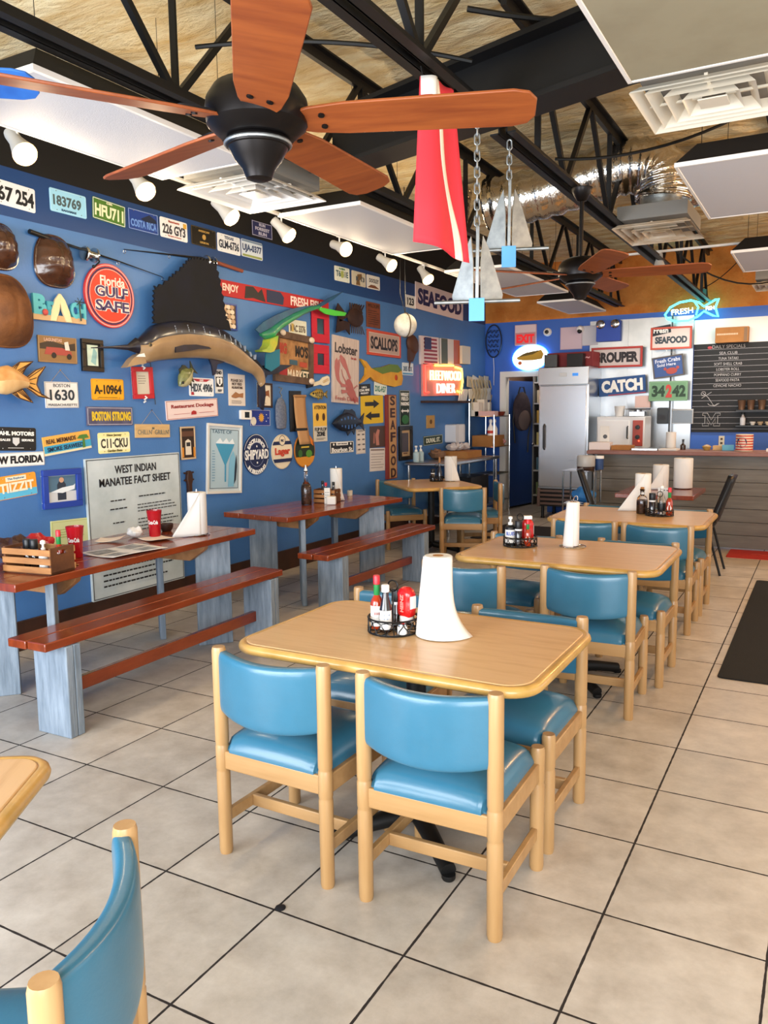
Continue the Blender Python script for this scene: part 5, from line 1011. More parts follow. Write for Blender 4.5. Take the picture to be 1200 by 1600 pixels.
# neon diner sign and flag panels
sign('usflag', 'sign', 'American flag panel in a white frame above the diner sign', 'flag panel', flat('#d8c8c8'), [('r', .02, .4 - k * .134, .72, .07, flat('#8f2a3a'), 'red_stripe') for k in range(7)] + [('r', -.14, .25, .36, .42, flat('#2a2f5a'), 'blue_canton')], .03, tilt=1, wh=(.55, .36))
sign('irflag', 'sign', 'green, white and orange flag panel above the diner sign', 'flag panel', flat('#d6ccc6'), [('r', -.33, 0, .33, .98, flat('#4c5340'), 'green_band'), ('r', .33, 0, .33, .98, flat('#b0532c'), 'orange_band')], .03, tilt=1, wh=(.62, .34))
a, z, w, h, tl = PL['diner']
t = sign('diner', 'neon_sign', 'glowing red and yellow DINER neon sign on a white panel', 'neon sign', flat('#d98a80'), [], .03, wh=(1.25, .42), tilt=1, board='panel')  # pinkish-red glow of the neon is put into the panel colour
b = MB(); put_text(b, 'FLEETWOOD', .03, .06, .06, w=1.0, h=.13, bold=-.0, depth=.02); b.obj('neon_lettering', neon('#ffcf9a', 2), t)
b = MB(); put_text(b, 'DINER', .03, -.11, .06, w=.6, h=.13, bold=0, depth=.02); b.obj('neon_lettering', neon('#ffb0a0', 1.8), t)
b = MB(); b.tube([(-.5, -.16, .05), (-.6, -.16, .05), (-.6, .18, .05), (-.4, .2, .05), (-.4, .13, .05)], .012, 6); b.obj('neon_tube', neon('#ff3a2c', 3), t)
b = MB(); b.tube([(.36, .18, .05), (.58, .16, .05), (.61, -.02, .05), (.55, -.17, .05), (.42, -.15, .05)], .014, 6); b.tube([(-.3, .19, .05), (.3, .2, .05)], .012, 6); b.obj('neon_tube', neon('#ffc84a', 4), t)
g = MB()
for (x, y, r_) in ((-.45, .0, .5),): pass
sign('switchbox', 'wall_box', 'off-white electrical box with a cord right of the flag panels', 'electrical box', M_CREAMP, [], .07, r=.01, board='box', wh=(.3, .25))
sign('tanplaque', 'plaque', 'small tan plaque with a dark emblem below the diner sign', 'plaque', flat('#b08a52'), [('e', 0, 0, .3, .36, flat('#5c3d1c'), 'emblem')], .012)
sign('duval', 'street_sign', 'dark green Duval St street sign', 'sign', flat('#1c332a'), [('b', .004, .006, flat('#b9c2b4')), ('t', 'DUVAL ST.', .0, 0, .74, .5, flat('#d9dccb'), .04)], .004, tilt=1)
sign('dispenser', 'towel_dispenser', 'white wall towel dispenser right of the street sign', 'dispenser', flat('#cfd2da'), [('r', .1, 0, .5, .9, flat('#e0e3ea'), 'cover')], .16, r=.03, board='housing', wh=(.33, .25))
sign('ledge', 'wall_shelf', 'thin brown wall ledge under the diner sign', 'shelf', M_BROWNFR, [], .1, board='ledge', wh=(1.42, .03))
a, z, w, h, _ = PL['ledge']
for k in range(5):
    t = thing('papers', 'slanted white papers tucked at the right end of the ledge below the diner sign', 'paper', group='papers on the ledge', mx=wall_mx('L', a + .42 + .06 * k, z + .085, .06, -25)); b = MB(); b.box((0, 0, 0), (.035, .2, .012)); b.obj('sheet', M_PAPER, t)
# hanging jumble of order slips
a, z, w, h, _ = PL['netpapers']
t = thing('rope_hanging', 'jumble of pale ropes and paper slips hanging in the far wall corner', 'rope', mx=wall_mx('L', a - .1, z + .02, .02, 0))
rnd = random.Random(3)
for k in range(9):
    b = MB(); b.box((0, 0, 0), (.15 + .1 * rnd.random(), .1 + .1 * rnd.random(), .012)); o = b.obj('slip', flat(('#c9c0a8', '#d8d2c2', '#b3a88c')[k % 3]), t); o.location = (-.38 + .1 * (k % 4) * 1.9, .2 - .17 * (k // 4) , .02 + .01 * k); o.rotation_euler = (0, 0, .5 * rnd.random() - .25)
b = MB()
for k in range(7):
    x = -.4 + k * .12; b.tube([(x, .24, .05), (x + .03, .05, .09), (x - .02, -.12, .06), (x + .05 * rnd.random(), -.3, .05)], .014, 6)
b.obj('rope', M_ROPE, t)
# --- fish
def pts_about(key, ref): return [(p[0] - ref[0], p[1] - ref[1]) for p in PO[key]]
def body_between(t, name, top, bot, n, thick, mats, belly=.25):
    def samp(pl, u):
        L = [0]
        for i in range(1, len(pl)): L.append(L[-1] + math.hypot(pl[i][0] - pl[i - 1][0], pl[i][1] - pl[i - 1][1]))
        d = u * L[-1]
        for i in range(1, len(pl)):
            if d <= L[i] + 1e-9:
                f = (d - L[i - 1]) / max(1e-9, L[i] - L[i - 1]); return (pl[i - 1][0] + (pl[i][0] - pl[i - 1][0]) * f, pl[i - 1][1] + (pl[i][1] - pl[i - 1][1]) * f)
        return pl[-1]
    m = 24; b = MB(); rings = []
    for i in range(n + 1):
        u = i / n; a_ = samp(top, u); c_ = samp(bot, u); cx, cy = (a_[0] + c_[0]) / 2, (a_[1] + c_[1]) / 2; hx, hy = (a_[0] - c_[0]) / 2, (a_[1] - c_[1]) / 2
        th = min(thick, .55 * math.hypot(hx, hy) + .006) 
        for k in range(m):
            al = 2 * math.pi * k / m; s = math.cos(al); b.v.append((cx + hx * s, cy + hy * s, thick + th * math.sin(al)))
    for i in range(n):
        for k in range(m):
            k2 = (k + 1) % m; b.f.append((i * m + k, i * m + k2, (i + 1) * m + k2, (i + 1) * m + k))
            hgt = math.cos(2 * math.pi * (k + .5) / m); b.mi.append(0 if hgt > belly else 1)
    b.f.append(tuple(range(m))); b.mi.append(1); b.f.append(tuple(n * m + k for k in reversed(range(m)))); b.mi.append(0)
    return b.obj(name, mats, t, ang=70)
def fin(t, name, pl, z0, z1, m, serr=0):
    if serr:
        q = []
        for i in range(len(pl)):
            x0, y0 = pl[i]; x1, y1 = pl[(i + 1) % len(pl)]
            q.append((x0, y0))
            if i in serr:
                d = math.hypot(x1 - x0, y1 - y0); k = max(1, int(d / .035))
                for j in range(1, k * 2):
                    f = j / (k * 2); o_ = .022 if j % 2 else 0
                    q.append((x0 + (x1 - x0) * f + (y1 - y0) / d * o_, y0 + (y1 - y0) * f - (x1 - x0) / d * o_))
        pl = q
    b = MB(); b.prism(pl, z0, z1); return b.obj(name, m, t, bevel=0, ang=30)
M_SAILB = mat('sailfish_dark_back', '#101018', .3, color2='#1c2238', nscale=8, coat=.3); M_SAILT = mat('sailfish_tan_flank', '#8a6f4f', .3, color2='#a58a66', nscale=3, coat=.4)
M_SAILF = mat('sail_fin_black', '#05060b', .85, color2='#080b1a', nscale=5)
ref = (3.295, 2.05)
t = thing('mounted_sailfish', 'large mounted sailfish with a black sail fin on the blue wall', 'fish', mx=wall_mx('L', ref[0], ref[1], .03, 0))
pa = lambda k: pts_about(k, ref)
body_between(t, 'body', pa('sail_top'), pa('sail_bot'), 40, .075, [M_SAILB, M_SAILT], .38)
fin(t, 'sail_fin', pa('sail'), .06, .075, M_SAILF, serr=range(0, 22))
b = MB(); bl = pa('bill'); b.tube([(bl[0][0], bl[0][1], .08), (bl[1][0], bl[1][1], .08), (bl[2][0], (bl[2][1] + bl[5][1]) / 2 - .0, .08), ((bl[3][0] + bl[4][0]) / 2, (bl[3][1] + bl[4][1]) / 2, .078)], [.003, .009, .02, .06], 12); b.v = [(q[0], q[1], .08 + (q[2] - .08) * .6) for q in b.v]; b.obj('bill', M_SAILB, t)
fin(t, 'lower_jaw', pa('jaw'), .05, .11, M_SAILT)
b = MB(); j = pa('jaw'); b.prism([j[0], j[5], ((j[5][0] + j[4][0]) / 2, (j[5][1] + j[4][1]) / 2), (j[0][0], j[0][1] - .03)], .11, .118); b.obj('mouth_lining', WH, t)
fin(t, 'tail_fin', pa('stail1'), .055, .075, M_SAILB); fin(t, 'tail_fin', pa('stail2'), .055, .075, M_SAILB)
fin(t, 'pectoral_fin', pa('spec'), .14, .155, M_SAILB); fin(t, 'anal_fin', pa('sanal'), .06, .075, M_SAILB)
e = pa('seye')[0]; b = MB(); b.ball((e[0], e[1], .135), (.018, .018, .012), 10); ey = b.obj('eye', flat('#6a5a3a', .2), t)
b = MB(); b.ball((e[0], e[1], .145), (.009, .009, .006), 8); b.obj('pupil', BK, ey)
st = MB(); tp = pa('sail_top'); bt = pa('sail_bot')
for i in range(4, 11):
    for f in (.2, .32):
        for s in range(3):
            q = f + s * .06 - .16; x = tp[i][0] + (bt[i][0] - tp[i][0]) * (q + .12) + (f - .2) * .5; y = tp[i][1] + (bt[i][1] - tp[i][1]) * (q + .12)
            st.box((x, y, .13 - .04 * (1 - min(1, q * 3 + .5))), (.006, .02, .03))
st.obj('bar_markings', flat('#8a93a0'), t)
# green dolphinfish
ref = (4.72, 2.3); M_MG = mat('mahi_green', '#2e9a3a', .3, color2='#1f6f5a', nscale=4, coat=.5); M_MY = mat('mahi_yellow', '#c9b52a', .3, color2='#5fae3a', nscale=5, coat=.5); M_MBL = mat('mahi_blue_fin', '#1b3f66', .4, color2='#26607a', nscale=6); M_MTEAL = mat('mahi_teal_back', '#1d5a6a', .35, color2='#2b8a5a', nscale=4, coat=.4)
t = thing('mounted_mahi', 'mounted green and yellow dolphinfish arching with open mouth', 'fish', mx=wall_mx('L', ref[0], ref[1], .05, 0))
body_between(t, 'body', pa('mahi_top'), pa('mahi_bot'), 30, .06, [M_MTEAL, M_MG], .3)
fin(t, 'lower_jaw', pa('mjaw'), .03, .115, M_MY); fin(t, 'tail_fin', pa('mtail1'), .05, .062, M_MBL); fin(t, 'tail_fin', pa('mtail2'), .05, .064, mat('mahi_bright_green', '#4fc43a', .35, coat=.4)); fin(t, 'dorsal_fin', pa('mdorsal'), .05, .06, M_MBL); fin(t, 'pectoral_fin', pa('mpect'), .06, .07, mat('mahi_teal_fin', '#1b6f86', .4))
e = pa('meye')[0]; b = MB(); b.ball((e[0] + .02, e[1] + .01, .105), (.014, .014, .01), 10); b.obj('eye', BK, t)
# orange hogfish
ref = (1.5, 1.76); M_HOG = mat('hogfish_orange', '#c8894a', .4, color2='#e3b878', nscale=5, coat=.2); M_HOG2 = mat('hogfish_pale', '#e0bd86', .4, color2='#c8935a', nscale=5)
t = thing('mounted_hogfish', 'orange fish model with striped fins cut by the left edge', 'fish', mx=wall_mx('L', ref[0], ref[1], .02, 0))
body_between(t, 'body', pa('hog_top'), pa('hog_bot'), 20, .05, [M_HOG, M_HOG2], -.1)
for nm, k in (('tail_fin', 'htail'), ('dorsal_fin', 'hdors'), ('anal_fin', 'hanal')):
    f = fin(t, nm, pa(k), .035, .05, mat('hogfish_fin', '#dba24e', .45))
    s = MB(); pl = pa(k); s.tube([(x, y, .05) for x, y in pl], .0045, 5, closed=True)
    c0 = pl[0]; c1 = pl[-1]
    for q in range(1, 6):
        w_ = q / 6; bx, by = c0[0] + (c1[0] - c0[0]) * w_, c0[1] + (c1[1] - c0[1]) * w_; md = pl[1 + int(w_ * (len(pl) - 3))]; s.tube([(bx, by, .05), (bx + (md[0] - bx) * .85, by + (md[1] - by) * .85, .051)], .003, 4)
    s.obj('fin_rays', flat('#4a2c1a'), f)
# wooden dolphinfish cutout
ref = (6.45, 1.99)
t = thing('wooden_fish', 'flat painted wooden fish, yellow with a green back, right of the lobster board', 'fish', mx=wall_mx('L', ref[0], ref[1], .004, 0))
fin(t, 'body', pa('ymahi'), 0, .028, mat('yellow_fish_paint', '#c98a1e', .5, color2='#d8a52a', nscale=4))
y_ = pa('ymahi'); fin(t, 'green_back', [y_[2], y_[3], y_[4], y_[5], y_[6], (y_[6][0] - .1, y_[6][1] - .03), (y_[4][0], y_[4][1] - .09), (y_[3][0], y_[3][1] - .08)], .028, .031, flat('#5f7a2c'))
b = MB(); b.ball((.33, -.05, .03), (.035, .035, .012), 10); b.obj('eye', flat('#b0401c'), t)
# small generic fish
def small_fish(key, label, mats, tilt, flip, stripes, finm, T_=.05, name='mounted_fish', bar='#17150f'):
    a, z, w, h, _ = PL[key]; s = -1 if flip else 1
    t = thing(name, label, 'fish', mx=wall_mx('L', a, z, .012, tilt)); L = w; H = h * .5
    top = [(s * L * x, H * y) for x, y in ((.5, .0), (.42, .28), (.25, .62), (.05, .78), (-.15, .6), (-.28, .3), (-.36, .22))]
    bot = [(s * L * x, H * y) for x, y in ((.5, -.04), (.42, -.3), (.25, -.6), (.05, -.7), (-.15, -.52), (-.28, -.26), (-.36, -.2))]
    body_between(t, 'body', top, bot, 18, T_, mats, .1)
    fin(t, 'tail_fin', [(s * L * x, H * y) for x, y in ((-.34, .2), (-.5, .7), (-.45, 0), (-.5, -.7), (-.34, -.2))], T_ - .005, T_ + .005, finm)
    fin(t, 'dorsal_fin', [(s * L * x, H * y) for x, y in ((.2, .6), (.12, 1.0), (-.02, .95), (-.1, 1.02), (-.2, .8), (-.24, .4), (0, .6))], T_ - .004, T_ + .004, finm)
    fin(t, 'ventral_fin', [(s * L * x, H * y) for x, y in ((.1, -.6), (.04, -1.0), (-.08, -.6), (-.16, -.95), (-.22, -.4))], T_ - .004, T_ + .004, finm)
    b = MB(); b.ball((s * L * .4, H * .12, T_ * 1.7), (.012, .012, .008), 8); b.obj('eye', BK, t)
    if stripes:
        b = MB()
        for k in range(stripes):
            x = .28 - .5 * k / stripes; hh = .5 - abs(x - .05) * .9; b.prism([(s * L * (x + .018), H * hh), (s * L * (x - .018), H * hh), (s * L * (x - .03), -H * hh), (s * L * (x + .0), -H * hh)], T_ * 1.2, T_ * 1.95)
        b.obj('bars', flat(bar), t)
small_fish('crappie', 'small olive mounted fish hanging head down above plate HDX 4906', [mat('olive_fish', '#5a5f34', .35, color2='#8a8a54', nscale=20, coat=.3), flat('#b3ab80')], 40, True, 0, flat('#2f3324'))
small_fish('bluegill', 'little yellow striped fish beside the clipboard', [flat('#a88a3a', .4), flat('#c4ad62', .4)], 0, True, 5, flat('#7a6a34'), .03)
small_fish('bluefish', 'dark metal fish with blue bands beside the street sign', [mat('dark_blue_metal', '#1a2436', .4, metal=.4), MATS['dark_blue_metal']], 0, True, 5, MATS['dark_blue_metal'], .03, bar='#3a66a3')
a, z, w, h, _ = PL['metalfish']
t = thing('metal_fish', 'spiky dark brown metal fish sculpture above the lobster board', 'fish', mx=wall_mx('L', a, z, .02, 0)); M_RUST = mat('dark_rust_metal', '#2c1c1a', .6, metal=.3, color2='#3c2620', nscale=12)
b = MB(); b.ball((.1, .02, .03), (.17, .1, .03), 14); b.obj('body', M_RUST, t)
for nm, pl in (('tail_fin', [(-.05, .02), (-.25, .14), (-.3, .05), (-.22, -.05)]), ('pectoral_fin', [(-.02, -.04), (-.26, -.02), (-.3, -.17), (-.1, -.12), (-.02, -.17)])): fin(t, nm, pl, .02, .032, M_RUST)
for k in range(7):
    b = MB(); b.tube([(.0 + .035 * k, .08, .03), (-.02 + .05 * k, .17, .035)], .008, 5); b.obj('spine', M_RUST, t)
    b = MB(); b.tube([(.02 + .035 * k, -.06, .03), (.0 + .045 * k, -.15, .04)], .006, 5); b.obj('spine', M_RUST, t)
b = MB(); b.prism([(.02, .1), (.08, .17), (.2, .16), (.26, .08), (.14, .06)], .025, .035); b.obj('dorsal_fin', M_RUST, t)
a, z, w, h, _ = PL['horseshoe']
t = thing('horseshoe_crab', 'dark brown pointed horseshoe crab shell behind the white buoy', 'shell', mx=wall_mx('L', a + .1, z - .12, .004, -20))
b = MB(); b.ball((0, .05, .02), (.15, .12, .05), 12); b.prism([(-.1, 0), (.1, 0), (.05, -.16), (-.03, -.18)], 0, .04); b.obj('shell', mat('horseshoe_brown', '#4a2a1c', .6), t); b = MB(); b.tube([(0, -.16, .02), (.02, -.3, .02)], [.014, .003], 6); b.obj('tail_spine', MATS['horseshoe_brown'], t)
# ================================================================ overhead: steel, panels, fans, lamps, hanging things
def joist(x, z0, z1, spans, label):
    t = thing('steel_joist', label, 'joist', (x, 0, 0), 0, 'open web steel joists')
    for (a, b_) in spans:
        for s in (-1, 1):
            m = MB(); m.box((s * .042, (a + b_) / 2, z0 + .004), (.05, b_ - a, .008)); m.box((s * .02, (a + b_) / 2, z0 + .03), (.008, b_ - a, .06)); m.obj('bottom_chord', M_BLACKM, t, smooth=False)
        m = MB(); m.box((0, (a + b_) / 2, z1), (.1, b_ - a, .01)); m.box((0, (a + b_) / 2, z1 - .03), (.03, b_ - a, .055)); m.obj('top_chord', M_BLACKM, t, smooth=False)
        n = max(2, int((b_ - a) / .52)); d = (b_ - a) / n
        for k in range(n):
            y0 = a + k * d; up = k % 2 == 0
            m = MB(); m.bar((0, y0 + .03, z0 + .05 if up else z1 - .05), (0, y0 + d - .03, z1 - .05 if up else z0 + .05), .03, .03); m.obj('web_bar', M_BLACKM, t, smooth=False)
            if k % 3 == 1:
                m = MB(); m.bar((0, y0, z0 + .05), (0, y0, z1 - .05), .035, .012); m.obj('web_bar', M_BLACKM, t, smooth=False)
    return t
joist(-.94, 2.9, 3.55, [(-1.2, 1.7), (2.04, 9.6)], 'black steel joist over the tables, the diving flag and anchors hang from it')
joist(-2.06, 2.92, 3.55, [(-1.2, 9.6)], 'black steel joist along the inner edge of the large left ceiling panel')
joist(.22, 3.12, 3.55, [(-1.2, 1.3), (1.72, 9.6)], 'black steel joist at the right, above the ceiling panels and vents')
# girder carrying the joists
t = thing('steel_girder', 'thick black steel girder crossing under the roof near the front', 'beam', (-.3, 1.671, 2.905), math.atan2(-.31, 1))
for nm, c, s in (('bottom_flange', (.3, 0, .012), (4.2, .2, .024)), ('web', (.3, 0, .15), (4.2, .03, .27)), ('top_flange', (.3, 0, .288), (4.2, .2, .024))):
    m = MB(); m.box(c, s); m.obj(nm, M_BLACKM, t, smooth=False)
ZP = 2.85
def panel(x0, x1, y0, y1, label, m=None, hood=.11, wires=True):
    t = thing('acoustic_panel', label, 'ceiling panel', ((x0 + x1) / 2, (y0 + y1) / 2, ZP), 0, 'suspended white ceiling panels')
    W_, L_ = x1 - x0, y1 - y0
    b = MB(); b.box((0, 0, .008), (W_ - .03, L_ - .03, .014)); b.obj('board', m or M_OFFW, t)
    f = MB()
    for s in (-1, 1): f.box((s * (W_ / 2 - .009), 0, .009), (.018, L_, .024)); f.box((0, s * (L_ / 2 - .009), .009), (W_ - .036, .018, .024))
    f.obj('edge_frame', M_WHITE, t, bevel=.002)
    h = MB(); i_ = .1
    vs = [(sx * (W_ / 2 - d), sy * (L_ / 2 - d), z) for (z, d) in ((.021, .004), (.021 + hood, i_)) for sx, sy in ((-1, -1), (1, -1), (1, 1), (-1, 1))]
    h.add(vs, [(0, 1, 5, 4), (1, 2, 6, 5), (2, 3, 7, 6), (3, 0, 4, 7), (4, 5, 6, 7), (3, 2, 1, 0)]); h.obj('black_hood', M_BLACKP, t, smooth=False)
    for sx in (-1, 1):
        for sy in (-1, 1):
            if wires: g = MB(); g.tube([(sx * (W_ / 2 - .12), sy * (L_ / 2 - .12), .021 + hood), (sx * (W_ / 2 - .12), sy * (L_ / 2 - .12), ZD - ZP - .03)], .002, 4); g.obj('hanger_wire', M_BLACKW, t)
    return t
panel(-2.79, -2.15, .29, 1.62, 'large white ceiling panel at the upper left, nearest along the track lights')
panel(-2.75, -2.12, 2.66, 4.25, 'white ceiling panel beyond the left vent, beside the diving flag')
panel(-2.75, -2.12, 5.3, 7.3, 'pinkish lit white ceiling panel behind the lower anchor')
panel(-2.72, -2.2, 8.0, 9.4, 'farthest white ceiling panel under the second fan, near the back wall')
panel(-.24, .37, .3, 1.59, 'large cream ceiling panel at the upper right, nearest on that side', mat('grey_tan_panel', '#979079', .7, color2='#857c66', nscale=3, lo=.45, hi=.9), wires=False)  # this board alone is a darker, mottled grey-tan
panel(-.27, .34, 2.88, 4.3, 'white ceiling panel with black hood below the upper right vent')
panel(-.27, .34, 5.75, 6.9, 'small white ceiling panel at the far right above the chalkboard')
def vent(x0, x1, y0, y1, label, m=M_WHITE, up=0):
    W_, L_ = x1 - x0, y1 - y0
    t = thing('air_vent', label, 'vent', ((x0 + x1) / 2, (y0 + y1) / 2, ZP + up), 0, 'square ceiling vents')
    def ringbox(nm, w0, l0, z0, w1, l1, z1, th=.012):
        b = MB(); vs = []
        for (w_, l_, z) in ((w0, l0, z0), (w1, l1, z1), (w1 - th, l1 - th, z1 + .002), (w0 - th, l0 - th, z0 + .008)):
            vs += [(sx * w_ / 2, sy * l_ / 2, z) for sx, sy in ((-1, -1), (1, -1), (1, 1), (-1, 1))]
        fs = [(4 * r + i, 4 * r + (i + 1) % 4, 4 * ((r + 1) % 4) + (i + 1) % 4, 4 * ((r + 1) % 4) + i) for r in range(4) for i in range(4)]
        b.add(vs, fs); return b.obj(nm, m, t, smooth=False)
    ringbox('outer_frame', W_, L_, .0, W_ - .07, L_ - .07, .03, .01)
    for k, q in enumerate((.82, .6, .38)): ringbox('louver_ring', W_ * q, L_ * q, .004 - .004 * k, W_ * (q - .12), L_ * (q - .12), .045)
    b = MB(); b.box((0, 0, .004), (W_ * .2, L_ * .2, .006)); b.obj('center_plate', m, t, bevel=.002)
    b = MB()
    for sx, sy in ((1, 0), (-1, 0), (0, 1), (0, -1)): b.bar((sx * W_ * .08, sy * L_ * .08, .03), (sx * W_ * .45, sy * L_ * .45, .03), .014, .01)
    b.obj('brackets', m, t)
    b = MB(); b.box((0, 0, .11), (W_ - .06, L_ - .06, .1)); b.obj('plenum_box', mat('vent_inside', '#7d7b76', .7), t)
    b = MB(); b.lathe([(.15, .16), (.15, .34)], (0, 0, 0), 20); b.obj('duct_collar', M_GALV, t)
    return t
vent(-2.87, -2.27, 1.82, 2.5, 'square white vent below the near fan, between the left ceiling panels')
vent(-.26, .33, 1.7, 2.28, 'cream square vent at the upper right with stepped louvers', mat('cream_vent', '#ddd5c3', .5))
vent(-.93, -.38, 4.27, 4.98, 'white vent with dirty centre hanging before the shiny foil duct', mat('dirty_vent', '#cfc6b6', .6, color2='#a98d66', nscale=4))
vent(-.27, .34, 7.9, 8.5, 'farthest vent at the right edge above the neon fish', MATS['dirty_vent'])
def flex(pts, r, label, m=M_FOIL):
    P = [Vector(p) for p in pts]; q = []
    for i in range(len(P) - 1):
        p0, p1, p2, p3 = P[max(i - 1, 0)], P[i], P[i + 1], P[min(i + 2, len(P) - 1)]
        for k in range(14):
            s = k / 14; q.append(.5 * ((2 * p1) + (p2 - p0) * s + (2 * p0 - 5 * p1 + 4 * p2 - p3) * s * s + (3 * p1 - p0 - 3 * p2 + p3) * s ** 3))
    q.append(P[-1]); rs = [r * (1 + .05 * math.sin(i * 2.1)) for i in range(len(q))]
    b = MB(); b.tube(q, rs, 20); o = b.obj('flexible_duct', m, ang=80); return tag(o, label, 'duct', 'foil flexible ducts')
flex([(-2.0, 4.5, 3.2), (-1.5, 4.55, 3.26), (-1.0, 4.6, 3.36), (-.7, 4.64, 3.34), (-.64, 4.64, 3.18), (-.64, 4.64, 3.1)], .2, 'large crinkled foil duct bending down to the dirty vent')
flex([(-2.5, 4.5, 3.12), (-2.45, 4.75, 3.1), (-2.5, 5.0, 3.15), (-2.6, 5.2, 3.3), (-2.6, 5.3, 3.58)], .13, 'foil duct glowing copper behind the left panels, near the buoy cord')
flex([(.1, 5.6, 3.35), (-.3, 5.2, 3.32), (-.62, 5.35, 3.3), (-.75, 5.9, 3.3)], .15, 'foil duct at the right behind the large one')
def cable(pts, r, label):
    b = MB(); b.tube(pts, r, 6); return tag(b.obj('cable', M_BLACKW), label, 'cable', 'black cables under the roof')
def sag(a, b_, s, n=12): return [(a[0] + (b_[0] - a[0]) * i / n, a[1] + (b_[1] - a[1]) * i / n, a[2] + (b_[2] - a[2]) * i / n - s * 4 * (i / n) * (1 - i / n)) for i in range(n + 1)]
cable(sag((-.9, 1.5, 3.25), (.6, 2.6, 3.5), .12), .012, 'looping black cable at the top above the diving flag')
cable(sag((-2.06, 1.1, 3.2), (-.94, 1.65, 3.1), -.05), .01, 'thin black cable from the left joist to the middle joist')
cable(sag((-.94, 2.9, 3.0), (.2, 3.4, 3.3), .1), .009, 'black cable above the upper right vent')
cable(sag((-.9, 6.0, 3.1), (.3, 7.4, 2.95), .3), .008, 'sagging black cable above the neon fish')
cable(sag((-2.0, 1.9, 2.98), (-2.7, 3.0, 3.15), .05), .012, 'black cable over the left vent')
# track with spot lamps
M_BULB = mat('warm_bulb', '#fff1d0', .3, emit=3.2, ecol='#ffc57a')
rail = MB(); rail.box((0, 3.0, 0), (.034, 5.9, .02)); rail = rail.obj('light_track', M_WHITE, bevel=.003); rail.location = (-3.05, .05, 2.985); tag(rail, 'long white lighting track parallel to the blue wall', 'light track', 'white lighting tracks')
def spot(x, y, z, label, lit=True, aim=(-.75, .1, -.65), power=9):
    t = thing('track_spotlight', label, 'spotlight', (x, y, z), 0, 'white track spotlights')
    b = MB(); b.box((0, 0, .085), (.03, .05, .02)); b.tube([(0, 0, .08), (0, 0, .02)], .006, 8); b.obj('stem', M_WHITE, t)
    d = Vector(aim).normalized(); q = d.to_track_quat('Z', 'Y').to_matrix().to_4x4()
    mx = q
    b = MB(); b.lathe([(.012, -.09), (.03, -.085), (.034, -.07), (.034, -.02), (.045, .02), (.058, .06), (.056, .062), (.03, .03)], (0, 0, 0), 20, mx=mx); b.obj('lamp_housing', mat('lamp_housing_white', '#b4b1ab', .5), t)
    b = MB(); b.lathe([(.03, .03), (.052, .05), (.06, .066), (.06, .08), (.05, .098), (.025, .11), (0, .113)], (0, 0, 0), 20, mx=mx); b.obj('bulb', M_BULB if lit else M_WHITE, t)
    if lit:
        l = bpy.data.lights.new('spot_lamp', 'POINT'); l.energy = power; l.color = (1, .78, .5); l.shadow_soft_size = .06
        o = bpy.data.objects.new('spot_lamp', l); C.objects.link(o); o.parent = t; o.location = d * .19; o.rotation_euler = d.to_track_quat('-Z', 'Y').to_euler()
for i, (y, aim, lb) in enumerate(((.9, (.6, .0, -.7), 'lit track spotlight at the upper left edge, first of the row'), (1.7, (.6, .05, -.7), 'lit track spotlight above the green plate, second of the row'), (2.45, (.55, .3, -.6), 'white lit track spotlight beside the left vent, third of the row'), (3.1, (.5, .35, -.6), 'white lit track spotlight right of the dark blue sign, fourth of the row'), (3.9, (.8, -.1, -.35), 'lit track spotlight beside the middle-left panel, fifth of the row'), (4.68, (.7, .1, -.5), 'lit track spotlight above the lobster board, sixth of the row'), (5.48, (.5, .0, -.65), 'lit track spotlight above the long seafood sign, last of the row'))):
    spot(-3.05, y, 2.89, lb, True, aim)
rail = MB(); rail.box((0, 0, 0), (1.5, .034, .02)); rail = rail.obj('light_track', M_WHITE, bevel=.003); rail.location = (-.75, 6.1, 2.985); tag(rail, 'short white lighting track crossing behind the second fan', 'light track', 'white lighting tracks')
spot(-.92, 6.1, 2.89, 'unlit white track spotlight above the neon fish, behind the second fan', False, (.1, -.25, -.9))
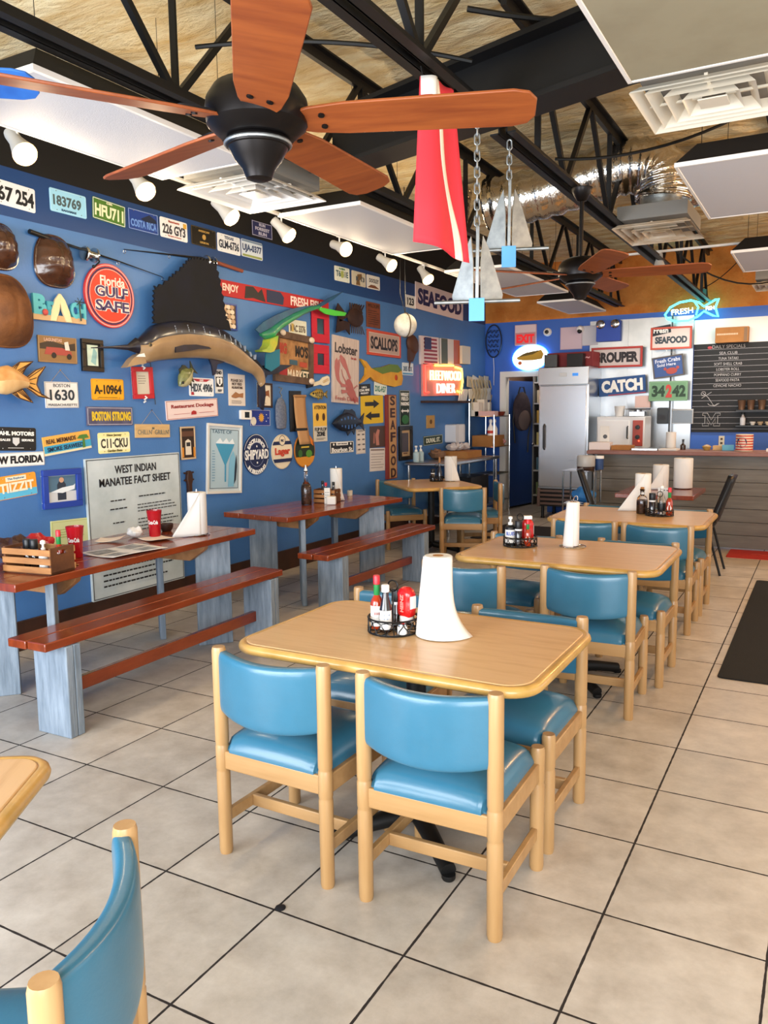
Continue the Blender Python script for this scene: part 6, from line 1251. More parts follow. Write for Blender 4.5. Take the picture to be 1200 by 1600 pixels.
# ceiling fans
def fan(x, y, z, a0, top, label, bladem, r=.74, rod_m=None):
    t = thing('ceiling_fan', label, 'ceiling fan', (x, y, z), R(a0), 'five blade ceiling fans')
    b = MB(); b.lathe([(.03, .1), (.07, .1), (.115, .08), (.135, .05), (.14, .02), (.135, -.015), (.1, -.045), (.06, -.05)], (0, 0, 0), 32); b.obj('motor_housing', M_FANMET, t)
    b = MB(); b.lathe([(.04, -.045), (.085, -.05), (.09, -.06), (.085, -.07), (.08, -.072), (.065, -.1), (.045, -.125), (.035, -.15), (.02, -.156)], (0, 0, 0), 28); b.obj('switch_cap', M_FANMET, t)
    b = MB(); b.lathe([(.0905, -.058), (.0925, -.062), (.0905, -.066)], (0, 0, 0), 28); b.obj('trim_ring', M_GALV, t)
    b = MB(); b.lathe([(.013, .1), (.013, top)], (0, 0, 0), 12); b.obj('downrod', M_FANMET, t)
    b = MB(); b.lathe([(.018, top - .08), (.03, top - .075), (.055, top - .03), (.065, top - .005), (.065, top)], (0, 0, 0), 20); b.obj('canopy', M_FANMET, t)
    for k in range(5):
        mx = Matrix.Rotation(R(72 * k), 4, 'Z') @ Matrix.Translation((0, 0, -.005)) @ Matrix.Rotation(R(-13), 4, 'X')
        pts = [(.118, -.045), (.15, -.056), (.24, -.068), (r - .06, -.078), (r - .02, -.066), (r, -.035), (r, .035), (r - .02, .066), (r - .06, .078), (.24, .068), (.15, .056), (.118, .045)]
        bl = MB(); bl.prism(pts, -.004, .004, mx=mx); bl = bl.obj('blade', bladem, t, bevel=.002)
        ir = MB(); ir.prism([(.1, -.03), (.16, -.045), (.22, -.04), (.22, .04), (.16, .045), (.1, .03)], .004, .011, mx=mx)
        for sy in (-.025, .025): ir.lathe([(.009, -.008), (.009, .012)], (.18, sy, 0), 8, mx=mx)
        ir.obj('blade_iron', M_FANMET, bl)
    return t
fan(-.854, -.048, 2.34, 22, 1.2, 'big ceiling fan with reddish wooden blades, nearest to the camera', M_FANWOOD)
fan(-.868, 3.228, 2.385, 12, .515, 'second ceiling fan with reddish wooden blades, farther back over the middle table', M_FANWOOD, .76)
fan(-2.325, -.49, 2.62, 40, .95, 'ceiling fan with blue blades, only a dusty blade tip showing at the upper left edge', mat('blue_dusty_blade', '#1f4f9a', .6, color2='#2f6ab8', nscale=5), .74)
# anchors on chains
def anchor(x, y, z_top, z_stock, rz, label, lean=0):
    t = thing('boat_anchor', label, 'anchor', (x, y, z_stock), R(rz), 'galvanised boat anchors')
    H = .3
    b = MB(); b.bar((0, 0, -.01), (.004, 0, .34), .016, .024); b.obj('shank', M_GALV, t, bevel=.002)
    b = MB(); b.tube([(-.2, 0, 0), (.2, 0, 0)], .009, 10); b.obj('stock', M_GALV, t)
    for s in (-1, 1):
        mx = Matrix.Rotation(R(s * 24), 4, 'Z') @ Matrix(((1, 0, 0, 0), (0, 0, 1, 0), (0, 1, 0, 0), (0, 0, 0, 1)))
        b = MB(); b.prism([(s * .018, .01), (s * .125, .01), (s * .13, .035), (s * .06, H * .8), (s * .03, H), (s * .018, H * .6)], -.004, .004, mx=mx); b.obj('fluke', M_GALV, t, bevel=.001)
    c = MB(); n = int((z_top - z_stock - .32) / .036); z = .33
    for k in range(n):
        pts = []
        for q in range(14):
            a = 2 * math.pi * q / 14; px, pz = .0115 * math.cos(a), .013 * math.sin(a) + (.0115 if math.sin(a) > 0 else -.0115)
            pts.append((px, 0, z + pz) if k % 2 else (0, px, z + pz))
        c.tube(pts, .0042, 6, closed=True); z += .036
    c.obj('chain', M_GALV, t)
    g = MB(); g.box((0, -.03, -.04), (.072, .004, .105)); g.obj('blue_tag', flat('#5fa8ea', .5), t, bevel=.001)
    return t
anchor(-.94, 1.712, 2.905, 2.06, 20, 'lower galvanised anchor with a blue tag, hung on a long chain')
anchor(-.94, 2.137, 2.905, 2.365, 20, 'upper galvanised anchor with a blue tag, hung on a short chain')
# diving flag
t = thing('diving_flag', 'red diving flag with a white diagonal stripe hanging from the joist', 'flag', (-.94, 1.12, 2.88), R(-24))
def fl_(u, v): return (.035 * math.sin(u * 5.5) * (1 - .4 * v) - .05 * (1 - v) * (1 - u), .0 + u * (.19 + .1 * (1 - v)), -.64 + .62 * v - .06 * (1 - v) * u)
b = MB(); b.grid(fl_, 16, 20); b.obj('red_cloth', flat('#d2303c', .75), t, solid=.002)
def st_(u, v):
    w0 = .34 + .5 * (1 - v) + .05 * math.sin(v * 9); x = w0 - .07 + .14 * u; p = fl_(min(1, max(0, x)), v); return (p[0] + .0025, p[1], p[2])
b = MB(); b.grid(st_, 4, 20); b.obj('white_stripe', flat('#e6dcc8', .75), t, solid=.002)
b = MB(); b.grid(lambda u, v: (.006 + .035 * math.sin(u * .4 * 5.5), .0 + u * .06, -.09 + .07 * v), 4, 3); b.obj('white_corner', M_PAPER, t, solid=.003)
for y in (.02, .18): b = MB(); b.tube([(0, y, -.03), (0, y * .3, .02)], .003, 5); b.obj('tie_string', M_BLACKW, t)
# buoy on a cord
t = thing('net_buoy', 'round white buoy in rope hanging on a cord by the blue wall', 'buoy', (-3.135, 5.23, 2.375))
b = MB(); b.ball((0, 0, 0), .113, 16); b.obj('float', mat('aged_white_float', '#d9d6cc', .7, color2='#b9b3a4', nscale=12), t)
b = MB(); b.tube([(.117 * math.cos(a) * .8, .117 * math.cos(a) * -.6, .117 * math.sin(a)) for a in [2 * math.pi * k / 24 for k in range(24)]], .006, 6, closed=True); b.obj('rope_band', flat('#5a4a34', .9), t)
b = MB(); b.tube([(0, 0, .11), (0, 0, 1.3)], .004, 6); b.tube([(0, 0, .11), (-.03, -.05, .3), (-.02, -.06, .6), (0, 0, .75)], .003, 6); b.obj('cord', M_BLACKW, t)
# ================================================================ the back of the room
def bx(nm, c, s, m, par=None, bevel=.003, label=None):
    b = MB(); b.box(c, s); return b.obj(nm, m, par, bevel=bevel, label=label)
# stainless wall cladding, white wall, corner post
st = MB()
for x0, x1 in ((-2.5, -1.98), (-1.975, -1.66), (-1.655, -1.13)): st.box(((x0 + x1) / 2, YB - .01, 1.38), (x1 - x0, .02, 2.76))
for x in (-1.978, -1.658, -1.12): st.box((x, YB - .022, 1.38), (.03, .02, 2.76))
struct(st.obj('trim_2', mat('steel_cladding', '#b7babd', .32, metal=.75, color2='#a2a6aa', nscale=2), smooth=False))
b = MB(); b.box((.9, YB - .012, 2.53), (4.0, .02, .32)); struct(b.obj('trim_3', M_WHITE, smooth=False))
# fridge
t = thing('upright_fridge', 'tall stainless steel single door commercial fridge beside the doorway', 'fridge', (-2.68, 9.05, 0))
bx('cabinet', (0, .36, 1.15), (.7, .64, 1.92), M_STEEL, t)
dr = bx('door', (0, .015, 1.155), (.66, .05, 1.4), mat('fridge_door_steel', '#c9ccd2', .22, metal=.8), t, .008)
b = MB(); b.tube([(-.25, -.01, .98), (-.25, -.05, 1.0), (-.25, -.05, 1.3), (-.25, -.01, 1.32)], .014, 8); b.obj('handle', M_BLACKPL, dr)
b = MB(); b.box((.14, -.011, .83), (.1, .004, .012)); b.obj('door_badge', M_CHROME, dr)
hp = bx('control_panel', (0, .02, 1.985), (.7, .05, .24), M_STEEL, t, .006)
bx('display', (.0, -.008, 2.0), (.1, .006, .05), flat('#c9cfd4'), hp, .001); bx('display', (.17, -.008, 2.0), (.08, .006, .04), mat('blue_display', '#2a6ab0', .3, emit=.6, ecol='#3a8ae0'), hp, .001)
b = MB(); b.box((0, .03, .3), (.68, .03, .25))
b.obj('grille_back', M_BLACKPL, t)
for k in range(4): bx('grille_slat', (0, .005, .215 + k * .06), (.62, .02, .03), mat('fridge_grille', '#7d6862', .4, metal=.6), t, .002)
for s in (-1, 1): bx('grille_side', (s * .33, .01, .3), (.04, .03, .26), MATS['fridge_grille'], t)
for sx in (-1, 1):
    for sy in (.08, .62):
        b = MB(); b.lathe([(.028, 0), (.03, .01), (.022, .03), (.022, .19)], (sx * .29, sy, 0), 12); b.obj('leg', M_BLACKPL, t)
t = thing('carton', 'long dark red carton with lettering on top of the fridge', 'box', (-2.7, 9.3, 2.112), R(-4))
bx('carton_body', (.05, .1, .1), (.66, .3, .2), flat('#7d2427'), t); g = MB(); put_text(g, '~ ~', .26, 0, 0, w=.16, h=.03, mx=Matrix.Translation((0, -.052, .12)) @ Matrix.Rotation(R(90), 4, 'X')); g.obj('lettering', flat('#d8a0a0'), t)
lay_box('speaker_box', 'black box at the left on top of the fridge', 'box', (-2.88, 9.16, 2.112), (.18, .14, .17), 6, M_BLACKPL)
lay_box('speaker_box', 'black box at the right on top of the fridge, before the carton', 'box', (-2.53, 9.14, 2.112), (.22, .12, .17), -3, M_BLACKPL)
# signs on the back wall
sign('b_exit', 'exit_sign', 'EXIT sign with red letters above the doorway', 'exit sign', flat('#d3b3bb'), [('r', 0, .3, .96, .34, flat('#e0cdd2'), 'white_band'), ('r', 0, -.18, .94, .56, flat('#c98a90'), 'letter_panel'), ('t', 'EXIT', 0, -.18, .84, .42, mat('exit_red', '#c4222a', .5, emit=.35, ecol='#ff2020'), .06)], .04, wall='B', r=.004)
t = sign('b_neonoval', 'lit_sign', 'glowing white oval sign with a golden fish above the doorway', 'lit sign', mat('lit_oval_white', '#ffffff', .4, emit=2.6, ecol='#f4fbff'), [('p', [(-.4, .04), (-.2, .18), (.1, .25), (.36, .26), (.42, .08), (.36, -.12), (.1, -.14), (-.2, -.1), (-.36, -.04)], flat('#c9a238'), 'printed_fish'), ('p', [(-.38, .06), (-.1, .22), (.36, .27), (.1, .12)], flat('#6a5a24'), 'printed_fin'), ('e', -.3, -.2, .12, .16, flat('#e0763a'), 'printed_sun')], .06, wall='B', shape='oval', board='lit_face', tilt=4)
b = MB(); b.tube([(x, y, .03) for x, y in ell(.53, .355, 40)], .014, 8, closed=True); b.obj('neon_tube', neon('#5fc8ff', 5), t)
a, z, w, h, _ = PL['b_darkneon']
t = thing('neon_sign', 'unlit dark oval neon sign in the corner of the back wall', 'neon sign', mx=wall_mx('B', a + .02, z, .06, 0))
b = MB(); b.tube([(x, y, 0) for x, y in ell(w * .9, h * .95, 32)], .01, 6, closed=True)
for k in range(5): b.tube([(-w * .3 + .02 * math.sin(q * 2 + k), -h * .3 + h * .15 * k + .03 * math.sin(q * 1.7), .01) if False else (-w * .3 + w * .6 * q / 8, -h * .28 + h * .14 * k + .03 * math.sin(q * 2.2 + k), .01) for q in range(9)], .007, 5)
b.obj('neon_tube', mat('unlit_tube', '#20242e', .25), t)
b = MB(); b.tube([(0, -h / 2, 0), (.01, -h * .8, .0), (0, -h * 1.3, -.02)], .004, 5); b.obj('power_cord', M_WHITE, t)
t = thing('round_speaker', 'small round white wall camera right of the EXIT sign', 'camera', mx=wall_mx('B', PL['b_speaker'][0], PL['b_speaker'][1], 0, 0)); b = MB(); b.lathe([(.06, 0), (.06, .03), (.045, .05)], (0, 0, 0), 20); b.obj('housing', M_WHITE, t); b = MB(); b.lathe([(.03, .05), (.025, .07), (0, .075)], (0, 0, 0), 16); b.obj('lens', M_BLACKPL, t)
sign('b_wp1', 'wall_panel', 'pale pinkish metal wall panel, larger of the two above the fridge', 'panel', flat('#cdb9c6', .4), [('b', .004, .004, flat('#a99aa8'))], .02, wall='B'); sign('b_wp2', 'wall_panel', 'pale metal wall panel, narrower of the two above the fridge', 'panel', flat('#c6c6cf', .4), [('b', .004, .004, flat('#a99aa8'))], .02, wall='B')
t = sign('b_emerg', 'emergency_light', 'blue painted emergency light box with two round lamps', 'emergency light', flat('#2f4fae'), [], .1, wall='B', out=.02, r=.01, board='box')
for k, x in enumerate((-.1, .1)):
    b = MB(); b.lathe([(.055, .1), (.06, .11), (.06, .14), (.045, .15), (.01, .152)], (x, .09, 0), 18); b.obj('lamp_head', M_CHROME, t)
b = MB(); a, z = -2.63, 2.62
t = thing('wall_camera', 'small dark dome camera on the white panel above the fridge', 'camera', mx=wall_mx('B', -2.63, 2.66, .02, 0)); b = MB(); b.lathe([(.05, 0), (.05, .06), (.035, .1), (0, .11)], (0, 0, 0), 14); b.obj('dome', M_WHITE, t); b = MB(); b.ball((0, -.03, .08), .035, 10); b.obj('lens', M_BLACKPL, t)
sign('b_grouper', 'sign', 'red framed white GROUPER sign right above the fridge', 'sign', flat('#cfc3c0'), [('t', 'GROUPER', -.02, 0, .88, .52, flat('#2c262a'), .06)], .015, wall='B', out=.14, frame=(.028, flat('#b23a34'), .03), wh=(.7, .28))
sign('b_catch', 'sign', 'blue CATCH sign with white letters below the grouper sign', 'sign', flat('#234c84'), [('t', 'CATCH', 0, .02, .88, .68, WH, .06), ('r', .1, -.46, .8, .05, flat('#a8404a'), 'red_edge')], .015, wall='B', out=.14, tilt=4, wh=(.64, .25))
# signs hung on the thin pole
b = MB(); b.tube([(0, 0, 1.08), (0, 0, 2.86)], .012, 8); o = b.obj('sign_pole', flat('#4a4f56'), None); o.location = (-1.36, YB - .16, 0); tag(o, 'thin grey vertical pole carrying the kitchen signs', 'pole')
sign('b_freshsea', 'sign', 'red framed SEAFOOD sign with a black Fresh tag, topmost on the pole', 'sign', flat('#d3c8c2'), [('t', 'SEAFOOD', .0, -.08, .78, .32, flat('#33404a'), .06), ('p', [(-.5, .5), (-.02, .62), (-.0, .26), (-.46, .1)], flat('#1d2630'), 'black_tag'), ('t', 'Fresh', -.25, .36, .36, .24, WH, .03)], .015, wall='B', out=.18, frame=(.025, flat('#c0503e'), .025))
sign('b_crabs', 'sign', 'tilted blue Fresh Crabs sign with a red crab, middle on the pole', 'sign', flat('#3a568e'), [('t', 'Fresh Crabs', 0, .3, .8, .18, flat('#d5dbe6'), .02), ('t', 'Sold Here', -.05, .1, .6, .14, flat('#d5dbe6'), .02), ('e', .1, -.22, .36, .3, flat('#a84a42'), 'painted_crab'), ('e', -.1, -.1, .1, .14, flat('#a84a42'), 'painted_claw'), ('e', .3, -.1, .1, .14, flat('#a84a42'), 'painted_claw')], .012, wall='B', out=.18, tilt=7, frame=(.018, mat('weathered_wood', '#5f5a58', .7), .02), hang=.07)
sign('b_n34242', 'sign', 'green board with number 34242, lowest on the pole', 'sign', flat('#6f9a76'), [('b', .01, .006, flat('#8fb292')), ('t', '34', -.25, 0, .34, .58, flat('#27402f'), .05), ('t', '2', .02, 0, .16, .66, flat('#c0453e'), .06), ('t', '42', .28, 0, .34, .58, flat('#27402f'), .05)], .012, wall='B', out=.18)
# neon fish
a, z, w, h, _ = PL['b_neonfish']; k_ = .93
t = thing('neon_fish_sign', 'turquoise glowing neon fish sign above the kitchen', 'neon sign', mx=wall_mx('B', -1.128, z, .18, 3))
NT = neon('#3ff0e8', 5)
fo = [(-.33, -.02), (-.26, .07), (-.14, .12), (.0, .13), (.1, .09), (.16, .03), (.3, .1), (.34, .11), (.3, .0), (.33, -.12), (.27, -.1), (.16, -.03), (.08, -.09), (-.04, -.13), (-.2, -.12), (-.3, -.08)]
b = MB(); b.tube([(x, y, 0) for x, y in fo], .013, 8, closed=True); b.tube([(.05, .1, 0), (.09, .03, 0), (.06, -.07, 0)], .011, 6); b.obj('fish_tube', NT, t)
b = MB(); put_text(b, 'FRESH', -.11, 0, .01, w=.27, h=.07, bold=-.0, depth=.012); b.obj('fresh_lettering', neon('#d8fff8', 4), t)
b = MB(); put_text(b, 'FISH', .235, 0, .01, w=.1, h=.05, bold=-.0, depth=.012); b.obj('fish_lettering', neon('#d8fff8', 4), t)
lay_box('teal_box', 'small turquoise box on the foam above the neon fish', 'box', (-1.02, 9.45, 2.98), (.16, .08, .07), -18, mat('teal_plastic', '#2f9aa6', .4))
b = MB(); b.tube(sag((-1.02, 9.45, 3.05), (-.55, 9.5, 3.4), .05), .006, 5); tag(b.obj('hanger_cable', M_BLACKW), 'cable holding the turquoise box above the neon fish', 'cable')
# chalkboard wall
t = thing('chalkboard', 'black slatted menu board with white chalk specials at the right of the kitchen', 'chalkboard', mx=wall_mx('B', -.235, 1.785, .002, 0))
W2, H2 = 1.72, 1.17
b = MB(); b.box((0, 0, .012), (W2, H2, .024)); b.obj('board', flat('#0f0f11', .6), t)
b = MB()
for k in range(15): b.box((0, H2 / 2 - .075 * (k + 1), .0245), (W2, .004, .003))
b.obj('slat_lines', flat('#a9a7ab'), t)
CH = flat('#c9c6c6', .9)
for k, s in enumerate(('DAILY SPECIALS', 'SEA CLUB', 'TUNA TATAKI', 'SOFT SHELL CRAB', 'LOBSTER ROLL', 'POMPANO CURRY', 'SEAFOOD PASTA', 'CEVICHE NACHO')):
    b = MB(); put_text(b, s, -.43, .53 - .071 * k - (.0 if k else -.012), .0255, w=(.4, .22, .24, .34, .28, .33, .29, .34)[k], h=.034 if k else .042, bold=-.01, depth=.0015); b.obj('chalk_lettering', CH, t, smooth=False)
b = MB(); b.ball((-.66, .535, .026), (.03, .02, .003), 8); b.obj('red_chalk_mark', flat('#b8404a'), t)
b = MB(); b.tube([(-.73, -.06, .026), (-.66, -.12, .026), (-.58, -.24, .026), (-.52, -.2, .026)], .003, 4); b.tube([(-.6 + .06 * math.cos(q), -.2 + .03 * math.sin(q), .026) for q in (3.1, 3.6, 4.2, 4.8, 5.4, 6.2)], .003, 4); b.tube([(-.72 + .03 * math.cos(q), -.07 + .03 * math.sin(q), .026) for q in (0, 1, 2, 3, 4, 5)], .003, 4, closed=True); b.tube([(-.74, -.13, .026), (-.62, -.05, .026)], .003, 4); b.obj('chalk_anchor', CH, t)
b = MB(); m_ = [(-.72, -.5), (-.72, -.47), (-.69, -.47), (-.69, -.36), (-.72, -.36), (-.72, -.33), (-.66, -.33), (-.61, -.42), (-.56, -.33), (-.5, -.33), (-.5, -.36), (-.53, -.36), (-.53, -.47), (-.5, -.47), (-.5, -.5), (-.58, -.5), (-.58, -.47), (-.56, -.47), (-.56, -.4), (-.61, -.49), (-.66, -.4), (-.66, -.47), (-.64, -.47), (-.64, -.5)]
b.tube([(x, y, .026) for x, y in m_], .003, 4, closed=True); b.obj('chalk_letter_outline', CH, t)
def shelf(z, label):
    o = bx('wall_shelf', (0, 0, 0), (1.1, .16, .022), M_BLACKPL); o.location = (.02, YB - .11, z); return tag(o, label, 'shelf', 'narrow black shelves on the menu board')
shelf(1.485, 'upper narrow black shelf on the menu board, holding metal cups'); shelf(1.285, 'lower narrow black shelf on the menu board, holding small bowls')
for x, lb in ((-.47, 'copper-toned metal cup, left of three on the upper menu board shelf'), (-.36, 'copper-toned metal cup, middle of three on the upper menu board shelf'), (-.23, 'metal cup, right of three on the upper menu board shelf')):
    rev('metal_cup', lb, 'cup', (x, YB - .11, 1.497), [('cup', [(0, 0), (.036, 0), (.05, .12), (.053, .125), (.048, .124), (.034, .01), (0, .01)], mat('copper_cup', '#8a6a54', .35, metal=.7))], 'metal cups on the shelf')
rev('glass_shaker', 'slim glass shaker right of the metal cups on the upper menu board shelf', 'shaker', (-.1, YB - .11, 1.497), [('bottle', [(0, 0), (.03, 0), (.032, .06), (.012, .1), (.012, .12)], M_CHROME)])
rev('white_label_bottle', 'small bottle with a white label on the lower menu board shelf', 'bottle', (-.45, YB - .11, 1.297), [('bottle', [(0, 0), (.032, 0), (.034, .09), (.014, .12), (.014, .14)], flat('#b8b8bc')), ('cap', [(.016, .138), (.016, .16), (0, .162)], M_BLACKPL)])
for k, x in enumerate((-.33, -.24, -.15, -.05)):
    rev('small_bowl', ('small white bowl, first right of the labelled bottle on the lower menu board shelf', 'small tan bowl, second right of the labelled bottle on the lower menu board shelf', 'small cream bowl, third right of the labelled bottle on the lower menu board shelf', 'small white bowl, fourth right of the labelled bottle on the lower menu board shelf')[k], 'bowl', (x, YB - .11, 1.297), [('bowl', [(0, 0), (.02, 0), (.036, .035), (.038, .045), (.033, .043), (.018, .008), (0, .008)], flat(('#d8d4cc', '#b09a7c', '#c9b89a', '#d2cec6')[k]))], 'small bowls on the shelf')
t = sign('b_cardbox', 'wall_crate', 'brown cardboard box with stamped letters on top of the menu board', 'box', M_CARD, [('f', -.1, .05, .7, .4, 1, flat('#c9b090')), ('r', .42, 0, .1, .9, flat('#7a5c3c'), 'box_side')], .16, wall='B', board='carton')
# kitchen counter and appliances behind the bar
t = thing('kitchen_counter', 'stainless work counter behind the bar, under the oven', 'counter', (-1.55, 9.36, 0)); bx('top', (0, 0, .965), (1.5, .66, .04), M_STEEL, t)
for sx in (-1, 1):
    for sy in (-1, 1): b = MB(); b.tube([(sx * .7, sy * .28, 0), (sx * .7, sy * .28, .945)], .018, 8); b.obj('leg', M_CHROME, t)
t = thing('countertop_oven', 'white countertop oven with a red control panel behind the bar', 'oven', (-1.9, 9.1, .985))
bx('casing', (0, .2, .225), (.63, .45, .43), flat('#d5d8db', .35), t, .01); d_ = bx('door', (-.09, -.03, .215), (.42, .02, .35), flat('#e2e4e6', .3), t, .006); b = MB(); b.tube([(.1, -.04, .15), (.1, -.07, .16), (.1, -.07, .3), (.1, -.04, .31)], .01, 6); b.obj('handle', M_BLACKPL, d_)
cp = bx('control_panel', (.23, -.03, .22), (.13, .02, .34), flat('#a8402f', .4), t, .004)
for k in range(2): b = MB(); b.lathe([(.03, 0), (.028, .02), (0, .022)], (0, 0, 0), 12, mx=Matrix.Translation((.23, -.04, .3 - .13 * k)) @ Matrix.Rotation(R(90), 4, 'X')); b.obj('knob', M_BLACKPL, cp)
b = MB(); b.ball((.25, -.045, .12), .01, 8); b.obj('indicator_light', neon('#ff5030', 3), cp)
rev('white_tub', 'white plastic tub on top of the oven', 'tub', (-1.94, 9.2, 1.43), [('tub', [(0, 0), (.055, 0), (.07, .13), (.074, .135), (.068, .13), (.05, .01), (0, .01)], M_WHITE)])
t = thing('kitchen_scale', 'metal scale with a tray on top of the oven', 'scale', (-1.7, 9.2, 1.43)); bx('base', (0, 0, .03), (.2, .16, .06), M_STEEL, t); b = MB(); b.lathe([(.05, .06), (.05, .08), (.16, .085), (.165, .1)], (0, 0, 0), 20); b.obj('tray', M_STEEL, t)
lay_box('paper_box', 'slanted pale box above the oven', 'box', (-1.72, 9.6, 1.54), (.2, .05, .16), 0, flat('#d8b8b0'))
sign('b_blackdisp', 'soap_dispenser', 'black wall dispenser on the stainless panel', 'dispenser', M_BLACKPL, [('r', 0, -.1, .6, .3, flat('#2a2a2e'), 'window')], .1, r=.02, wall='B', out=.03, board='housing'); sign('b_screen', 'monitor', 'dark screen on the stainless panel below the green number board', 'monitor', flat('#c2c4c6'), [('r', 0, -.02, .94, .86, flat('#24282c', .2), 'dark_glass')], .05, wall='B', out=.03, board='casing')
sign('b_outlet', 'wall_outlet', 'cream wall outlet under the menu board', 'outlet', M_CREAMP, [('r', 0, .2, .4, .2, flat('#4a3a30'), 'socket'), ('r', 0, -.2, .4, .2, flat('#4a3a30'), 'socket')], .012, wall='B', board='cover_plate')
# bar counter
t = thing('bar_counter', 'long bar counter with grey plank front and reddish wood top', 'counter', (.8, 7.45, 0))
m = MB()
for k in range(7): m.box((-.01, .03 + (.002 if k % 2 else 0), .02 + .143 * (k + .5)), (5.17, .06, .139))
m.obj('plank_front', M_GRAYWD, t, bevel=.002)
bx('end_panel', (-2.575, .3, .51), (.05, .48, 1.02), M_GRAYWD, t); bx('worktop', (-.06, .17, 1.042), (5.26, .56, .042), mat('worn_red_wood', '#7d5148', .5, color2='#93685c', nscale=6, stretch=(.6, 8, 1)), t, .006)
ZC = 1.064
lay_box('paper_stack', 'white box of papers at the left end of the bar', 'paper', (-1.79, 7.6, ZC), (.24, .2, .085), 4, flat('#d8ccc8'))
lay_box('brown_box', 'flat brown box beside the papers on the bar', 'box', (-1.54, 7.62, ZC), (.22, .2, .05), -3, M_CARD)
t = thing('menu_card', 'white menu card with a round emblem standing on the bar papers', 'card', (-1.77, 7.68, ZC + .087), 0); bx('card', (0, 0, .09), (.11, .012, .18), M_PAPER, t); b = MB(); b.lathe([(.025, 0), (.025, .002)], (0, 0, 0), 16, mx=Matrix.Translation((.01, -.007, .06)) @ Matrix.Rotation(R(90), 4, 'X')); b.obj('emblem', flat('#4a4f55'), t)
lay_box('tray', 'low metal tray in the middle of the bar', 'tray', (-1.28, 7.6, ZC), (.28, .2, .02), 2, M_STEEL); lay_box('paper_stack', 'thin white papers on the bar below the pole', 'paper', (-1.02, 7.58, ZC), (.2, .16, .02), -4, M_PAPER)
towel_roll((-1.03, 7.74, ZC + .0), 'cream paper towel roll standing on the bar', .2, .055)
rev('soap_pump', 'small dark pump bottle beside the roll on the bar', 'bottle', (-.9, 7.76, ZC), [('bottle', [(0, 0), (.03, 0), (.03, .05), (.01, .07), (.01, .09)], mat('brown_glass', '#3a2a1c', .2)), ('pump', [(.012, .088), (.012, .11), (.022, .112), (.004, .12)], M_BLACKPL)])
t = thing('striped_tin', 'red and cream striped tin with a dark crest on the bar', 'tin', (-.25, 7.62, ZC)); b = MB(); b.lathe([(.086, 0), (.088, .003), (.088, .178), (.086, .182), (.08, .182), (.08, .176)], (0, 0, 0), 28); b.obj('can', flat('#d8cbb4', .4), t)
b = MB()
for k in range(6): b.lathe([(.0885, .012 + .029 * k), (.0887, .013 + .029 * k), (.0887, .026 + .029 * k), (.0885, .027 + .029 * k)], (0, 0, 0), 28)
b.obj('red_stripes', flat('#b8402f', .4), t); an = face_cam(-.25, 7.62) - .35; b = MB(); b.add([(.0895 * math.cos(an + .62 * math.cos(q * math.pi / 10)), .0895 * math.sin(an + .62 * math.cos(q * math.pi / 10)), .095 + .058 * math.sin(q * math.pi / 10)) for q in range(20)], [tuple(range(20))]); b.obj('crest', flat('#2c3350'), t)
rev('brass_bowl', 'small yellowish bowl on the bar below the menu board', 'bowl', (-.64, 7.7, ZC), [('bowl', [(0, 0), (.03, 0), (.05, .04), (.045, .045), (.02, .06), (0, .065)], flat('#a8884a', .4))])
lay_box('blue_box', 'small bright blue and tan box on the bar left of the striped tin', 'box', (-.42, 7.7, ZC), (.12, .1, .06), 6, flat('#5aa6c4')); lay_box('basket_tray', 'low tan basket on the bar below the outlet', 'basket', (-.53, 7.76, ZC), (.1, .1, .05), 0, MATS['tan_board'])
lay_box('white_carton', 'white carton at the right end of the bar', 'box', (.03, 7.6, ZC), (.12, .12, .03), 0, M_PAPER)
# small wooden table, black chairs, chrome stand
t = thing('side_table', 'small square red-brown table before the bar, two towel rolls on it', 'table', (-.845, 6.15, 0)); bx('tabletop', (0, 0, .73), (.7, .82, .04), M_STAIN, t, .004); b = MB(); b.lathe([(.2, 0), (.2, .02), (.04, .05), (.035, .7), (.12, .71)], (0, 0, 0), 16); b.obj('pedestal', M_BLACKM, t)
towel_roll((-.69, 6.42, TZ), 'cream paper towel roll on the small table before the bar, right one', .3, .09); towel_roll((-.88, 6.3, TZ), 'cream paper towel roll with loose sheet, left one on the small table', .24, .075, flap=(-.85, -.5, .14, 1.0))
def stack_chair(x, y, rz, label):
    t = thing('stacking_chair', label, 'chair', (x, y, 0), R(rz), 'black stacking chairs')
    b = MB(); b.box((0, 0, .45), (.4, .4, .05)); b.obj('seat', M_BLACKPL, t, bevel=.02)
    b = MB(); b.grid(lambda u, v: ((u - .5) * (.38 - .06 * v * v), -.2 - .14 * v - .01 * math.sin(u * 3.14), .5 + .42 * v), 6, 8); b.obj('backrest', mat('black_vinyl', '#1a1a1d', .35), t, solid=.055)
    for s in (-1, 1):
        b = MB(); b.tube([(s * .18, .2, 0), (s * .18, .15, .43)], .011, 8); b.obj('front_leg', M_BLACKM, t)
        b = MB(); b.tube([(s * .18, -.28, 0), (s * .18, -.16, .43), (s * .18, -.2, .5), (s * .17, -.33, .9)], .011, 8); b.obj('back_leg', M_BLACKM, t)
    return t
stack_chair(-.55, 6.13, 90, 'black stacking chair seen from the side at the right of the small table'); stack_chair(-1.38, 6.5, -75, 'black stacking chair left of the small table, before the chrome stand')
t = thing('chrome_stand', 'thin chrome wire stand left of the bar, holding a grey crock', 'stand', (-1.83, 6.95, 0))
for sx in (-1, 1):
    for sy in (-1, 1): b = MB(); b.tube([(sx * .17, sy * .15, 0), (sx * .17, sy * .15, .87)], .01, 8); b.obj('leg', M_CHROME, t)
bx('top_shelf', (0, 0, .865), (.36, .32, .014), M_CHROME, t); bx('lower_shelf', (0, 0, .5), (.36, .32, .012), M_CHROME, t)
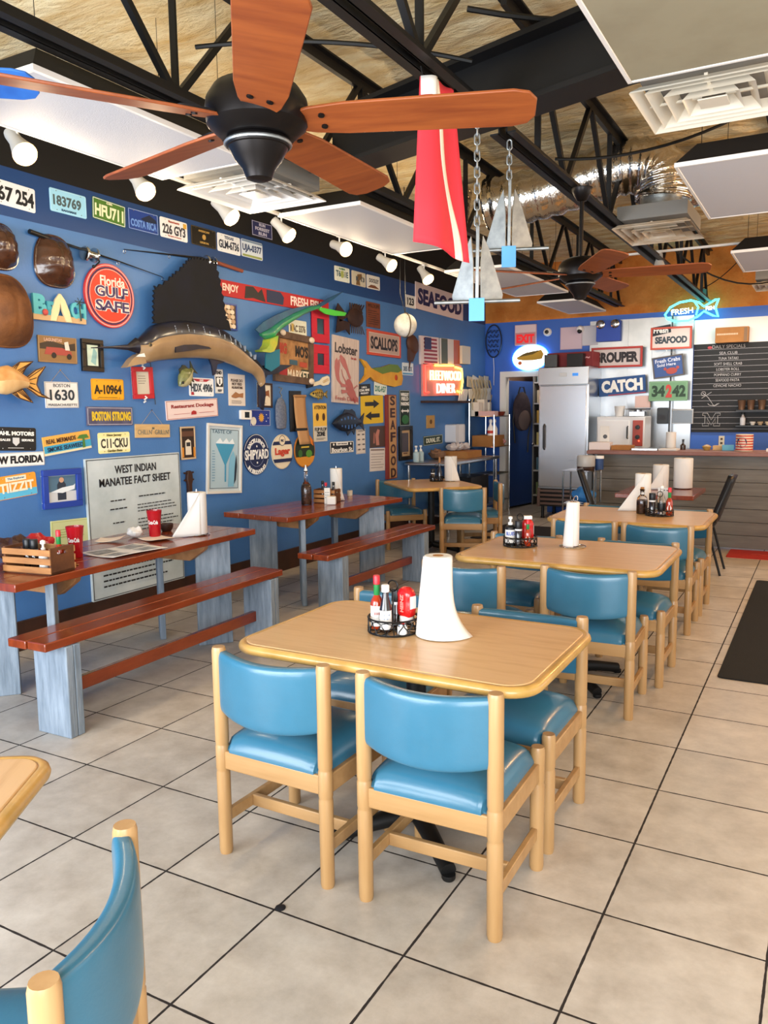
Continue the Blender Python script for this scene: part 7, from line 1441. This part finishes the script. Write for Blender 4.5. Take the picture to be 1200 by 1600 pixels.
rev('crock', 'grey glazed crock with a dark base on the chrome stand', 'crock', (-1.79, 6.95, .873), [('body', [(0, .035), (.095, .035), (.1, .05), (.098, .14), (.09, .155), (0, .16)], flat('#a9a8a6', .35)), ('base', [(0, 0), (.09, 0), (.096, .01), (.096, .036)], M_BROWNFR)])
crumple('blue_bag', (-1.8, 6.93, .508), .13, 'bright blue cloth bag on the lower shelf of the chrome stand', 'bag', flat('#2a72b8', .7), 12)
rev('blue_canister', 'blue canister with a white lid beside the bar end', 'canister', (-1.66, 7.02, .873), [('body', [(0, 0), (.045, 0), (.045, .12)], flat('#23406f')), ('lid', [(.048, .12), (.048, .15), (0, .152)], M_WHITE)])
# mats and litter
def mat_(x0, x1, y0, y1, label, m, z=.008):
    b = MB(); b.prism([(x + (x0 + x1) / 2, y + (y0 + y1) / 2) for x, y in rrect(x1 - x0, y1 - y0, .03)], 0, z); return tag(b.obj('floor_mat', m, bevel=.003), label, 'mat')
mat_(.045, 1.2, 2.95, 5.87, 'long black rubber mat at the right edge of the floor', M_RUBBER); mat_(-3.2, -2.2, 7.0, 8.25, 'dark mat before the fridge', mat('dark_brown_mat', '#1f1512', .9))
t = thing('floor_mat', 'red mat with pale script in front of the bar', 'mat', (.2, 7.2, 0)); b = MB(); b.prism(rrect(1.05, .48, .02), 0, .01); b.obj('mat_body', flat('#a8281f', .85), t)
b = MB(); b.tube([(-.3 + .06 * k, .03 * math.sin(k * 1.9), .011) for k in range(12)], .01, 4); b.v = [(q[0], q[1], .0105 + (q[2] - .011) * .1) for q in b.v]; b.obj('pale_script', flat('#c9584a', .85), t)
b = MB(); b.lathe([(0, 0), (.016, 0), (.017, .004), (.012, .006), (0, .006)], (0, 0, 0), 12); o = b.obj('bottle_cap', BK); o.location = (-.907, .015, 0); tag(o, 'flattened dark bottle cap on the tiles in front of the chairs', 'bottle cap')
crumple('napkin_scrap', (-.52, 2.03, 0), .014, 'tiny white paper scrap on the floor by the middle table', 'scrap', M_PAPER, 3)
# steel prep table against the left wall
t = thing('prep_table', 'stainless prep table along the blue wall behind the corner table', 'table', (-3.75, 7.8, 0)); bx('top', (0, 0, .885), (.62, 1.7, .04), M_STEEL, t, .012)
for sx in (-1, 1):
    for sy in (-1, 1): b = MB(); b.tube([(sx * .27, sy * .8, 0), (sx * .27, sy * .8, .866)], .02, 10); b.obj('leg', M_CHROME, t)
bx('undershelf', (0, 0, .25), (.56, 1.6, .02), M_STEEL, t)
for k, (y, lb) in enumerate(((7.07, 'left clear hand soap bottle on the prep table'), (7.2, 'right clear hand soap bottle on the prep table'))):
    rev('soap_bottle', lb, 'bottle', (-3.95, y, .906), [('bottle', [(0, 0), (.038, 0), (.04, .005), (.04, .11), (.02, .13)], flat('#a9c0c6', .2)), ('pump', [(.018, .128), (.018, .15), (.007, .152), (.007, .18), (.018, .182), (.016, .2)], M_WHITE)], 'soap bottles')
lay_box('cardboard_tray', 'low cardboard tray of plastic bags on the prep table', 'tray', (-3.8, 8.1, .906), (.42, .5, .09), 0, M_CARD)
for k in range(3): crumple('plastic_bag', (-3.86 + .03 * k, 7.96 + .14 * k, .997), .08, ('clear crumpled plastic bag at the near end of the cardboard tray', 'clear crumpled plastic bag in the middle of the cardboard tray', 'clear crumpled plastic bag at the far end of the cardboard tray')[k], 'bag', mat('clear_plastic_bag', '#b5b1b3', .25), 20 + k)
crumple('brown_bag', (-3.92, 7.62, .906), .11, 'rounded brown paper bag on the prep table beside the tray', 'bag', flat('#7a5a44', .8), 30)
for k, (y, x) in enumerate(((7.3, -3.62), (7.55, -3.62))): rev('white_bucket', ('white bucket on the shelf under the prep table, nearer one', 'white bucket on the shelf under the prep table, farther one')[k], 'bucket', (x, y, .262), [('bucket', [(0, 0), (.1, 0), (.12, .25), (.125, .26), (0, .262)], M_WHITE)], 'white buckets')
lay_box('black_crate', 'dark plastic crate on the shelf under the prep table', 'crate', (-3.72, 8.1, .262), (.42, .6, .4), 0, M_BLACKPL)
# wire rack in the corner
t = thing('wire_rack', 'chrome wire rack in the far left corner beside the doorway', 'rack', (-3.84, 9.28, 0))
for sx in (-1, 1):
    for sy in (-1, 1): b = MB(); hh = 1.8 if sx < 0 else 1.46; b.tube([(sx * .19, sy * .32, 0), (sx * .19, sy * .32, hh)], .012, 8); b.obj('post', M_CHROME, t)
for z in (.2, .6, 1.0, 1.44):
    b = MB()
    for q in range(9): b.tube([(-.19, -.32 + .08 * q, z), (.19, -.32 + .08 * q, z)], .004, 5)
    for s in (-1, 1): b.tube([(s * .19, -.32, z), (s * .19, .32, z)], .007, 6); b.tube([(-.19, s * .32, z), (.19, s * .32, z)], .007, 6)
    b.obj('wire_shelf', M_CHROME, t)
lay_box('cardboard_box', 'brown cardboard box on the middle wire rack shelf', 'box', (-3.83, 9.2, 1.006), (.34, .42, .16), 0, M_CARD)
for k, y in enumerate((9.06, 9.16)): rev('spray_bottle', ('left white spray bottle standing on the cardboard box', 'right white spray bottle standing on the cardboard box')[k], 'bottle', (-3.74 + .02 * k, y, 1.167), [('bottle', [(0, 0), (.045, 0), (.047, .09), (.02, .15), (.015, .18)], M_WHITE), ('trigger_head', [(.02, .18), (.026, .2), (.02, .23), (.01, .235)], M_WHITE)] + ([('label', [(.0475, .03), (.0478, .031), (.0478, .07), (.0475, .071)], flat('#c0392b'))] if k == 0 else []), 'spray bottles')
lay_box('pink_bin', 'shallow pinkish bin on the top wire rack shelf', 'bin', (-3.8, 9.05, 1.446), (.3, .16, .07), 0, flat('#c9a7a5')); rev('red_bowl', 'small red-brown bowl on the top wire rack shelf', 'bowl', (-3.72, 9.42, 1.446), [('bowl', [(0, 0), (.04, 0), (.07, .06), (.065, .06), (.03, .01), (0, .01)], flat('#7d3426'))])
for k in range(3): lay_box('paper_pack', ('white paper pack at the near end of the top wire rack shelf', 'white paper pack in the middle of the top wire rack shelf', 'white paper pack at the far end of the top wire rack shelf')[k], 'paper', (-3.95, 9.05 + .19 * k, 1.446), (.12, .16, .2 + .04 * (k == 1)), 6 * k, flat('#d5cdc0'))
crumple('pink_cloth', (-3.74, 9.4, 1.006), .1, 'pink cloth on the middle wire rack shelf', 'cloth', flat('#c98f8c', .9), 41)
# open storeroom door with backpack, shelves beyond
t = thing('storeroom_door', 'blue storeroom door standing open beyond the white door frame', 'door', (-3.775, 9.88, 0), R(79)); bx('leaf', (.37, 0, 1.0), (.74, .04, 1.94), mat('blue_door_paint', '#2c4f93', .5), t); b = MB(); b.ball((.68, -.05, .98), .028, 10); b.obj('knob', M_CHROME, t)
t = thing('backpack', 'dark purple and black backpack hanging on the storeroom door', 'backpack', (-3.61, 10.03, 1.17), R(48))
M_PACK = mat('dark_pack_fabric', '#2c2328', .85, color2='#3c3036', nscale=12)
b = MB(); b.ball((0, 0, .33), (.15, .09, .3), 14); b.obj('main_bag', M_PACK, t); b = MB(); b.ball((.01, -.07, .2), (.1, .05, .16), 12); b.obj('front_pocket', flat('#5a4a46', .85), t); b = MB(); b.tube([(-.06, 0, .6), (-.03, 0, .7), (.03, 0, .7), (.06, 0, .6)], .012, 6); b.obj('carry_loop', BK, t)
for s in (-1, 1): b = MB(); b.tube([(s * .11, 0, .5), (s * .16, -.02, .2), (s * .12, 0, -.05), (s * .11, 0, -.3 if s > 0 else -.15)], .012, 6); b.obj('strap', BK, t)
t = thing('storage_shelf', 'shelving of boxes and jars inside the storeroom', 'shelf', (-3.35, 10.75, 0))
for z in (.15, .55, .95, 1.3, 1.62, 1.95): bx('shelf_board', (0, 0, z), (.5, .36, .025), flat('#b8b4ac'), t)
for sx in (-1, 1): bx('upright', (sx * .255, 0, 1.1), (.025, .36, 2.2), flat('#7d7a74'), t)
cols = ('#7a8a5a', '#c9a04a', '#a8703a', '#4a6a7a', '#b8a88a', '#5a7a4a', '#c2b06a', '#8a9a9a')
nm_ = ('bottom', 'second', 'third', 'fourth', 'fifth', 'top'); wh_ = ('left', 'middle', 'right')
for i, z in enumerate((.164, .564, .964, 1.314, 1.634, 1.964)):
    for j in range(3): lay_box('food_package', '%s package on the %s shelf inside the storeroom, %s one' % (('green', 'yellow', 'brown', 'blue-grey', 'tan', 'dark green', 'pale yellow', 'grey')[(i * 3 + j) % 8], nm_[i], wh_[j]), 'package', (-3.5 + .15 * j, 10.68, z), (.12, .14, .2 if i < 5 else .16), 3 * j, flat(cols[(i * 3 + j) % 8]), 'packages in the storeroom')
# far wall boards of the storeroom floor gap are dark; nothing more is visible there
